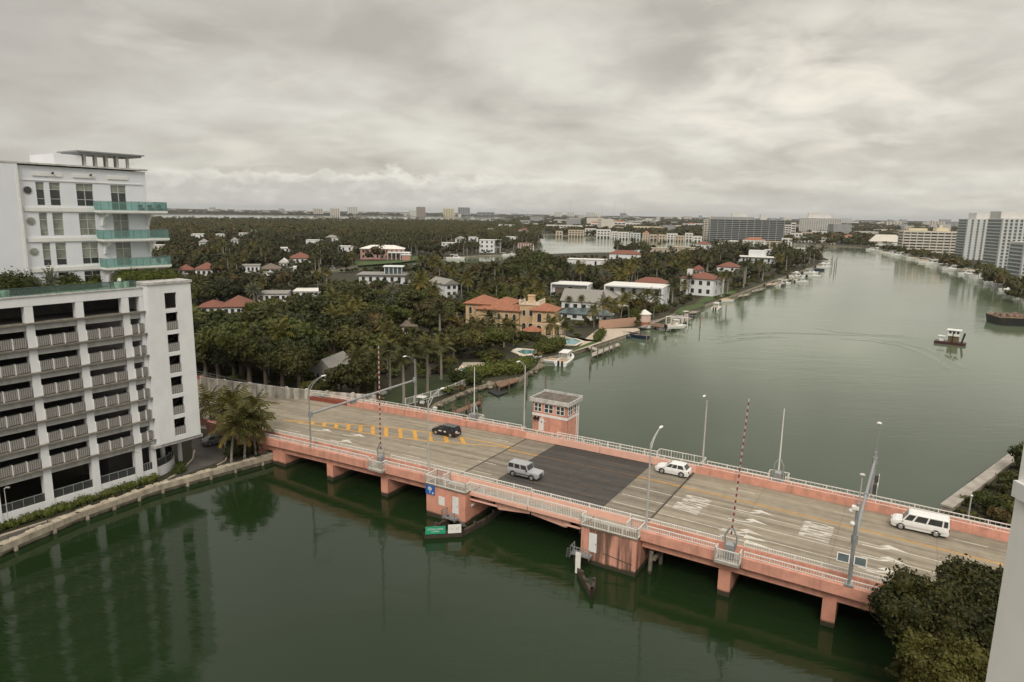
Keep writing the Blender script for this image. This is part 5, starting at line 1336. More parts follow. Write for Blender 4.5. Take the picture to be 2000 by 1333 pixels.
# ---- the other houses
house('villa', 'white villa with long grey shingle gable roof behind the ochre mansion', 1095, 1168, 612, 590, 12, -14, 'gable', roofm=M_roof_grey, rh=4.2, n=4, rows=1)
house('villa', 'beige house with grey hip roof behind the white gabled villa', 1150, 1200, 604, 582, 14, -10, 'hip', wallm=M_sand, roofm=M_roof_grey, rh=2.6, n=3)
house('garden_house', 'low white sloped wing with blue grey roof beside the white gabled villa', 1090, 1192, 626, 615, 5, -14, 'hip', roofm=M_bluegl, rh=1.8, n=5)
t, w_, h = house('modern_villa', 'small white cube villa with a dark recessed front and square frame', 1076, 1150, 580, 556, 12, -12, 'flat', roofm=M_roof_white, n=1, rows=1, flat_over=.1, sidewin=True)
b = MB(); b.box(-w_ / 2 + 1.6, w_ / 2 - 3.5, -.03, -.001, .8, h - 1.6); obj('recess', b, M_tile_brown, t)
b = MB(); 
for u in (-w_ / 2, w_ / 2 - .5): b.box(u, u + .5, -2.0, -.002, -.3, h + .34)
b.box(-w_ / 2 + .502, w_ / 2 - .502, -2.0, -.102, h - .1, h + .34); obj('portal_frame', b, M_white_wall, t)
t, w_, h = house('modern_villa', 'long white cube villa with a projecting square frame behind tall palms', 1180, 1294, 601, 560, 14, -12, 'flat', roofm=M_roof_white, n=5, rows=2, flat_over=.1)
b = MB()
for u in (-w_ / 2, w_ / 2 - .5): b.box(u, u + .5, -2.6, -.002, -.3, h + .34)
b.box(-w_ / 2 + .502, w_ / 2 - .502, -2.6, -.102, h - .2, h + .34); obj('portal_frame', b, M_white_wall, t)
house('villa', 'dark red roofed house showing above the long white cube villa', 1238, 1300, 566, 553, 10, -8, 'hip', rh=2.4)
t, w_, h = house('villa', 'white two storey villa with red tile roof and chimney above the canal lawn', 1326, 1392, 577, 545, 16, -20, 'hip', rh=2.6, rows=2, n=4, roofm=M_tile_red)
b = MB(); b.box(-w_ / 2 + 2, -w_ / 2 + 4.2, 3, 5, h, h + 4.2); obj('chimney', b, M_white_wall, t)
t, w_, h = house('villa', 'low white house with a glass lantern on its grey flat roof', 702, 802, 556, 538, 16, -8, 'flat', roofm=M_roof_grey, n=7, flat_over=1.2)
b = MB(); b.box(w_ / 2 - 14, w_ / 2 - 5, 4, 10, h + .352, h + 4.0); L_ = obj('lantern', b, M_bluegl, t); b = MB(); b.box(w_ / 2 - 14.8, w_ / 2 - 4.2, 3.2, 10.8, h + 4.002, h + 4.4)
for u in np.linspace(-14, -5, 5): b.box(w_ / 2 + u - .15, w_ / 2 + u + .15, 3.85, 3.99, h + .352, h + 4)
obj('lantern_roof', b, M_white_wall, L_)
M_pinkbrick = mat('pink_brick', (0.42, 0.235, 0.19), 0.85, .12, .8)
t, w_, h = house('mansion', 'wide pink brick mansion with white hip roofs on a lawn by the inner canal', 704, 790, 507, 487, 16, -4, 'hip', wallm=M_pinkbrick, roofm=M_roof_white, rh=2.6, rows=2, n=9, fac=.98)
b = MB(); b.box(w_ / 2 - 13, w_ / 2 + 5, -6, -.01, 5.3, 6.1); b.box(w_ / 2 - 2, w_ / 2 + 5.5, -11, -6.1, 4.0, 4.6)
for u in range(6): b.box(w_ / 2 - 13 + u * 3.3, w_ / 2 - 12.5 + u * 3.3, -5.8, -5.3, 0, 5.29)
obj('porch', b, M_white_wall, t); b = MB(); b.box(w_ / 2 - 1.5, w_ / 2 + 5, -10.6, -6.2, -.3, 3.99); obj('side_wing', b, M_pinkbrick, t)
PROT[-1] = (700, 470, 808, 512, 470)
house('villa', 'tall narrow white house end with slate roof among silver palms', 868, 896, 592, 556, 14, 28, 'gable', roofm=M_roof_grey, rh=2.0, rows=3, n=2)
house('villa', 'red roofed house between palms near the white stair tower', 436, 486, 618, 600, 14, -8, 'hip', rh=3.0, n=4, roofm=M_tile_red)
house('villa', 'white walled house with low red roof just right of the stair tower', 392, 436, 614, 601, 10, -8, 'hip', rh=2.0, n=3, roofm=M_tile_red)
house('villa', 'pale grey flat roofed house in the trees right of the red roofed one', 505, 560, 590, 575, 12, -8, 'flat', roofm=M_roof_grey, n=5)
house('villa', 'small white flat roofed house behind silver palms', 575, 625, 580, 570, 12, -8, 'flat', roofm=M_roof_white, n=4)
house('cottage', 'white gabled cottage with pale grey roof under the dark trees beyond the road', 612, 652, 745, 728, 9, -30, 'gable', roofm=M_roof_grey, rh=3.0, n=3)
t, w_, h = house('gazebo', 'tall gazebo with brown pyramid shingle roof among the trees', 784, 812, 655, 638, 4.6, -10, 'hip', keep=.85, wallm=M_stone, roofm=M_tile_brown, rh=2.4, n=2)
house('villa', 'brown roofed garden house left of the mansion palms', 860, 888, 655, 645, 7, -10, 'hip', prot=False, wallm=M_stone, roofm=M_tile_brown, rh=2.0, n=2)
house('villa', 'red roofed white house at the far left bank of the inner canal', 384, 424, 540, 527, 14, -4, 'hip', rh=3.4, n=4, roofm=M_tile_red)
house('villa', 'small red roofed house left of the larger one on the inner canal', 350, 376, 536, 528, 10, -4, 'hip', rh=2.8, n=3, roofm=M_tile_red)
house('villa', 'house with long rusty red roof behind the canopy boat', 510, 546, 532, 526, 12, -4, 'hip', rh=3.0, n=4, roofm=M_tile_brown)
house('villa', 'grey walled house left of the rusty roofed one on the inner canal', 474, 506, 533, 520, 12, -4, 'flat', roofm=M_roof_grey, n=4)
house('villa', 'dark red hip roofed house above the inner canal trees', 566, 606, 514, 505, 16, -4, 'hip', rh=3.8, n=4, roofm=M_tile_red)
house('villa', 'small white gabled house above the moored inner canal boats', 546, 562, 524, 514, 10, -4, 'gable', rh=2.6, n=2, roofm=M_roof_white)
SM = [ # far little houses that show as pale or red specks: x0,x1,yb,yt,roof,label bits
 (375, 398, 470, 458, 'w', 'bright white flat roofed house high in the left woods'), (300, 318, 488, 480, 'w', 'white roof just right of the lower teal balcony'),
 (390, 408, 486, 474, 'g', 'grey roofed house in the left woods below the bright white one'), (422, 440, 464, 458, 'w', 'pair of white gables in the left woods'),
 (452, 464, 478, 470, 'g', 'grey house by tall trunks in the left woods'), (466, 484, 462, 456, 'w', 'white specked house above the dark wood'),
 (490, 500, 456, 450, 'w', 'tiny white house right of the white specked house'), (548, 566, 494, 485, 'w', 'white house with small gable in mid woods'),
 (598, 626, 482, 470, 'w', 'white house with pale gables and trunks in front'), (664, 690, 492, 482, 'w', 'white roofed house left of the pink mansion'),
 (634, 660, 474, 465, 'g', 'grey roofed low house above the pink mansion trees'), (860, 886, 481, 475, 'w', 'low white shed roof left of the cubic white houses'),
 (889, 908, 478, 467, 'g', 'grey cubic house above the small harbour'), (915, 934, 473, 464, 'w', 'white cubic house second of the cubic group'),
 (981, 1008, 473, 463, 'w', 'white wide house with stepped roof near the lagoon'), (1013, 1030, 458, 450, 'r', 'white house with small red roof near the lagoon corner'),
 (969, 1008, 444, 439, 'n', 'long pale green roofed building in the far wood'), (953, 965, 452, 447, 'w', 'tiny white house left of the pale green roof'),
 (1190, 1250, 507, 497, 'r', 'wide red tiled house at the lagoon edge of the island'), (1108, 1182, 520, 508, 'w', 'long white flat roofed house by the lagoon with dark end'),
 (1268, 1310, 498, 486, 's', 'beige house with small towers behind the island palms'), (1308, 1356, 496, 484, 's', 'long beige flat house right of the small towered one'),
 (1360, 1388, 486, 478, 'r', 'red roofed house in front of the dark glass condominium'), (1400, 1440, 531, 522, 't', 'orange red roof showing through the island trees'),
 (1350, 1368, 537, 529, 't', 'small orange roof left of the larger orange one'), (1556, 1572, 494, 486, 'w', 'little white house at the island tip'),
 (1486, 1506, 497, 489, 'w', 'white upper storey behind the flat blue edged villa')]
for x0, x1, yb, yt, rf, lb in SM:
    rm = dict(w=M_roof_white, g=M_roof_grey, r=M_tile_red, t=M_tile_red, s=M_sand, n=mat('pale_green_roof', (.33, .48, .38), .7, .1) if rf == 'n' else None)[rf]
    house('villa', lb, x0, x1, yb, yt, 12, random.uniform(-14, 4), 'hip' if rf in 'grt' else 'flat', keep=.8, roofm=rm, wallm=M_sand if rf == 's' else M_white_wall, rh=3.0 if rf != 'n' else 1, n=2, sidewin=False)
t, w_, h = house('modern_villa', 'white flat villa with blue edge and square upper room near the island tip', 1434, 1506, 515, 503, 16, -8, 'flat', roofm=M_roof_white, n=6, flat_over=1.5)
b = MB(); b.box(-w_ / 2 + 11, -w_ / 2 + 24, 3, 12, h + .352, h + 5.6); obj('upper_room', b, M_white_wall, t)
t, w_, h = house('modern_villa', 'grey and white modern house with open balcony frames by the small harbour', 936, 966, 494, 470, 14, -6, 'flat', roofm=M_roof_white, n=3, rows=3)
b = MB()
for z in (5.5, 9.0, 12.5):
    b.box(w_ / 2 + .01, w_ / 2 + 6, .5, 8, z - .3, z)
for u in (5.5,): b.box(w_ / 2 + u, w_ / 2 + u + .4, .5, .9, 0, 12.2)
obj('balcony_frame', b, M_white_wall, t)
t, w_, h = house('villa', 'pink house with white columned front at the lagoon corner', 1012, 1042, 491, 476, 12, -4, 'flat', wallm=M_pinkbrick, roofm=M_tile_red, n=5, rows=2)
b = MB()
for k in range(7): u = -w_ / 2 + w_ * k / 6; b.box(u - .25, u + .25, -2, -1.5, 0, h)
obj('colonnade', b, M_white_wall, t)

# ---------------------------------------------------------------- lawns, pools, terraces
PATCHES = []
def patch(name, pts, z, m, dz=0.0, kind='structure', prot=None):
    P = [at(x, y, z) for x, y in pts]; w = MB(); w.face([(p[0], p[1], z) for p in P]); o = struct(name, w, m); 
    cx = sum(p[0] for p in P) / len(P); cy = sum(p[1] for p in P) / len(P)
    PATCHES.append(P); return o, P
patch('paving', [(1168, 643), (1244, 641), (1250, 645), (1180, 668), (1112, 690), (1132, 676), (1140, 668), (1100, 655), (1050, 657), (1046, 664), (1080, 664), (1140, 664)], 1.33, M_sand)
patch('lawn', [(1107, 686), (1115, 688), (1176, 666), (1168, 663)], 1.345, M_grass)
m, nt, b = newmat('pool_water'); b.inputs['Base Color'].default_value = (0.05, 0.21, 0.24, 1); b.inputs['Roughness'].default_value = .08
tc = N(nt, 'ShaderNodeTexCoord'); bn = N(nt, 'ShaderNodeBump'); bn.inputs['Strength'].default_value = .15; nt.links.new(noise(nt, tc.outputs['Object'], 2.0, 3), bn.inputs['Height']); nt.links.new(bn.outputs[0], b.inputs['Normal']); M_pool = m
def pool(label, pts, rim):
    C_ = [at(x, y, 1.4) for x, y in pts]; cx = sum(p[0] for p in C_) / len(C_); cy = sum(p[1] for p in C_) / len(C_)
    t = thing('swimming_pool', label, 'pool', (cx, cy, 1.35), 0)
    Lp = [(p[0] - cx, p[1] - cy) for p in C_]
    b = MB(); b.prism([(p[0] * (1 + rim / math.hypot(*p)), p[1] * (1 + rim / math.hypot(*p))) for p in Lp], -0.1, 0.06); obj('rim', b, M_stone, t)
    b = MB(); b.face([(p[0], p[1], .075) for p in Lp]); obj('pool_water', b, M_pool, t)
    for p in C_: FOOT.append(((p[0] + cx) / 2, (p[1] + cy) / 2, math.hypot(p[0] - cx, p[1] - cy) * .8))
pool('turquoise pool with stone edge in front of the ochre mansion', [(1070, 664), (1100, 661), (1122, 662), (1136, 667), (1122, 674), (1095, 673), (1078, 671)], 1.0)
pool('narrow turquoise pool in a white deck below the hedge', [(1010, 687), (1022, 683), (1046, 685), (1044, 690), (1024, 693)], 1.8)
pool('kidney shaped turquoise pool in sandy paving by the green bushes', [(900, 722), (908, 717), (925, 718), (938, 717), (940, 723), (922, 731), (910, 728)], 1.6)
patch('paving', [(895, 720), (905, 708), (945, 708), (955, 716), (945, 728), (915, 740), (900, 735)], 1.33, M_sand)
patch('paving', [(1000, 684), (1010, 680), (1050, 683), (1060, 690), (1058, 698), (1045, 700), (1040, 694), (1015, 695)], 1.33, M_white_wall)
patch('lawn', [(1357, 594), (1380, 577), (1432, 568), (1440, 572), (1400, 585)], 1.34, M_grass)
patch('lawn', [(1315, 612), (1330, 600), (1372, 592), (1378, 596), (1330, 614)], 1.34, M_grass)
patch('lawn', [(775, 508), (812, 500), (845, 500), (848, 504), (782, 513), (700, 519), (690, 512)], 1.3, M_grass)
patch('lawn', [(740, 790), (790, 795), (850, 778), (905, 748), (880, 730), (800, 745), (730, 770)], 1.34, mat('shaded_lawn', (0.030, 0.042, 0.013), 0.95, 0.35, 0.8, bump=0.3))
patch('paving', [(1320, 612), (1330, 609), (1258, 640), (1244, 640)], 1.34, M_wood_grey)
PROT += [(1064, 658, 1140, 690, 196), (1140, 632, 1250, 668, 228), (1000, 680, 1056, 697, 180), (896, 708, 950, 733, 160), (1356, 565, 1440, 590, 310), (1312, 590, 1375, 612, 270), (650, 518, 705, 545, 420), (870, 498, 1000, 512, 560), (1056, 462, 1190, 497, 700), (1190, 462, 1400, 468, 700)]
# ---- white wall, fence and embankment beyond the road
wallp = [at(x, y, 3.0) for x, y in [(395, 753), (440, 760), (489, 766), (560, 775), (600, 779), (640, 783), (690, 787), (735, 790)]]
tpx = wallp[0]
rw = thing('garden_wall', 'long stained white garden wall beside the road left of the bridge', 'wall', (tpx[0], tpx[1], 1.3), 0)
b = MB(); b2 = MB(); 
for p, q in zip(wallp, wallp[1:]):
    L = math.hypot(q[0] - p[0], q[1] - p[1]); a = math.atan2(q[1] - p[1], q[0] - p[0])
    b.cbox((p[0] + q[0]) / 2 - tpx[0], (p[1] + q[1]) / 2 - tpx[1], 0, L, .3, 3.5, a)
    k = max(1, int(L / 4.5))
    for i in range(k): b2.cbox(p[0] + (q[0] - p[0]) * i / k - tpx[0], p[1] + (q[1] - p[1]) * i / k - tpx[1], 0, .5, .5, 3.7, a)
M_gw = mat('grimy_garden_wall', (0.50, 0.475, 0.43), 0.9, 0.3, 0.8, streak=0.7, streak_col=(0.08, 0.07, 0.05), cut=(0.42, 0.66)); obj('wall', b, M_gw, rw); obj('wall_pier', b2, M_gw, rw)
M_oxide = mat('oxide_red_barrier', (0.24, 0.06, 0.035), .8, .2)
b = MB(); b.loft([[(s_, 22.0, zd(s_) - .02), (s_, 22.3, zd(s_) - .02), (s_, 22.3, zd(s_) + .7), (s_, 22.0, zd(s_) + .7)] for s_ in np.linspace(-140, -60.2, 24)]); o = obj('road_barrier', b, M_oxide, None, loc=BL, rot=BF.a); tag(o, 'low rust red road barrier running along the far kerb left of the bridge', 'barrier')
b = MB()
for s_ in np.arange(-130, -58, 2.4): b.tube((s_, 22.6, zd(s_)), (s_, 22.6, zd(s_) + 1.5), .04, seg=4)
for zz in (.95, 1.5): b.path([(s_, 22.6, zd(s_) + zz) for s_ in np.linspace(-130, -58, 16)], .035, 4)
o = obj('pedestrian_rail', b, M_galv, None, loc=BL, rot=BF.a); tag(o, 'thin grey pipe railing behind the rust red barrier', 'railing')
# near-side parapet left of the abutment
b = MB(); b.loft([[(s_, 1.4, zd(s_) - .02), (s_, 1.8, zd(s_) - .02), (s_, 1.8, zd(s_) + .9), (s_, 1.4, zd(s_) + .9)] for s_ in np.linspace(-76, -60.1, 6)]); o = obj('road_barrier', b, M_pink, None, loc=BL, rot=BF.a); tag(o, 'short pink barrier end hidden by the coconut palms', 'barrier')
# white fence down to the water
def fence(label, px0, px1, h=1.5, m=M_rail, name='white_fence', cat='fence', z=1.3, sp=.35):
    p, q = at(*px0, z), at(*px1, z); L = math.hypot(q[0] - p[0], q[1] - p[1]); a = math.atan2(q[1] - p[1], q[0] - p[0])
    t = thing(name, label, cat, (p[0], p[1], z), a)
    k = max(1, int(L / 2.2)); b = MB()
    for i in range(k + 1): b.cbox(L * i / k, 0, -.3, .12, .12, h + .4)
    obj('post', b, m, t)
    b = MB(); b.box(0, L, -.03, .03, h - .08, h); b.box(0, L, -.03, .03, .12, .2)
    for i in range(int(L / sp)): b.box(sp * i, sp * i + .05, -.015, .015, .2, h - .08)
    obj('rail', b, m, t); return t
fence('white picket fence stepping down from the bridge to the little dock', (792, 793), (872, 770)); fence('short grey white picket fence between the dark bushes and the rocks', (876, 768), (915, 751))
# two palms' hedge and walls near the mansion
M_hedgewall = L_hedge
for (x0, y0, x1, y1, h, lb) in ((1170, 650, 1242, 637, 3.0, 'pinkish garden wall behind the paved terrace'),):
    p, q = at(x0, y0 - 6, 1.3), at(x1, y1, 1.3); L = math.hypot(q[0] - p[0], q[1] - p[1]); b = MB(); b.box(0, L, 0, .3, 0, h); o = obj('garden_wall', b, mat('pinkish_wall', (.40, .25, .18), .85, .15), None, loc=(p[0], p[1], 1.3), rot=math.atan2(q[1] - p[1], q[0] - p[0])); tag(o, lb, 'wall')
# ---------------------------------------------------------------- condominiums, hotels and the far shore
M_condo_glass = glassy('dark_condo_glass', (0.045, 0.05, 0.052), 0.2, 0.5)
M_teal_glass = glassy('green_grey_glass', (0.16, 0.195, 0.185), 0.2, 0.5)
M_beige = mat('beige_render', (0.56, 0.52, 0.46), 0.8, .06, .1)
M_cream = mat('cream_render', (0.60, 0.53, 0.36), 0.8, .06, .1)
M_greyw = mat('pale_grey_render', (0.50, 0.515, 0.51), 0.8, .06, .1)
M_condo = mat('grey_condo_concrete', (0.27, 0.275, 0.275), 0.8, .08, .1)
M_farw = mat('far_white_render', (0.60, 0.585, 0.56), 0.8, .08, .1)
M_brownish = mat('brown_render', (0.30, 0.24, 0.21), 0.8, .08, .1)
def tower(name, label, x0, x1, yb, yt, dep, rot, nf, nb, wall, glass, zb=1.2, cat='building', roof_bits=(), slab=.35, out=1.0, group=None, side=None, fin=.35):
    xc = (x0 + x1) / 2; X, Y = at(xc, yb, zb); s_ = FPX / proj(X, Y, zb)[2]
    w_ = (x1 - x0) / s_; h = (yb - yt) / s_
    a = math.atan2(Y, X) - pi / 2 + radians(rot); w_ = max(6, (w_ - dep * abs(sin(radians(rot)))) / max(.3, cos(radians(rot))))
    t = thing(name, label, cat, (X, Y, zb), a, group)
    b = MB(); b.box(-w_ / 2 + .3, w_ / 2 - .3, 0, dep, -1, h - .2); obj('glass_wall', b, glass, t)
    fh = h / nf
    for k in range(nf):
        z = fh * (k + 1); b = MB(); b.box(-w_ / 2, w_ / 2, -out, dep + .5, z - fh * slab, z); obj('floor_band', b, wall, t)
    if nb:
        for k in range(nb + 1):
            u = -w_ / 2 + w_ * k / nb; b = MB(); b.box(u - fin, u + fin, -out - .3, 1.2, -1, h + .2); obj('pier', b, wall, t)
    for (u0, u1, v0, v1, hh, m_) in roof_bits:
        b = MB(); b.box(-w_ / 2 + w_ * u0, -w_ / 2 + w_ * u1, dep * v0, dep * v1, h + .21, h + hh); obj('roof_block', b, m_, t)
    return t, w_, h
tower('condominium', 'wide dark glass condominium slab across the lagoon, the darkest of the blocks', 1386, 1526, 474, 430, 22, 8, 12, 10, M_condo, M_condo_glass, roof_bits=((.02, .6, .2, .8, 3.5, M_condo), (.3, .5, .3, .8, 9, M_farw), (.82, .9, .3, .7, 3, M_condo)), slab=.32)
tower('condominium', 'narrow pale end block at the left of the dark glass condominium', 1372, 1387, 470, 430, 20, 8, 12, 2, M_beige, M_glass, slab=.5)
tower('hotel', 'pale gridded hotel tower block behind low white houses', 1562, 1638, 459, 427, 24, 8, 14, 18, M_farw, M_blind, roof_bits=((.2, .75, .2, .8, 8, M_farw), (.2, .45, .3, .7, 12, M_beige)), slab=.4, fin=.5)
tower('apartment_block', 'small white stepped block right of the dark glass condominium', 1527, 1543, 470, 440, 16, 5, 7, 3, M_farw, M_glass, slab=.45)
tower('apartment_block', 'slim white block with a taller edge beside the stepped white one', 1543, 1552, 470, 436, 14, 5, 7, 1, M_farw, M_glass, slab=.5)
tower('condominium', 'long beige seven storey condominium with balcony bands on the right shore', 1763, 1876, 497, 453, 22, 16, 8, 9, M_beige, M_glass, roof_bits=((.1, .4, .2, .8, 3, M_cream), (.55, .75, .2, .8, 4, M_cream), (.62, .66, .4, .6, 7, M_beige)), slab=.5)
tower('condominium', 'tall grey glass condominium at the right edge, the left and plainer of two', 1878, 1944, 508, 430, 26, 22, 15, 5, M_greyw, M_teal_glass, roof_bits=((.3, .9, .2, .9, 6, M_farw),), slab=.25, fin=1.6)
tower('condominium', 'tall balconied grey glass condominium cut by the right edge', 1940, 2030, 525, 430, 26, 26, 15, 8, M_greyw, M_teal_glass, roof_bits=((.0, .6, .2, .9, 6, M_farw),), slab=.30, fin=.8)
tower('condominium', 'lower green roofed glass block in front of the tall right hand condominium', 1985, 2060, 545, 478, 20, 26, 9, 5, M_greyw, M_teal_glass, roof_bits=((.0, 1, .0, 1, 1, M_farw),), slab=.30)
# church with a spire
X, Y = at(1728, 481, 1.2); t = thing('church', 'white church with long pitched roof and small spire on the right shore', 'church', (X, Y, 1.2), math.atan2(Y, X) - pi / 2 + .1)
b = MB(); b.box(-20, 22, 0, 16, -1, 6); obj('wall', b, M_farw, t); b = MB(); hip(b, -20, 22, 0, 16, 6.2, 10, 1.0, gable=False); obj('roof', b, M_beige, t)
b = MB(); b.cbox(23, 6, 6, 4, 4, 10, 0, .8); b.cbox(23, 6, 16, 3, 3, 9, 0, .05); obj('spire', b, M_farw, t)
# isolated towers on the horizon
FT = [(613, 631, 421, 408, 'b', 'first from the left'), (646, 664, 422, 408, 'b', 'second from the left'), (680, 699, 421, 405, 'w', 'third and whitest from the left'), (800, 813, 423, 412, 'w', 'low pale one beside the brown tower'),
      (814, 831, 424, 405, 'n', 'brown one'), (866, 887, 424, 408, 'c', 'cream striped one'), (895, 918, 424, 406, 'd', 'dark striped one with pale edges'), (932, 966, 424, 415, 'g', 'wide low hazy grey one'),
      (1083, 1098, 427, 415, 'w', 'pale one above the lagoon, first'), (1108, 1122, 427, 415, 'w', 'pale one above the lagoon, second'), (1146, 1163, 428, 416, 'w', 'pale one above the lagoon, third and widest'), (1211, 1223, 429, 417, 'g', 'grey one above the white apartments'),
      (1335, 1350, 432, 423, 'b', 'beige one in the far woods centre'), (1484, 1496, 440, 419, 'w', 'slim white one behind the dark condominium'), (1642, 1662, 441, 427, 'v', 'group of five blue grey blades right of the hotel'),
      (1732, 1758, 446, 434, 'b', 'pale one above the church'), (1820, 1842, 446, 433, 'b', 'first beige one beside the right hand condominiums'), (1844, 1860, 446, 434, 'g', 'grey one beside the right hand condominiums'), (1864, 1876, 446, 435, 'g', 'slim grey one touching the tall right hand condominium')]
for x0, x1, yb, yt, c, lb in FT:
    wm, gm = dict(b=(M_beige, M_inside), w=(M_farw, M_blind), n=(M_brownish, M_inside), c=(M_cream, M_inside), d=(M_condo, M_glass), g=(M_condo, M_condo_glass), v=(M_greyw, M_bluegl))[c]
    tower('tower_block', 'distant horizon tower block, ' + lb, x0, x1, yb, yt, 40, 10, 8, 6 if c in 'cdv' else 4, wm, gm, group='tower blocks on the horizon', out=1.5, fin=3, slab=.4)
# houses and apartment rows along the far lagoon shore
WH = []
rs = random.Random(21)
WH += [(1067, 1120, 452, 440, 'w'), (1122, 1137, 451, 441, 'w'), (1086, 1098, 462, 452, 's'), (1110, 1140, 462, 450, 's'), (1142, 1163, 460, 447, 'w'), (1165, 1192, 464, 449, 'w'), (1154, 1170, 447, 436, 'w'), (1168, 1198, 446, 433, 'w'), (1199, 1221, 448, 434, 'w'), (1222, 1250, 446, 436, 'w'), (1196, 1218, 452, 444, 's'),
       (1194, 1206, 466, 453, 'w'), (1207, 1228, 467, 454, 'w'), (1230, 1250, 468, 456, 'g'), (1238, 1291, 455, 443, 'y'), (1255, 1266, 469, 456, 's'), (1268, 1284, 469, 459, 's'), (1286, 1300, 470, 459, 's'), (1302, 1322, 470, 457, 'w'), (1318, 1336, 471, 461, 's'), (1338, 1352, 470, 456, 'w'), (1354, 1370, 472, 462, 'w'),
       (1250, 1264, 444, 437, 'w'), (1344, 1358, 447, 438, 'r'), (1356, 1374, 444, 437, 'w'), (1310, 1326, 450, 444, 'w'), (1270, 1290, 436, 430, 'w'), (1178, 1192, 430, 426, 'w'), (1140, 1152, 444, 438, 'w')]
WH += [(1546, 1564, 472, 456, 'w'), (1566, 1584, 468, 454, 's'), (1560, 1610, 474, 464, 'w'), (1586, 1612, 466, 452, 'w'), (1614, 1642, 466, 456, 's'), (1626, 1640, 476, 465, 'w'), (1644, 1665, 476, 463, 'w'), (1526, 1546, 476, 466, 'w'), (1616, 1630, 478, 470, 's'),
       (1660, 1680, 461, 453, 's'), (1682, 1698, 462, 454, 's'), (1690, 1702, 474, 466, 'w'), (1745, 1762, 464, 455, 'w'), (1404, 1440, 477, 470, 'w'), (1452, 1492, 478, 470, 'w'), (1496, 1524, 478, 472, 's')]
WH.sort(); WC = {}
for i, (x0, x1, yb, yt, c) in enumerate(WH):
    wm = dict(w=M_farw, s=M_sand, g=M_greyw, y=M_cream, r=M_farw)[c]
    nm = dict(w='white', s='sandy', g='grey blue', y='yellow', r='red roofed white')[c]
    where = 'across the lagoon' if x1 < 1400 else 'beyond the island tip'
    row = 'back row' if yb < 458 else 'waterfront row'; kk = WC.get((nm, row, where), 0); WC[(nm, row, where)] = kk + 1
    t, w_, h = tower('waterfront_house', '%s block in the %s %s, %s from the left' % (nm, row, where, ORD[kk]), x0, x1, yb, yt, 14, rs.uniform(-10, 10), 2 if yb - yt < 12 else 3, max(2, int((x1 - x0) / 6)), wm, M_glass, group='%s blocks %s' % (nm, where), out=.5, fin=1.1, slab=.52)
    if c == 'r' or rs.random() < .15: b = MB(); hip(b, -w_ / 2, w_ / 2, 0, 14, h + .3, 3.5); obj('roof', b, M_tile, t)
# random low buildings of the city, too small and many to count
b = MB()
for i in range(900):
    if i < 560: px = rs.uniform(1000, 2010); d = rs.uniform(1500, 9000) ** 1.0
    else: px = rs.uniform(290, 1120); d = rs.uniform(6000, 12000)
    r_ = ray(px, 430); n_ = math.hypot(r_[0], r_[1]); X, Y = r_[0] / n_ * d, r_[1] / n_ * d
    if not (pip(X, Y, LAND3) or pip(X, Y, LAND4)): continue
    w_ = rs.uniform(12, 45) * (1 + d / 9000); h = rs.choice([5, 6, 7, 9, 12, 16]) * (1 + d / 12000) + (rs.random() < .05) * 22
    b.mi = rs.choice([0, 0, 0, 0, 1, 1, 1, 2, 2, 2, 1, 3]) if h < 12 else rs.choice([0, 1, 2]); b.cbox(X, Y, 0, w_, w_ * .6, h, rs.uniform(-.4, .4))
struct('distant_town', b, [mat('far_town_render', (0.42, 0.41, 0.385), .8, .1, .05), M_beige, M_condo, M_tile_red], kind='stuff')
# thin masts on the skyline
for px, yt in ((1114, 388), (1175, 396), (1199, 392), (1219, 396), (1400, 398)):
    X, Y = at(px, 426, 1); s_ = FPX / proj(X, Y, 1)[2]; h = (426 - yt) / s_
    t = obj('radio_mast', MB().tube((0, 0, 0), (0, 0, h), 1.6, 1.0, 4), M_condo, None, loc=(X, Y, 0)); tag(t, 'very thin radio mast faint against the sky over the lagoon shore', 'mast', 'radio masts on the skyline')
# quay walkways along the right shore
b = MB()
for p, q in zip(shore3[8:], shore3[9:]):
    L = math.hypot(q[0] - p[0], q[1] - p[1]); b.cbox((p[0] + q[0]) / 2, (p[1] + q[1]) / 2, .2, L + 2, 5, 1.6, math.atan2(q[1] - p[1], q[0] - p[0]))
struct('pavement', b, M_conc)

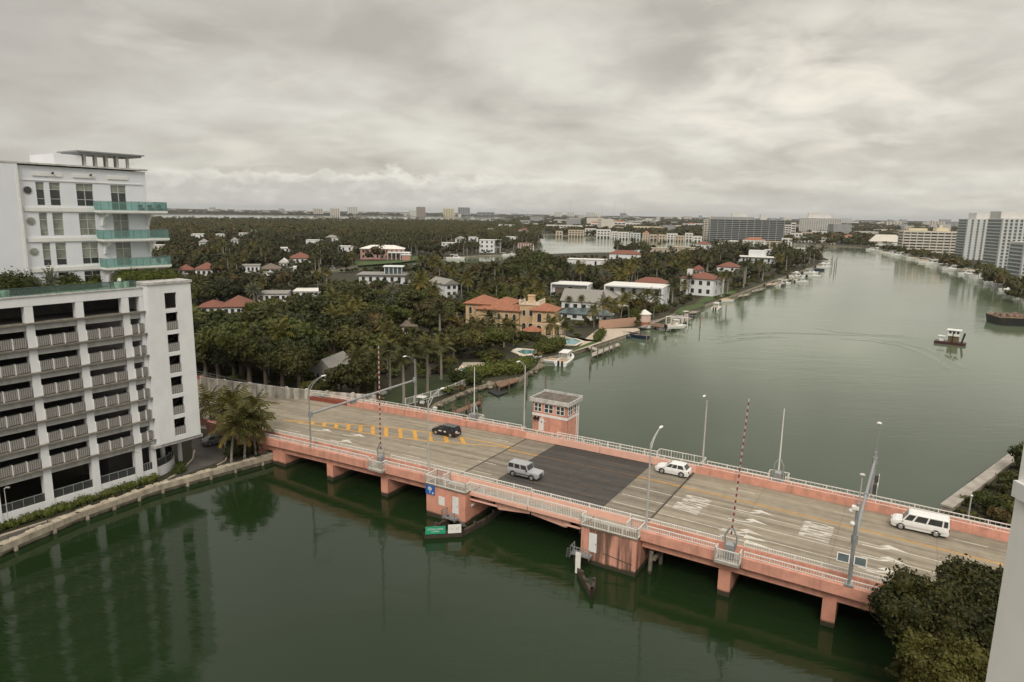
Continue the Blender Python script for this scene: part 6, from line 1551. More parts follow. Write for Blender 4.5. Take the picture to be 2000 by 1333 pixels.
# ---------------------------------------------------------------- boats
def hull(mb, L, W_, fb, z0=0.0, bow=0.35, st=(0.0, .08, .35, .62, .80, .92, 1.0)):
    secs = []
    for t in st:
        w_ = W_ / 2 * (1 if t < .55 else max(.02, 1 - ((t - .55) / .45) ** 2.0)); zt = z0 + fb * (1 + bow * max(0, t - .3) ** 1.5)
        wb = w_ * .72; x = (t - .5) * L; xb = x - (0.06 * L * max(0, t - .7) / .3)
        secs.append([(xb, -wb, z0 - .25), (x, -w_, zt - .08), (x, -w_ * .97, zt), (x, w_ * .97, zt), (x, w_, zt - .08), (xb, wb, z0 - .25)])
    return mb.loft(secs)
def boat(name, label, px, py, L, W_, head, kind='cruiser', hullm=None, z=0.0, group=None):
    X, Y = at(px, py, z) if not isinstance(px, tuple) else px
    t = thing(name, label, 'boat', (X, Y, z), radians(head), group)
    fb = .10 * L if kind != 'yacht' else .12 * L; fb = min(max(fb, .6), 2.0)
    b = MB(); hull(b, L, W_, fb); obj('hull', b, hullm or M_gel, t, smooth=False)
    b = MB(); b.box(-.44 * L, .05 * L, -.36 * W_, .36 * W_, fb + .01, fb + .05); obj('cockpit_floor', b, M_tan, t)
    if kind in ('cruiser', 'yacht'):
        h = .085 * L + .5
        b = MB(); b.hexa([(-.12 * L, -.36 * W_, fb + .06), (.26 * L, -.26 * W_, fb + .06), (.26 * L, .26 * W_, fb + .06), (-.12 * L, .36 * W_, fb + .06), (-.10 * L, -.30 * W_, fb + h), (.10 * L, -.24 * W_, fb + h), (.10 * L, .24 * W_, fb + h), (-.10 * L, .30 * W_, fb + h)]); obj('cabin', b, M_gel, t)
        b = MB()
        for sy in (-1, 1):
            b.face([(-.08 * L, sy * (.345 * W_ + .03), fb + h * .35), (.16 * L, sy * (.285 * W_ + .03), fb + h * .35), (.085 * L, sy * (.26 * W_ + .03), fb + h * .85), (-.08 * L, sy * (.315 * W_ + .03), fb + h * .85)])
        b.face([(.235 * L, -.22 * W_, fb + h * .3), (.235 * L, .22 * W_, fb + h * .3), (.125 * L, .20 * W_, fb + h * .88), (.125 * L, -.20 * W_, fb + h * .88)]); obj('window', b, M_glass, t)
        b = MB(); b.box(-.30 * L, .12 * L, -.34 * W_, .34 * W_, fb + h + .5, fb + h + .62)
        for x in (-.28, .08):
            for sy in (-1, 1): b.box(x * L, x * L + .06, *sorted((sy * .30 * W_, sy * .32 * W_)), fb + (.05 if x < 0 else h + .01), fb + h + .49)
        obj('hardtop', b, M_gel, t)
        if kind == 'yacht': b = MB(); b.box(-.12 * L, .02 * L, -.22 * W_, .22 * W_, fb + h + .63, fb + h + 1.4); obj('flybridge', b, M_gel, t)
    elif kind == 'console':
        b = MB(); b.box(-.08 * L, .04 * L, -.16 * W_, .16 * W_, fb + .06, fb + 1.0); obj('console', b, M_gel, t)
        b = MB(); b.box(-.18 * L, .10 * L, -.34 * W_, .34 * W_, fb + 1.9, fb + 1.98)
        for x in (-.15, .07):
            for sy in (-1, 1): b.box(x * L, x * L + .06, *sorted((sy * .24 * W_, sy * .27 * W_)), fb + .06, fb + 1.89)
        obj('t_top', b, M_rail, t)
    elif kind == 'cover':
        b = MB(); b.loft([[(x * L, -w_ * W_, fb + .05), (x * L, -w_ * W_ * .7, fb + hh), (x * L, w_ * W_ * .7, fb + hh), (x * L, w_ * W_, fb + .05)] for x, w_, hh in ((-.46, .44, .3), (-.2, .46, .75), (.1, .44, .7), (.3, .33, .35), (.44, .12, .12))]); obj('boat_cover', b, M_steel_dk if hullm is M_navy else M_tan, t)
    elif kind == 'speed':
        b = MB(); b.face([(.02 * L, -.3 * W_, fb + .08), (.02 * L, .3 * W_, fb + .08), (-.03 * L, .27 * W_, fb + .5), (-.03 * L, -.27 * W_, fb + .5)]); b.box(-.4 * L, -.05 * L, -.34 * W_, .34 * W_, fb + .06, fb + .3); obj('cockpit', b, M_black, t)
        b = MB(); b.face([(.1 * L, -.05 * W_, fb + .22), (.42 * L, -.03 * W_, fb + .36), (.42 * L, .03 * W_, fb + .36), (.1 * L, .05 * W_, fb + .22)]); obj('deck_stripe', b, M_lamp_r, t)
    for i in ((-1, 1) if L > 7 else (0,)):
        b = MB(); b.box(-.5 * L - .5, -.5 * L - .02, i * .5 - .22, i * .5 + .22, -.3, fb + .35); obj('outboard_engine', b, M_black, t)
    return t
def hd(px0, py0, px1, py1): a, b_ = at(px0, py0, .5), at(px1, py1, .5); return math.degrees(math.atan2(b_[1] - a[1], b_[0] - a[0])), math.hypot(b_[0] - a[0], b_[1] - a[1])
h_, L_ = hd(1092, 718, 1122, 696); print('cruiser', h_, L_)
boat('motor_cruiser', 'white motor cruiser with tan cockpit moored at the near end of the promenade', 1106, 708, 11.5, 3.6, h_, 'cruiser')
boat('work_boat', 'white flat hulled boat moored beside the white motor cruiser', 1066, 706, 7.0, 3.4, h_ + 90, 'open')
h_, L_ = hd(1222, 655, 1270, 664)
boat('speed_boat', 'long dark speedboat with red stripe moored off the paved terrace', 1244, 660, 10.5, 2.7, h_, 'speed', M_navy)
boat('tender_boat', 'small dark boat tied up left of the long dark speedboat', 1222, 660, 4.6, 1.9, h_, 'cover', M_navy)
boat('motor_cruiser', 'white cabin cruiser with its stern toward us off the green lawns', 1400, 604, 9.0, 3.3, 62, 'cruiser')
boat('motor_boat', 'white boat under a pale cover behind the cabin cruiser', 1420, 590, 8.0, 2.8, 20, 'cover')
boat('motor_boat', 'white centre console boat on the four post boat lift', 1321, 640, 7.5, 2.6, 15, 'console', z=1.6)
boat('motor_boat', 'dark hulled boat moored right behind the four post boat lift', 1340, 622, 8.0, 2.6, 20, 'console', M_navy)
boat('jet_ski', 'small pale jet ski like boat beside the pink boathouse', 1262, 640, 3.6, 1.4, 10, 'open', z=.6)
boat('motor_boat', 'white boat with canopy moored under the bridge railing at the left', 826, 800, 6.5, 2.5, -20, 'console')
k = 0
MARK = [(1528, 556, 11, 'cruiser', 8), (1545, 549, 9, 'console', 8), (1510, 560, 10, 'cover', 8), (1556, 543, 12, 'yacht', 5), (1566, 552, 9, 'cruiser', 5), (1583, 535, 12, 'cruiser', 5), (1596, 529, 12, 'cover', 5), (1608, 524, 13, 'yacht', 5), (1612, 517, 11, 'cruiser', 5), (1590, 541, 10, 'console', 5)]
for i, (x, y, L, kd, hh) in enumerate(MARK):
    boat('motor_boat', 'white %s moored by the island tip, %s of the row' % (dict(cruiser='cabin boat', console='open boat with canopy', cover='covered boat', yacht='flybridge boat')[kd], ORD[i]), x, y, L, L * .3, hh, kd, M_navy if i in (6,) else None, group='boats moored near the island tip')
for x, y, L, kd, hh, lb in ((398, 553, 12, 'cover', -12, 'long boat under a brown cover at the far left of the inner canal'), (436, 548, 8, 'cruiser', -8, 'small cabin boat by the left inner canal dock'), (518, 541, 9, 'cruiser', -6, 'boat under a white arched canopy on the inner canal'), (580, 537, 17, 'yacht', 8, 'long white and navy yacht on the inner canal'), (648, 528, 10, 'cruiser', 10, 'white boat left of the lawn on the inner canal bank'), (846, 507, 15, 'yacht', 20, 'white yacht moored by the lawn of the pink mansion'), (890, 507, 16, 'cruiser', 0, 'low white and black yacht in the small harbour'), (985, 500, 10, 'cruiser', 0, 'white boat moored before the pink columned house'), (1000, 498, 9, 'console', 0, 'small open boat before the pink columned house')):
    boat('motor_boat', lb, x, y, L, L * .28, hh, kd, M_navy if 'navy' in lb else None)
for i in range(22):
    t = i / 21; x = 1700 + 290 * t; y = [at for at in [0]][0]
    ys = np.interp(x, [1700, 1745, 1800, 1870, 1930, 1990], [488, 497, 510, 529, 548, 575]); L = rs.uniform(11, 20)
    boat('motor_boat', 'white boat in the marina row, %s from the far end' % ORD[i], x + rs.uniform(-3, 3), ys + 1.2, L, L * .27, rs.uniform(100, 190) if i % 2 else rs.uniform(150, 175), rs.choice(['yacht', 'cruiser', 'cover', 'cruiser']), group='marina boats on the right shore')
# tug
X, Y = at(1852, 672, 0); hh = hd(1825, 668, 1880, 674)
tg = thing('tug_boat', 'small dark tug with a tall white wheelhouse trailing a wake on open water', 'boat', (X, Y, 0), radians(hh[0]))
L = hh[1]; print('tug', hh)
b = MB(); b.box(-L / 2, L / 2, -1.8, 1.8, -.3, .8); b.hexa([(L / 2, -1.8, -.3), (L / 2 + .9, -1.5, .3), (L / 2 + .9, 1.5, .3), (L / 2, 1.8, -.3), (L / 2, -1.8, .8), (L / 2 + .9, -1.5, .8), (L / 2 + .9, 1.5, .8), (L / 2, 1.8, .8)]); obj('hull', b, mat('dark_hull', (.05, .02, .02), .5), tg)
b = MB(); b.box(-.2, 2.6, -1.2, 1.2, .81, 2.8); obj('deckhouse', b, mat('brown_steel', (.13, .09, .045), .7), tg)
b = MB(); b.box(-.4, 2.8, -1.4, 1.4, 2.802, 4.6); Wh = obj('wheelhouse', b, M_gel, tg)
b = MB(); b.box(-.8, 3.2, -1.8, 1.8, 4.602, 4.75); obj('roof', b, M_gel, tg)
b = MB()
for q in (-.1, .95, 2.0): b.box(q, q + .7, -1.43, -1.405, 3.6, 4.35)
b.box(-.43, -.405, -1.1, 1.1, 3.6, 4.35); obj('window', b, M_glass, Wh)
b = MB(); b.box(1.0, 1.2, -1.6, -1.45, .8, 4.6); b.tube((L / 2 - .3, -.8, .8), (L / 2 + .3, -.8, 4.0), .25, seg=6); b.tube((L / 2 - .3, .8, .8), (L / 2 + .3, .8, 3.6), .2, seg=6); obj('push_knee', b, M_black, tg)
b = MB(); b.box(-L / 2 + .8, -L / 2 + 3.0, -1.0, 1.0, 2.4, 2.5); b.tube((-L / 2 + 1.9, 0, .8), (-L / 2 + 1.9, 0, 2.4), .06, seg=5); b.box(-L / 2 + 1.2, -L / 2 + 2.4, -.5, .5, .81, 1.5); obj('aft_canopy', b, M_gel, tg)
# barge
A0 = at(1952, 636, 0); A1 = at(2040, 640, 0); a = math.atan2(A1[1] - A0[1], A1[0] - A0[0])
bg_ = thing('barge', 'black steel barge loaded with rusty rubble at the right edge', 'barge', (A0[0], A0[1], 0), a)
b = MB(); b.hexa([(0, 0, -.5), (34, 0, -.5), (34, 11, -.5), (0, 11, -.5), (-.6, -.3, 3.0), (34, -.3, 3.0), (34, 11.3, 3.0), (-.6, 11.3, 3.0)]); obj('hull', b, mat('black_hull', (.018, .018, .018), .5, .2, .5, streak=.3, streak_col=(.12, .06, .03)), bg_)
b = MB()
for y0, y1 in ((-.32, .1), (10.9, 11.32)): b.box(-.6, 34, y0, y1, 3.002, 3.3)
b.box(-.62, -.1, .101, 10.89, 3.002, 3.3); obj('coaming', b, mat('rusty_edge', (.26, .17, .10), .8, .3), bg_)
b = MB()
for i in range(160): b.cbox(rs.uniform(1, 33), rs.uniform(.8, 10.2), 3.0, rs.uniform(.5, 2.4), rs.uniform(.4, 1.4), rs.uniform(.3, 1.3), rs.uniform(0, 3), rs.uniform(.3, .9))
obj('rubble_load', b, mat('rusty_rubble', (.12, .06, .04), .9, .2, .8, col2=(.30, .23, .18)), bg_)
# wake of the tug: low ridges on the water
def ripple(pts, w_, h):
    P = [at(x, y, 0) for x, y in pts]; n = len(P); b = MB(); secs = []
    for i, p in enumerate(P):
        q = P[min(i + 1, n - 1)]; o_ = P[max(i - 1, 0)]; L = math.hypot(q[0] - o_[0], q[1] - o_[1]); nx, ny = -(q[1] - o_[1]) / L, (q[0] - o_[0]) / L; k = sin(pi * (i + .3) / (n - .4)) ** .5
        secs.append([(p[0] + nx * w_ * f, p[1] + ny * w_ * f, .004 + h * k * g_) for f, g_ in ((-1, -.1), (-.5, .45), (0, 1), (.5, .45), (1, -.1))])
    b.loft(secs, cap=False, closed=False); return b
for pts in ([(1384, 664), (1420, 658), (1470, 653), (1530, 651), (1600, 653), (1700, 656), (1822, 664)], [(1400, 671), (1440, 664), (1490, 660), (1540, 659)], [(1640, 662), (1700, 666), (1760, 676), (1800, 690), (1830, 706), (1850, 722)], [(1700, 662), (1760, 670), (1810, 682), (1850, 700), (1880, 720)], [(1590, 640), (1640, 650), (1720, 655), (1800, 660)]):
    xs_ = np.linspace(0, len(pts) - 1, 36); pp = [(np.interp(t, range(len(pts)), [p[0] for p in pts]), np.interp(t, range(len(pts)), [p[1] for p in pts])) for t in xs_]
    struct('wake', ripple(pp, 1.6, .12), M_water, smooth=True)
# ---------------------------------------------------------------- docks and piles
def dock(name, label, pts, z=1.2, m=None, pilem=None, sp=3.0, cat='dock', rail=False, piles_h=.4):
    P = [at(x, y, z) for x, y in pts]; cx, cy = P[0]
    t = thing(name, label, cat, (cx, cy, 0), 0)
    Lp = [(p[0] - cx, p[1] - cy) for p in P]
    b = MB(); b.prism(Lp, z - .22, z); obj('deck', b, m or M_wood_grey, t)
    b = MB(); n = len(Lp)
    for i in range(n):
        p, q = Lp[i], Lp[(i + 1) % n]; L = math.hypot(q[0] - p[0], q[1] - p[1]); k = max(1, int(L / sp))
        for j in range(k): obj('pile', MB().tube((p[0] + (q[0] - p[0]) * j / k, p[1] + (q[1] - p[1]) * j / k, -1.5), (p[0] + (q[0] - p[0]) * j / k, p[1] + (q[1] - p[1]) * j / k, z + piles_h), .16, seg=6), pilem or M_pile, t)
    for p in P: FOOT.append((p[0], p[1], 2.5))
    return t
dock('wooden_dock', 'brown wooden dock beside the dark bushes right of the bridge gate', [(968, 748), (1008, 738), (1013, 744), (975, 757)], 1.2, M_wood, M_wood)
dock('floating_mat', 'dark floating swim mat beside the brown wooden dock', [(953, 764), (975, 757), (992, 766), (972, 773)], .3, M_black, M_black, sp=30, cat='float', piles_h=-.3)
dock('wooden_dock', 'long rust brown wooden dock just behind the bridge railing', [(884, 803), (936, 783), (940, 787), (890, 809)], .9, M_wood, M_wood, sp=4, piles_h=1.3)
dock('concrete_dock', 'T shaped concrete dock off the paved promenade', [(1155, 697), (1155, 690), (1207, 670), (1211, 674)], 1.2, M_conc, M_pile, sp=4, piles_h=1.8)
dock('dock_gangway', 'narrow gangway joining the promenade and the T shaped dock', [(1143, 677), (1150, 675), (1174, 683), (1170, 687)], 1.25, M_conc, M_pile, sp=20, piles_h=-.2)
dock('wooden_dock', 'weathered dock beside the pink boathouse', [(1252, 634), (1262, 628), (1300, 634), (1300, 640)], 1.3, M_wood, M_pile, sp=3)
dock('wooden_dock', 'grey dock behind the four post boat lift', [(1300, 634), (1340, 618), (1352, 622), (1312, 640)], 1.3, M_wood_grey, M_pile, sp=5, piles_h=1.5)
for i, (x0, y0, x1, y1) in enumerate(((1345, 612, 1362, 608), (1440, 580, 1462, 574), (1466, 571, 1490, 563), (1495, 558, 1532, 552), (1540, 547, 1560, 541))):
    dock('wooden_dock', 'grey finger dock along the island shore, %s toward the tip' % ORD[i], [(x0, y0), (x0 + 5, y0 - 4), (x1 + 5, y1 - 1), (x1, y1 + 3)], 1.3, M_wood_grey, M_pile, sp=5, piles_h=1.2)
# four post boat lift
X, Y = at(1321, 643, 0); t = thing('boat_lift', 'white four post boat lift standing in the water off the grey dock', 'boat lift', (X, Y, 0), radians(15))
b = MB()
for x in (-3.2, 3.2):
    for y in (-1.8, 1.8): b.tube((x, y, -1.5), (x, y, 4.4), .16, seg=6)
obj('post', b, M_rail, t); b = MB()
for y in (-1.8, 1.8): b.box(-3.4, 3.4, y - .12, y + .12, 4.1, 4.4); b.box(-3.2, 3.2, y - .1, y + .1, 1.25, 1.5)
for x in (-2.6, 2.6): b.box(x - .1, x + .1, -1.68, 1.68, 1.1, 1.3)
obj('lift_beam', b, M_rail, t)
# pink boathouse
X, Y = at(1258, 633, 1.3); t = thing('boathouse', 'small octagonal pinkish white hut with pale pointed roof on the dock', 'hut', (X, Y, 1.3), 0)
O8 = [(2.3 * cos(pi / 4 * k + .2), 2.3 * sin(pi / 4 * k + .2)) for k in range(8)]
b = MB(); b.prism(O8, 0, 3.6); obj('wall', b, mat('pale_pink_boards', (.55, .42, .36), .8, .06), t); b = MB(); b.loft([[(p[0] * 1.15, p[1] * 1.15, 3.61) for p in O8], [(p[0] * .03, p[1] * .03, 5.2) for p in O8]]); obj('roof', b, M_roof_white, t)
b = MB(); b.prism([(p[0] * 1.02, p[1] * 1.02) for p in O8], -.4, .9); obj('base', b, M_tile, t)
# mooring piles in open water
for i, (x, y, h, lb) in enumerate(((1065, 768, 4.2, 'tall mooring pile left of the bridge house mast'), (1026, 775, 3.0, 'mooring pile just above the tender house roof'), (1029, 758, 3.0, 'pale mooring pile right of the floating mat'), (1197, 690, 3.6, 'thick mooring pile standing off the T dock'), (1262, 675, 3.0, 'mooring pile below the dark speedboat'), (1367, 640, 5.0, 'lone dark mooring pile right of the boat lift'), (1152, 720, 3.0, 'mooring pile right of the motor cruiser'))):
    X, Y = at(x, y, 0); o = obj('mooring_pile', MB().tube((0, 0, -1.5), (0, 0, h), .19, .17, 8), M_pile, None, loc=(X, Y, 0)); tag(o, lb, 'pile')
for i, (x, y) in enumerate(((1622, 524), (1625, 519), (1629, 528), (1633, 522))):
    X, Y = at(x, y, 0); o = obj('mooring_pile', MB().tube((0, 0, -1.5), (0, 0, 8), .3, .25, 6), M_pile, None, loc=(X, Y, 0)); tag(o, 'slim dark channel pile standing in the water off the island tip', 'pile', 'channel piles off the island tip')
# rocks at the shore and under the bridge end
def rocks(name, label, px_pts, n, r, z=.6):
    P = [at(x, y, z) for x, y in px_pts]; b = MB()
    for i in range(n):
        k = rs.randrange(len(P) - 1) if len(P) > 1 else 0; t = rs.random(); p, q = P[k], P[k + 1]
        x = p[0] + (q[0] - p[0]) * t + rs.uniform(-1, 1) - P[0][0]; y = p[1] + (q[1] - p[1]) * t + rs.uniform(-1, 1) - P[0][1]; rr_ = r * rs.uniform(.5, 1.3)
        b.ball((x, y, rs.uniform(-.3, .5)), rr_, 6, 4, .7)
    o = obj(name, b, M_rock, None, loc=(P[0][0], P[0][1], z)); tag(o, label, 'rocks', kind='stuff'); return o
rocks('rocks', 'rough pale boulders between the coconut palms and the bridge abutment', [(500, 895), (525, 885), (548, 880)], 40, .8)
rocks('rocks', 'dark rough shoreline rocks right of the white fence', [(850, 790), (915, 763), (955, 752)], 90, .6)
rocks('rocks', 'boulders on the bank beyond the right end of the bridge', [(1872, 985), (1895, 970), (1930, 950), (1970, 925)], 60, .5)
rocks('rocks', 'rubble at the shore by the white work boat', [(1015, 738), (1045, 722), (1055, 712)], 40, .6)
# right hand quay wall
Q0 = at(1838, 990, 1.6); Q1 = at(2010, 862, 1.6); L = math.hypot(Q1[0] - Q0[0], Q1[1] - Q0[1]); a = math.atan2(Q1[1] - Q0[1], Q1[0] - Q0[0])
t = thing('quay_wall', 'pale concrete quay wall running away beyond the right end of the bridge', 'seawall', (Q0[0], Q0[1], 0), a)
b = MB(); b.box(0, L, -1.3, 0, -1, 1.75); obj('wall', b, M_seaconc, t); b = MB(); b.box(-.1, L, -1.4, .12, 1.752, 2.0); obj('coping', b, M_conc, t)
for i, (x, y, h) in enumerate(((1890, 1018, 3.4), (1975, 1040, 3.2))):
    X, Y = at(x, y, 1.5); t = thing('lamp_post', ('short post lamp behind the far railing right of the white van', 'thin post at the far right behind the far railing')[i], 'lamp post', (X, Y, 1.4), 0); b = MB(); b.tube((0, 0, 0), (0, 0, h), .09, seg=6); obj('post', b, M_alu, t); b = MB(); b.ball((0, 0, h + .1), .2); obj('lamp_head', b, M_alu, t)
# ---------------------------------------------------------------- vegetation
def np_mesh(name, V, F, M_idx, mats, smooth=False):
    """V (n,3), F (m,4) quads, M_idx (m,)"""
    me = bpy.data.meshes.new(name); nf = len(F)
    me.vertices.add(len(V)); me.vertices.foreach_set('co', np.asarray(V, np.float32).ravel())
    me.loops.add(nf * 4); me.loops.foreach_set('vertex_index', np.asarray(F, np.int32).ravel())
    me.polygons.add(nf); me.polygons.foreach_set('loop_start', np.arange(nf, dtype=np.int32) * 4)
    for m_ in mats: me.materials.append(m_)
    if len(mats) > 1: me.polygons.foreach_set('material_index', np.asarray(M_idx, np.int32))
    me.update(calc_edges=True); me.validate()
    return me
def leaf_quads(rng, C, Nrm, size, aspect=1.7, jitter=.7):
    """quads centred on C facing roughly Nrm"""
    n = len(C); Nn = Nrm + rng.normal(0, jitter, (n, 3)); Nn /= np.linalg.norm(Nn, axis=1)[:, None] + 1e-9
    R_ = rng.normal(0, 1, (n, 3)); A = np.cross(Nn, R_); A /= np.linalg.norm(A, axis=1)[:, None] + 1e-9; B = np.cross(Nn, A)
    s_ = size * rng.uniform(.55, 1.35, n)[:, None]
    P = np.stack([C - A * s_ * aspect * .5, C - B * s_ * .5 + A * s_ * .1, C + A * s_ * aspect * .5, C + B * s_ * .5 + A * s_ * .1], 1)
    return P.reshape(-1, 3), np.arange(n * 4).reshape(n, 4)
def lobes_for(rng, R_, H, n, flat=.6, spread=.62, lr0=.22, lr1=.42):
    L = []
    for i in range(n):
        a = rng.uniform(0, 2 * pi); r = R_ * spread * math.sqrt(rng.uniform(0, 1)); z = H * (0.50 + .36 * rng.uniform(0, 1) * (1 - (r / R_) ** 2 * .6))
        lr = R_ * rng.uniform(lr0, lr1); L.append((r * cos(a), r * sin(a), z, lr, lr * flat * rng.uniform(.8, 1.2)))
    L.append((0, 0, H * .60, R_ * .55, H * .22))
    return L
def crown_arrays(rng, L, nleaf, size, core=True, jitter=.7):
    tot = sum(l[3] ** 2 for l in L); Vs, Fs, Ms, off = [], [], [], 0
    for (x, y, z, r, h) in L:
        n = max(4, int(nleaf * r * r / tot)); d = rng.normal(0, 1, (n, 3)); d[:, 2] = d[:, 2] * .9 + .25; d /= np.linalg.norm(d, axis=1)[:, None]
        k = np.where(rng.uniform(0, 1, n) < .14, rng.uniform(1.05, 1.42, n), rng.uniform(.74, 1.08, n))[:, None]; C = np.array([x, y, z]) + d * k * np.array([r, r, h])
        V, F = leaf_quads(rng, C, d, size, jitter=jitter); Vs.append(V); Fs.append(F + off); Ms.append(np.zeros(len(F), int)); off += len(V)
        if core:
            seg, rg = 7, 4; P = []
            for i in range(rg + 1):
                t = pi * i / rg
                for j in range(seg): P.append((x + r * .74 * sin(t) * cos(2 * pi * j / seg), y + r * .74 * sin(t) * sin(2 * pi * j / seg), z + h * .74 * cos(t)))
            P = np.array(P); Q = [[off + i * seg + j, off + i * seg + (j + 1) % seg, off + (i + 1) * seg + (j + 1) % seg, off + (i + 1) * seg + j] for i in range(rg) for j in range(seg)]
            Vs.append(P); Fs.append(np.array(Q)); Ms.append(np.zeros(len(Q), int)); off += len(P)
    return np.concatenate(Vs), np.concatenate(Fs), np.concatenate(Ms)
def trunk_mb(rng, H, r, lobes, nlimb=5):
    b = MB(); b.path([(0, 0, -.4), (rng.uniform(-.2, .2), rng.uniform(-.2, .2), H * .25), (rng.uniform(-.3, .3), rng.uniform(-.3, .3), H * .5)], [r * 1.25, r, r * .7], 7)
    for i in range(min(nlimb, len(lobes))):
        l = lobes[i]; b.path([(0, 0, H * .30), (l[0] * .45, l[1] * .45, H * .42), (l[0] * .9, l[1] * .9, l[2])], [r * .55, r * .38, r * .15], 5)
    return b
def broad_proto(seed, R_, H, n, size, lm, nl=11, flat=.62, spread=.62, cat='tree', nm='broadleaf_tree', lr=(.22, .42)):
    rng = np.random.RandomState(seed); L = lobes_for(rng, R_, H, int(nl * 1.6), flat, spread + .08, *lr)
    t = thing(nm, 'proto', cat, (0, 0, 0)); t.location = (0, 0, -500)
    obj('trunk', trunk_mb(rng, H, .035 * H, L), M_bark, t)
    V, F, Mi = crown_arrays(rng, L, n, size)
    mesh_obj('crown', np_mesh('crown', V, F, Mi, [lm]), t)
    t['r'] = R_; t['h'] = H * .95
    return t
def frond(mb, base, az, el, L, droop, wid, nseg=7, nleaf=8, twist=0.0, mi=0):
    """arched rachis with drooping leaflets on both sides"""
    mb.mi = mi; d = Vector((cos(az) * cos(el), sin(az) * cos(el), sin(el))); side = Vector((-sin(az), cos(az), 0)); p = Vector(base); pts = [p.copy()]; dirs = [d.copy()]
    for i in range(nseg):
        d = (d + Vector((0, 0, -droop / nseg * (.5 + i / nseg)))).normalized(); p = p + d * (L / nseg); pts.append(p.copy()); dirs.append(d.copy())
    for i in range(nseg):
        q = .03 * L / 3; mb.face([tuple(pts[i] - side * q), tuple(pts[i + 1] - side * q), tuple(pts[i + 1] + side * q), tuple(pts[i] + side * q)])
    for i in range(nleaf):
        t = .12 + .88 * (i + .5) / nleaf; k = min(nseg - 1, int(t * nseg)); f = t * nseg - k; c = pts[k].lerp(pts[k + 1], f); dd = dirs[k]
        ll = wid * (sin(pi * min(1, t * .85 + .12)) ** .6) * random.uniform(.85, 1.1); w_ = L / nleaf * .36
        for s_ in (-1, 1):
            tip = c + side * (s_ * ll) + dd * (ll * .55) + Vector((0, 0, -ll * random.uniform(.35, .75)))
            mb.face([tuple(c - dd * w_), tuple(c + dd * w_), tuple(tip + dd * w_ * .4), tuple(tip - dd * w_ * .4)])
def palm_proto(seed, kind, H):
    random.seed(seed); nm = dict(coco='coconut_palm', royal='royal_palm', date='date_palm', fan='cabbage_palm')[kind]
    t = thing(nm, 'proto', 'palm tree', (0, 0, -500))
    lean = dict(coco=.12, royal=.01, date=.03, fan=.05)[kind] * H; a = random.uniform(0, 6)
    pts = [(cos(a) * lean * (k / 5) ** 1.7, sin(a) * lean * (k / 5) ** 1.7, -.4 + (H + .4) * k / 5) for k in range(6)]; top = pts[-1]
    r0 = dict(coco=.17, royal=.30, date=.32, fan=.2)[kind]
    obj('trunk', MB().path(pts, [r0 * 1.3, r0, r0 * .95, r0 * .9, r0 * .8, r0 * .75], 7), M_palmtrunk, t)
    b = MB()
    if kind == 'royal': b.path([top, (top[0], top[1], top[2] + 1.3)], [r0 * .8, .1], 7)
    zt = top[2] + (1.0 if kind == 'royal' else .1); c = (top[0], top[1], zt)
    n, L, wd = dict(coco=(22, 3.6, .85), royal=(16, 3.5, .85), date=(44, 3.1, .42), fan=(26, 1.9, .6))[kind]
    for i in range(n):
        az = i * 2.399 + random.uniform(-.2, .2); u = (i + .5) / n
        el = radians(78 - (118 if kind != 'royal' else 75) * u) if kind != 'date' else radians(80 - 115 * u)
        frond(b, c, az, el, L * random.uniform(.85, 1.1), dict(coco=1.1, royal=1.3, date=.75, fan=.6)[kind], wd, 6, 8 if kind != 'date' else 7, mi=1 if (u > .86 and kind in ('coco', 'fan')) else 0)
    mats = dict(coco=[L_coco, L_yellow], royal=[L_palm, L_yellow], date=[L_silver, L_silver], fan=[L_palm, L_yellow])[kind]
    obj('crown', b, mats, t); t['r'] = L * .85; t['h'] = H + 2.0
    return t
BP = [broad_proto(1, 5.2, 9.5, 2600, .55, L_olive), broad_proto(2, 6.2, 10.5, 3200, .58, L_dark, 13), broad_proto(3, 4.4, 8.5, 2300, .50, L_green), broad_proto(4, 5.6, 9.0, 2600, .52, L_brownish, 12, .55), broad_proto(5, 3.4, 8.8, 1900, .46, L_olive, 8, .9), broad_proto(6, 7.2, 11.5, 3800, .60, L_green, 15, .5, .68)]
PP = [palm_proto(11, 'coco', 9.5), palm_proto(12, 'coco', 8.0), palm_proto(13, 'royal', 10.5), palm_proto(14, 'royal', 9.0), palm_proto(15, 'date', 6.5), palm_proto(16, 'fan', 7.5), palm_proto(17, 'coco', 7.0), palm_proto(18, 'fan', 6.2)]
KIND_LAB = {'broadleaf_tree': 'broadleaf tree with %s crown', 'coconut_palm': 'coconut palm with drooping fronds', 'royal_palm': 'royal palm with straight grey trunk', 'date_palm': 'stout date palm with silvery fronds', 'cabbage_palm': 'small headed cabbage palm'}
used_proto = set()
def trim(s_):
    w_ = s_.split(); out = []
    for q in w_:
        if q in ('with', 'above', 'behind', 'in', 'by', 'on', 'between', 'beside', 'right', 'left', 'just', 'high', 'at', 'among', 'near', 'under', 'showing', 'below', 'before', 'second', 'of') and len(out) > 1: break
        out.append(q)
    return ' '.join(out[:7])
def put(proto, x, y, sc=1.0, z=1.25, label=None, group=None, rz=None, sz=None):
    s3 = (sc, sc, sc * (sz or 1.0)); rz = RNG.uniform(0, 6.28) if rz is None else rz
    r = proto.copy(); COL.objects.link(r); r.location = (x, y, z); r.rotation_euler = (0, 0, rz); r.scale = s3; r.name = proto.name.split('.')[0]
    for k in ('r', 'h'):
        if k in r: del r[k]
    r['label'] = label; 
    if group: r['group'] = group
    for ch in proto.children:
        c = ch.copy(); COL.objects.link(c); c.parent = r
    return r
def in_patch(x, y):
    return any(pip(x, y, P) for P in PATCHES)
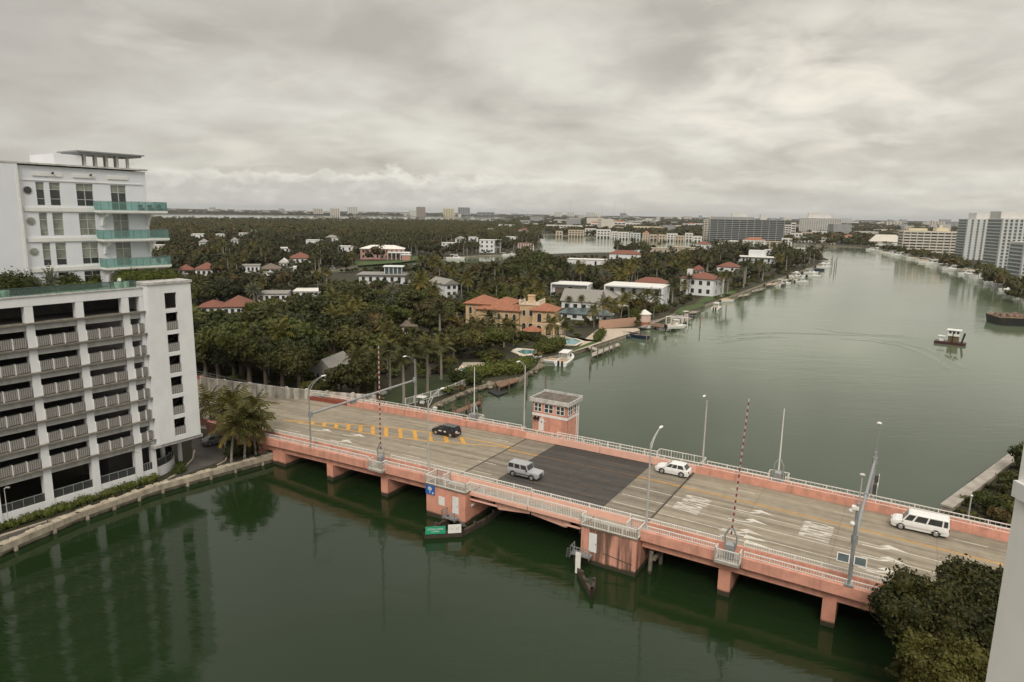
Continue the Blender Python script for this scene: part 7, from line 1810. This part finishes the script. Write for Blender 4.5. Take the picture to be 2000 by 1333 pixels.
def blocked(x, y, R_, H, near=False):
    if in_patch(x, y): return True
    for fx, fy, fr in FOOT:
        if (x - fx) ** 2 + (y - fy) ** 2 < (fr + R_ * .55) ** 2: return True
    px, pyb, d = proj(x, y, 1.3)
    if d < 5: return True
    s_ = FPX / d; _, pyt, _ = proj(x, y, 1.3 + H); a0, a1 = px - R_ * s_ * .85, px + R_ * s_ * .85
    for (q0, q1, q2, q3, qd) in PROT:
        if d < qd and a1 > q0 and a0 < q2 and pyt < q3 and pyb > q1: return True
    return False
# carriageway / driveway keep-out in the bridge frame
def on_road_zone(x, y, m=2.5):
    s_, n_ = BF.l(x, y); return s_ > -150 and -2.5 - m < n_ < (25.5 + m if s_ > -62 else 24.5 + m * .5)
def in_garage(x, y):
    u, v = GF.l(x, y); return -60 < u < 14 and -9 < v < 26
cand = []
def scatter(poly, d0, d1, step_f, seed):
    rng = np.random.RandomState(seed); y = d0
    while y < d1:
        st = step_f(y); x = -1.0 * y - 20
        while x < 1.0 * y + 20:
            X = x + rng.uniform(-.45, .45) * st; Y = y + rng.uniform(-.45, .45) * st; x += st
            if not pip(X, Y, poly): continue
            px, py, d = proj(X, Y, 6)
            if px < -40 or px > 2040 or py > 1400: continue
            if on_road_zone(X, Y) or in_garage(X, Y): continue
            cand.append((d, X, Y))
        y += st * .9
def shr(poly, k=1.5):
    cx = sum(p[0] for p in poly) / len(poly); return poly
scatter(LAND1, 95, 760, lambda y: 7.6 + y * .004, 5)
scatter(LAND2, 360, 2700, lambda y: 8.6 + max(0, y - 500) * .0085, 6)
def shore_dist(x, y, poly):
    return min(seg_d(x, y, a, b_) for a, b_ in zip(poly, poly[1:] + poly[:1]))
def seg_d(x, y, a, b_):
    dx, dy = b_[0] - a[0], b_[1] - a[1]; t = max(0, min(1, ((x - a[0]) * dx + (y - a[1]) * dy) / (dx * dx + dy * dy + 1e-9)))
    return math.hypot(x - a[0] - t * dx, y - a[1] - t * dy)
cand.sort()
nb_, np_ = 0, 0
STUFF = []   # (x, y, R, H, palm?)
rt = np.random.RandomState(77)
gnz = lambda x, y: sin(x * .031 + 1.3) * cos(y * .027 - .4) + .5 * sin(x * .083 + y * .061)
for d, X, Y in cand:
    inl2 = Y > 380 and pip(X, Y, LAND2)
    px, py, _ = proj(X, Y, 1.3)
    pal = rt.random_sample() < (.36 if px > 640 else .16) + .16 * gnz(X, Y)
    sd = shore_dist(X, Y, LAND2 if inl2 else LAND1) if d < 900 else 20
    if sd < 3.2: continue
    if sd < 9 and rt.random_sample() < .5: pal = True
    if pal:
        pr = PP[rt.choice(8, p=[.22, .16, .17, .12, .13, .08, .08, .04])]; sc = rt.uniform(.85, 1.25)
    else:
        pr = BP[rt.choice(6, p=[.24, .20, .18, .14, .12, .12])]; sc = rt.uniform(.8, 1.3)
        if px < 640 and d < 210: pr = BP[[1, 5, 1, 0, 2][rt.randint(5)]]; sc = rt.uniform(1.15, 1.5)
    R_, H = pr['r'] * sc, pr['h'] * sc
    if sd < R_ * .75 and not pal: sc *= .6; R_, H = R_ * .6, H * .6
    if blocked(X, Y, R_, H):
        # a lower bush instead, if that one does not hide anything either
        pr = BP[rt.choice([0, 2, 4])]; sc = .38; R_, H = pr['r'] * sc, pr['h'] * sc; pal = False
        if blocked(X, Y, R_, H): continue
    isp = pal
    area = 'on the near wooded island' if not inl2 else 'in the woods behind the inner canal'
    base = pr.name.split('.')[0]
    lm_ = min(LMK, key=lambda q: (q[0] - X) ** 2 + (q[1] - Y) ** 2); dx_, dy_ = X - lm_[0], Y - lm_[1]
    if px > 1560 and lm_[1] > 700: lm_ = (lm_[0], lm_[1], 'island tip')
    rel = ('right of' if dx_ > 0 else 'left of') if abs(dx_) > abs(dy_) else ('behind' if dy_ > 0 else 'before'); near_ = '%s the %s' % (rel, trim(lm_[2]))
    if isp and np_ < 285:
        np_ += 1; put(pr, X, Y, sc, label=('%s %s' % (base.replace('_', ' '), near_)), group='%ss of the wooded islands' % base.replace('_', ' '))
    elif not isp and nb_ < 290:
        nb_ += 1; put(pr, X, Y, sc, label='%s crowned tree %s' % (dict(zip([b_.name for b_ in BP], ['olive', 'dark wide', 'fresh green', 'brownish dry', 'slim olive', 'broad green']))[pr.name], near_), group='broadleaf trees of the wooded islands')
    else: STUFF.append((X, Y, R_, H, isp))
print('trees', nb_, np_, len(STUFF))
# ---- the far woods: one object, thousands of crowns of leaf clumps
def low_crowns(items, size_f, per, seed, lm, name, kind='stuff'):
    rng = np.random.RandomState(seed); Vs, Fs, Ms, off = [], [], [], 0
    PR = []
    for k in range(6):
        L = lobes_for(rng, 1.0, 1.6, 6, .6, .6); V, F, Mi = crown_arrays(rng, L, per, size_f, core=True, jitter=.6); PR.append((V, F))
    PA = []
    for k in range(3):
        random.seed(40 + k); b = MB(); b.path([(0, 0, 0), (0.03, 0, 1.0)], [.035, .02], 4, cap=False); nf0 = len(b.f)
        for i in range(13):
            az = i * 2.399; u = (i + .5) / 13; el = radians(75 - 110 * u); d = Vector((cos(az) * cos(el), sin(az) * cos(el), sin(el))); sd = Vector((-sin(az), cos(az), 0)); p = Vector((0.03, 0, 1.0))
            q = p + d * .20; r_ = q + (d + Vector((0, 0, -.9))).normalized() * .18
            for s_ in (-1, 1):
                b.face([tuple(p), tuple(q), tuple(q + sd * s_ * .055 + Vector((0, 0, -.04))), tuple(p + sd * s_ * .02)]); b.face([tuple(q), tuple(r_), tuple(r_ + Vector((0, 0, -.03))), tuple(q + sd * s_ * .055 + Vector((0, 0, -.04)))])
        PA.append((np.array(b.v), np.array(b.f), nf0))
    for i, (X, Y, R_, H, isp) in enumerate(items):
        a = rng.uniform(0, 6.28); c, s_ = cos(a), sin(a)
        if isp:
            V, F, nf0 = PA[i % 3]; S = (H, H, H * 1.0); mi = np.zeros(len(F), int) + 1; mi[:nf0] = 2
        else:
            V, F = PR[i % 6]; S = (R_, R_, H / 1.6); mi = np.zeros(len(F), int) + (3 if rng.random_sample() < .22 else 0)
        Q = np.empty_like(V); Q[:, 0] = (V[:, 0] * c - V[:, 1] * s_) * S[0] + X; Q[:, 1] = (V[:, 0] * s_ + V[:, 1] * c) * S[1] + Y; Q[:, 2] = V[:, 2] * S[2] + 1.0
        Vs.append(Q); Fs.append(F + off); Ms.append(mi); off += len(V)
    me = np_mesh(name, np.concatenate(Vs), np.concatenate(Fs), np.concatenate(Ms), [lm, L_palm, M_palmtrunk, L_brownish])
    o = mesh_obj(name, me); o['kind'] = kind; return o
mid = [q for q in STUFF if math.hypot(q[0], q[1]) < 900]; far_ = [q for q in STUFF if math.hypot(q[0], q[1]) >= 900]
low_crowns(mid, .24, 170, 3, L_far, 'wood')
# woods beyond: the rest of land 2, the city trees and the far side of the bay
rng2 = random.Random(9)
for i in range(5200):
    px = rng2.uniform(1000, 2050) if i < 3600 else rng2.uniform(280, 1130)
    d = 1150 * math.exp(rng2.uniform(0, 2.1)) if i < 3600 else rng2.uniform(5200, 12500)
    r_ = ray(px, 430); n_ = math.hypot(r_[0], r_[1]); X, Y = r_[0] / n_ * d, r_[1] / n_ * d
    if not (pip(X, Y, LAND3) or pip(X, Y, LAND4)): continue
    s_ = 1 + d / 2600; far_.append((X, Y, 8 * s_ * rng2.uniform(.7, 1.3), min(24, 10 + d / 800) * rng2.uniform(.7, 1.2), False))
for i in range(240):     # trees along the right and lagoon shore
    t_ = rng2.random(); k = rng2.randrange(len(shore3) - 1); p, q = shore3[k], shore3[k + 1]
    X = p[0] + (q[0] - p[0]) * t_; Y = p[1] + (q[1] - p[1]) * t_ + rng2.uniform(6, 26)
    px, py, _ = proj(X, Y, 1)
    if 1386 < px < 1526: continue
    far_.append((X, Y, rng2.uniform(3, 6), rng2.uniform(5, 10), rng2.random() < .4))
low_crowns(far_, .36, 60, 4, L_far, 'distant_wood')
# far treeline ridge on the other side of the bay
b = MB(); rr = random.Random(2)
for dd, zt_ in ((5200, 9), (8000, 13), (12500, 17)):
    prev = None
    for k in range(0, 220):
        px = -300 + k * 11; r_ = ray(px, 425); n_ = math.hypot(r_[0], r_[1]); p = (r_[0] / n_ * dd, r_[1] / n_ * dd); z = zt_ * (1 + .35 * rr.random())
        if prev and (pip(*p, LAND4) or pip(*p, LAND3)): b.hexa([(prev[0], prev[1], 0), (p[0], p[1], 0), (p[0] * 1.01, p[1] * 1.01, 0), (prev[0] * 1.01, prev[1] * 1.01, 0), (prev[0], prev[1], prev[2]), (p[0], p[1], z), (p[0] * 1.01, p[1] * 1.01, z), (prev[0] * 1.01, prev[1] * 1.01, prev[2])])
        prev = (p[0], p[1], z)
struct('distant_wood', b, L_far, kind='stuff')
# ---- undergrowth that covers the soil between the trees
items = []
for d, X, Y in [(d, X, Y) for d, X, Y in cand if d < 520]:
    for k in range(4 if d < 260 else 2):
        x = X + rng2.uniform(-4.5, 4.5); y = Y + rng2.uniform(-4.5, 4.5)
        if not (pip(x, y, LAND1) or pip(x, y, LAND2)) or on_road_zone(x, y, 1.0): continue
        r_ = rng2.uniform(1.3, 2.4); h = rng2.uniform(1.4, 3.0)
        bad = in_patch(x, y) or any((x - fx) ** 2 + (y - fy) ** 2 < (fr + r_ * .6) ** 2 for fx, fy, fr in FOOT)
        px, py, dd = proj(x, y, 1.3); s_ = FPX / dd; pt_ = proj(x, y, 1.3 + h)[1]
        if not bad:
            for (q0, q1, q2, q3, qd) in PROT:
                if dd < qd and px + r_ * s_ > q0 and px - r_ * s_ < q2 and pt_ < q3 - 3 and py > q1 + 3: bad = True; break
        if not bad: items.append((x, y, r_, h, False))
low_crowns(items, .30, 75, 8, L_green, 'undergrowth')
print('undergrowth', len(items))
# the big dark spreading trees by the lagoon corner of the island
for i, (x, y, R_, H) in enumerate(((1008, 545, 9.5, 15), (1048, 540, 10.5, 17), (1085, 545, 9, 15), (1030, 560, 9, 14), (985, 560, 8, 13), (1070, 565, 7.5, 12))):
    X, Y = at(x, y + 6, 1.3); t = broad_proto(170 + i, R_, H, 5200, .75, [L_dark, L_green][i % 2], 18, .62); t.name = 'broadleaf_tree'; t.location = (X, Y, 1.2)
    t['label'] = '%s of the great spreading trees clustered by the lagoon corner' % ('rearmost left', 'tallest rear', 'rightmost rear', 'front middle', 'leftmost front', 'rightmost front')[i]; t['category'] = 'tree'; del t['r']; del t['h']
# tall dark trees crowding over the garden wall
WT = [(402, 742, 5.0, 11.5), (428, 748, 5.4, 12.5), (458, 752, 5.2, 11.5), (488, 756, 5.6, 13.0), (520, 760, 5.2, 12.0), (552, 764, 4.8, 11.0), (584, 768, 4.6, 10.0), (668, 776, 3.6, 7.0), (700, 778, 3.0, 5.5)]
for i, (x, y, R_, H) in enumerate(WT):
    X, Y = at(x, y - 4, 1.3); t = broad_proto(600 + i, R_, H, 4200, .42, L_dark if i % 3 else L_olive, 16, .9, .7, lr=(.2, .36)); t.name = 'broadleaf_tree'; t.location = (X, Y, 1.2)
    t['label'] = '%s of the dark trees leaning over the garden wall, counted from the left' % ORD[i]; t['category'] = 'tree'; t['group'] = 'trees over the garden wall'; del t['r']; del t['h']
# palms that stand before the mansion and the white villas
HP = [(925, 673, 6.4, 'coco'), (944, 678, 6.8, 'coco'), (963, 676, 6.2, 'coco'), (984, 679, 6.6, 'coco'), (1003, 676, 5.8, 'coco'), (955, 664, 6.6, 'royal'), (1078, 670, 6.4, 'coco'), (1103, 668, 5.4, 'fan'), (1112, 622, 7.4, 'fan'), (1135, 622, 7.8, 'fan'), (1160, 640, 6.8, 'coco'), (1176, 636, 8.4, 'coco'), (1192, 634, 7.4, 'coco'), (1212, 628, 8.8, 'coco'), (1228, 626, 9.2, 'coco'), (1244, 624, 8.4, 'coco'), (1262, 622, 8.8, 'royal'), (1276, 620, 8.4, 'coco'), (1312, 600, 9.0, 'royal'), (1336, 590, 8.4, 'coco'), (1408, 580, 9.5, 'royal'), (1420, 578, 9.5, 'royal'), (1396, 576, 8, 'coco')]
for i, (x, y, h, kd) in enumerate(HP):
    X, Y = at(x, y, 1.3); t = palm_proto(500 + i, kd, h * .92); t.location = (X, Y, 1.25); t.name = t.name.split('.')[0]
    t['label'] = '%s palm from the left in the line before the mansion and white villas' % ORD[sorted(q[0] for q in HP).index(x)]; t['group'] = 'palms before the waterfront villas'; del t['r']; del t['h']
# royal palms standing in a row on the dark lawn beyond the railing
for i, (x, y, h) in enumerate(((762, 762, 8.6), (789, 788, 9.4), (812, 778, 9.6), (835, 768, 9.8), (733, 770, 7.0), (700, 762, 7.4), (862, 742, 8.0))):
    X, Y = at(x, y, 1.3); t = palm_proto(400 + i, 'royal', h * .86); t.name = 'royal_palm'; t.location = (X, Y, 1.25); t['label'] = '%s royal palm from the left in the row on the dark lawn beyond the railing' % ORD[[3, 4, 5, 6, 2, 1, 7][i] - 1] if False else '%s royal palm of the row on the dark lawn behind the bridge' % ORD[[2, 3, 4, 5, 1, 0, 6][i]]; t['group'] = 'royal palms on the dark lawn'; del t['r']; del t['h']
# ---- trees with a place of their own
def near_tree(seed, x, y, R_, H, n, size, lm, label, z=1.2, nl=14, nm='broadleaf_tree', cat='tree', flat=.7, lr=(.22, .42)):
    t = broad_proto(seed, R_, H, n, size, lm, nl, flat, lr=lr); t.name = nm; t.location = (x, y, z); t['label'] = label; t['category'] = cat
    del t['r']; del t['h']; return t
L_grape = leafmat('seagrape_leaves', (0.012, 0.016, 0.004), (0.075, 0.072, 0.014), 0.12, yellow=(0.11, 0.085, 0.02))
NT = [(1790, 1330, 5.2, 11.5, 'large seagrape tree at the lower right corner, the leftmost of the group'), (1905, 1290, 4.6, 11.8, 'seagrape tree touching the white wall at the lower right'), (1850, 1420, 4.5, 9.5, 'lower dark seagrape tree at the bottom edge on the right'), (1935, 1400, 4.0, 11.0, 'seagrape tree half behind the white wall at the bottom')]
for i, (x, y, R_, H, lb) in enumerate(NT):
    X, Y = at(x, y, 1.2); near_tree(100 + i, X, Y, R_ * .95, H * .80, 20000, .20, L_grape, lb, nl=44, flat=1.0, lr=(.13, .26))
# coconut palm clump by the bridge abutment
CP = [(452, 905, 8.0, 'leaning coconut palm with yellow fronds in front of the clump by the bridge'), (478, 895, 8.8, 'coconut palm in the middle of the clump by the bridge'), (500, 888, 7.6, 'coconut palm at the right of the clump reaching over the bridge railing'), (440, 880, 9.5, 'tall coconut palm at the back left of the clump by the bridge'), (462, 870, 9.8, 'tallest coconut palm of the clump by the bridge'), (415, 840, 6.5, 'small palm beside the white stair tower'), (488, 872, 8.8, 'coconut palm at the back right of the clump by the bridge')]
for i, (x, y, H, lb) in enumerate(CP):
    X, Y = at(x, y, 1.3); t = palm_proto(200 + i, 'coco', H * .72); t.name = 'coconut_palm'; t.location = (X, Y, 1.25); t['label'] = lb; t.scale = (1.12, 1.12, 1.0); del t['r']; del t['h']
# hedge planting under the garage wall and round the palms
def bushes(name, label, pts, r, h, n, seed, lm=L_hedge, z=1.3, sp=1.0, kind=None, size=.16, cat='hedge'):
    rng = np.random.RandomState(seed); P = pts; L = []; x0, y0 = P[0][0], P[0][1]
    for p, q in zip(P, P[1:]):
        D = math.hypot(q[0] - p[0], q[1] - p[1]); k = max(1, int(D / sp))
        for i in range(k + 1): t = i / k; L.append((p[0] + (q[0] - p[0]) * t - x0 + rng.uniform(-.2, .2), p[1] + (q[1] - p[1]) * t - y0 + rng.uniform(-.2, .2), h * rng.uniform(.35, .55), r * rng.uniform(.8, 1.25), h * rng.uniform(.45, .7)))
    V, F, Mi = crown_arrays(rng, L, n, size); o = mesh_obj(name, np_mesh(name, V, F, Mi, [lm])); o.location = (x0, y0, z); tag(o, label, cat, kind=kind); return o
bed = [GF.w(u, v) for u, v in [(-36, -1.0), (-20, -1.0), (-10, -1.0), (-3, -.9), (1.2, -.9)]]
bushes('hedge', 'low green shrub hedge along the foot of the garage wall', bed, .75, 1.0, 7000, 31, sp=.8)
bushes('hedge', 'small clump of shrubs at the end of the curved kerb under the stair tower', [GF.w(*p) for p in ((4.6, -.6), (6.2, .9))], .7, .9, 700, 32)
bushes('shrub', 'dark shrubs under the coconut palm clump', [at(452, 893, 1.3), at(495, 885, 1.3), at(485, 868, 1.3), at(455, 872, 1.3)], 1.3, 2.0, 3000, 33, L_dark, cat='shrub')
for (pts, r, h, n, lb, lm) in (([(925, 740), (960, 730), (1000, 728), (1020, 722)], 2.2, 2.6, 8000, 'bright green mangrove bushes at the waterside behind the brown dock', L_hedge), ([(1062, 690), (1078, 684), (1090, 678)], 2.2, 3.0, 5000, 'dark green bushes behind the two white boats', L_green),
                          ([(1000, 668), (1040, 664), (1062, 674)], 1.4, 2.6, 4500, 'clipped dark hedge between the two pools', L_dark), ([(1175, 655), (1170, 662), (1165, 668)], 1.2, 2.2, 1500, 'yellowish shrubs at the corner of the paved terrace', L_hedge),
                          ([(895, 745), (925, 752)], 1.8, 2.4, 2500, 'bushes above the short grey fence', L_green), ([(1300, 607), (1270, 612), (1225, 612)], 1.8, 2.6, 4500, 'hedge behind the pink boathouse', L_green), ([(1250, 633), (1240, 632)], 1.6, 5.5, 1800, 'round dense tree beside the pink boathouse', L_green)):
    bushes('hedge', lb, [at(x, y, 1.3) for x, y in pts], r, h, n, int(pts[0][0]), lm, size=.3, sp=r * .8)
# terrace planting on the garage roof
def tl(u, v): return GF.w(u, v)
bushes('hedge', 'clipped hedge on the roof terrace before the apartment building', [tl(-9, 3.0), tl(-2.5, 3.0)], .6, 1.0, 2500, 51, z=28.4, sp=.6)
bushes('hedge', 'hedge on top of the stair tower roof', [tl(.6, 2.6), tl(7.4, 2.6)], .9, 1.9, 3500, 52, L_hedge, z=28.5, sp=.7)
bushes('shrub', 'large round shrubs at the left of the roof terrace', [tl(-17, 2.4), tl(-14.5, 2.6), tl(-12, 2.4), tl(-10.6, 2.4)], 1.2, 2.6, 4500, 53, L_green, z=28.4, cat='shrub')
bushes('shrub', 'bush on the roof terrace left of the balconies', [tl(-6.2, 3.6), tl(-5.2, 3.6)], .9, 2.2, 1200, 54, L_green, z=28.4, cat='shrub')
bushes('shrub', 'small bush under the lowest balcony on the roof terrace', [tl(-2.2, 3.8), tl(-1.8, 3.8)], .6, 1.6, 700, 55, L_green, z=28.4, cat='shrub')
X, Y = tl(-7.6, 3.0); t = palm_proto(300, 'date', 1.3); t.name = 'date_palm'; t.location = (X, Y, 28.4); t.scale = (.45, .45, .8); t['label'] = 'small feathery palm on the roof terrace'; del t['r']; del t['h']
for i, (u, v) in enumerate(((-14.5, .9), (-13.4, .9), (-.2, 1.6), (.6, 1.4))):
    X, Y = tl(u, v); b = MB(); b.cbox(0, 0, 0, .6, .6, .75, 0, 1.25)
    if i == 2: b.cbox(0, .3, .76, .5, .1, .5, 0)
    o = obj('planter' if i != 2 else 'garden_chair', b, M_white, None, loc=(X, Y, 28.42)); tag(o, ('white tapered planter behind the glass rail, leftmost', 'white planter behind the glass rail beside the leftmost planter', 'white chair behind the glass rail near the stair tower', 'white planter nearest the stair tower')[i], 'planter' if i != 2 else 'chair')
# right bank planting
for i, (x, y, R_, H, lm, lb) in enumerate(((1925, 992, 2.0, 3.0, L_green, 'leafy green tree on the right bank behind the van'), (1975, 965, 2.6, 4.0, L_dark, 'dark tree on the right bank by the picture edge'), (1990, 1015, 2.2, 3.0, L_green, 'tree on the right bank below the dark one'), (1950, 1012, 1.7, 2.0, L_brownish, 'dry brownish shrub on the right bank'), (2010, 930, 4.0, 6, L_green, 'tree on the right bank cut by the picture edge'))):
    X, Y = at(x, y + 8, 1.3); near_tree(140 + i, X, Y, R_, H, 6000, .24, lm, lb, nl=22, flat=.8, lr=(.15, .3))
items = []
for i in range(420):
    x, y = BF.w(rng2.uniform(34, 80), rng2.uniform(24.5, 75))
    if pip(x, y, LAND5) and shore_dist(x, y, LAND5) > 1.5: items.append((x, y, rng2.uniform(.6, 1.5), rng2.uniform(.5, 1.5), False))
for i in range(260):
    x, y = BF.w(rng2.uniform(31, 62), rng2.uniform(-14, -3)); 
    if shore_dist(x, y, LAND5) > .8: items.append((x, y, rng2.uniform(.8, 1.8), rng2.uniform(.8, 2.2), False))
low_crowns(items, .26, 90, 12, L_olive, 'ground_cover')
# remove the unplaced prototypes
for t in BP + PP:
    for c in list(t.children): bpy.data.objects.remove(c)
    bpy.data.objects.remove(t)
# ---------------------------------------------------------------- the thin sea haze over the far districts
m, nt, b = newmat('haze_air'); nt.nodes.remove(b)
pv = N(nt, 'ShaderNodeVolumePrincipled'); pv.inputs['Color'].default_value = (0.80, 0.84, 0.88, 1); pv.inputs['Density'].default_value = 0.00004; pv.inputs['Anisotropy'].default_value = 0.2
nt.links.new(pv.outputs[0], nt.nodes['Material Output'].inputs['Volume'])
hb = MB().box(-14600, 16600, -3400, 26600, -2.6, 130); struct('haze', hb, m, kind='stuff')
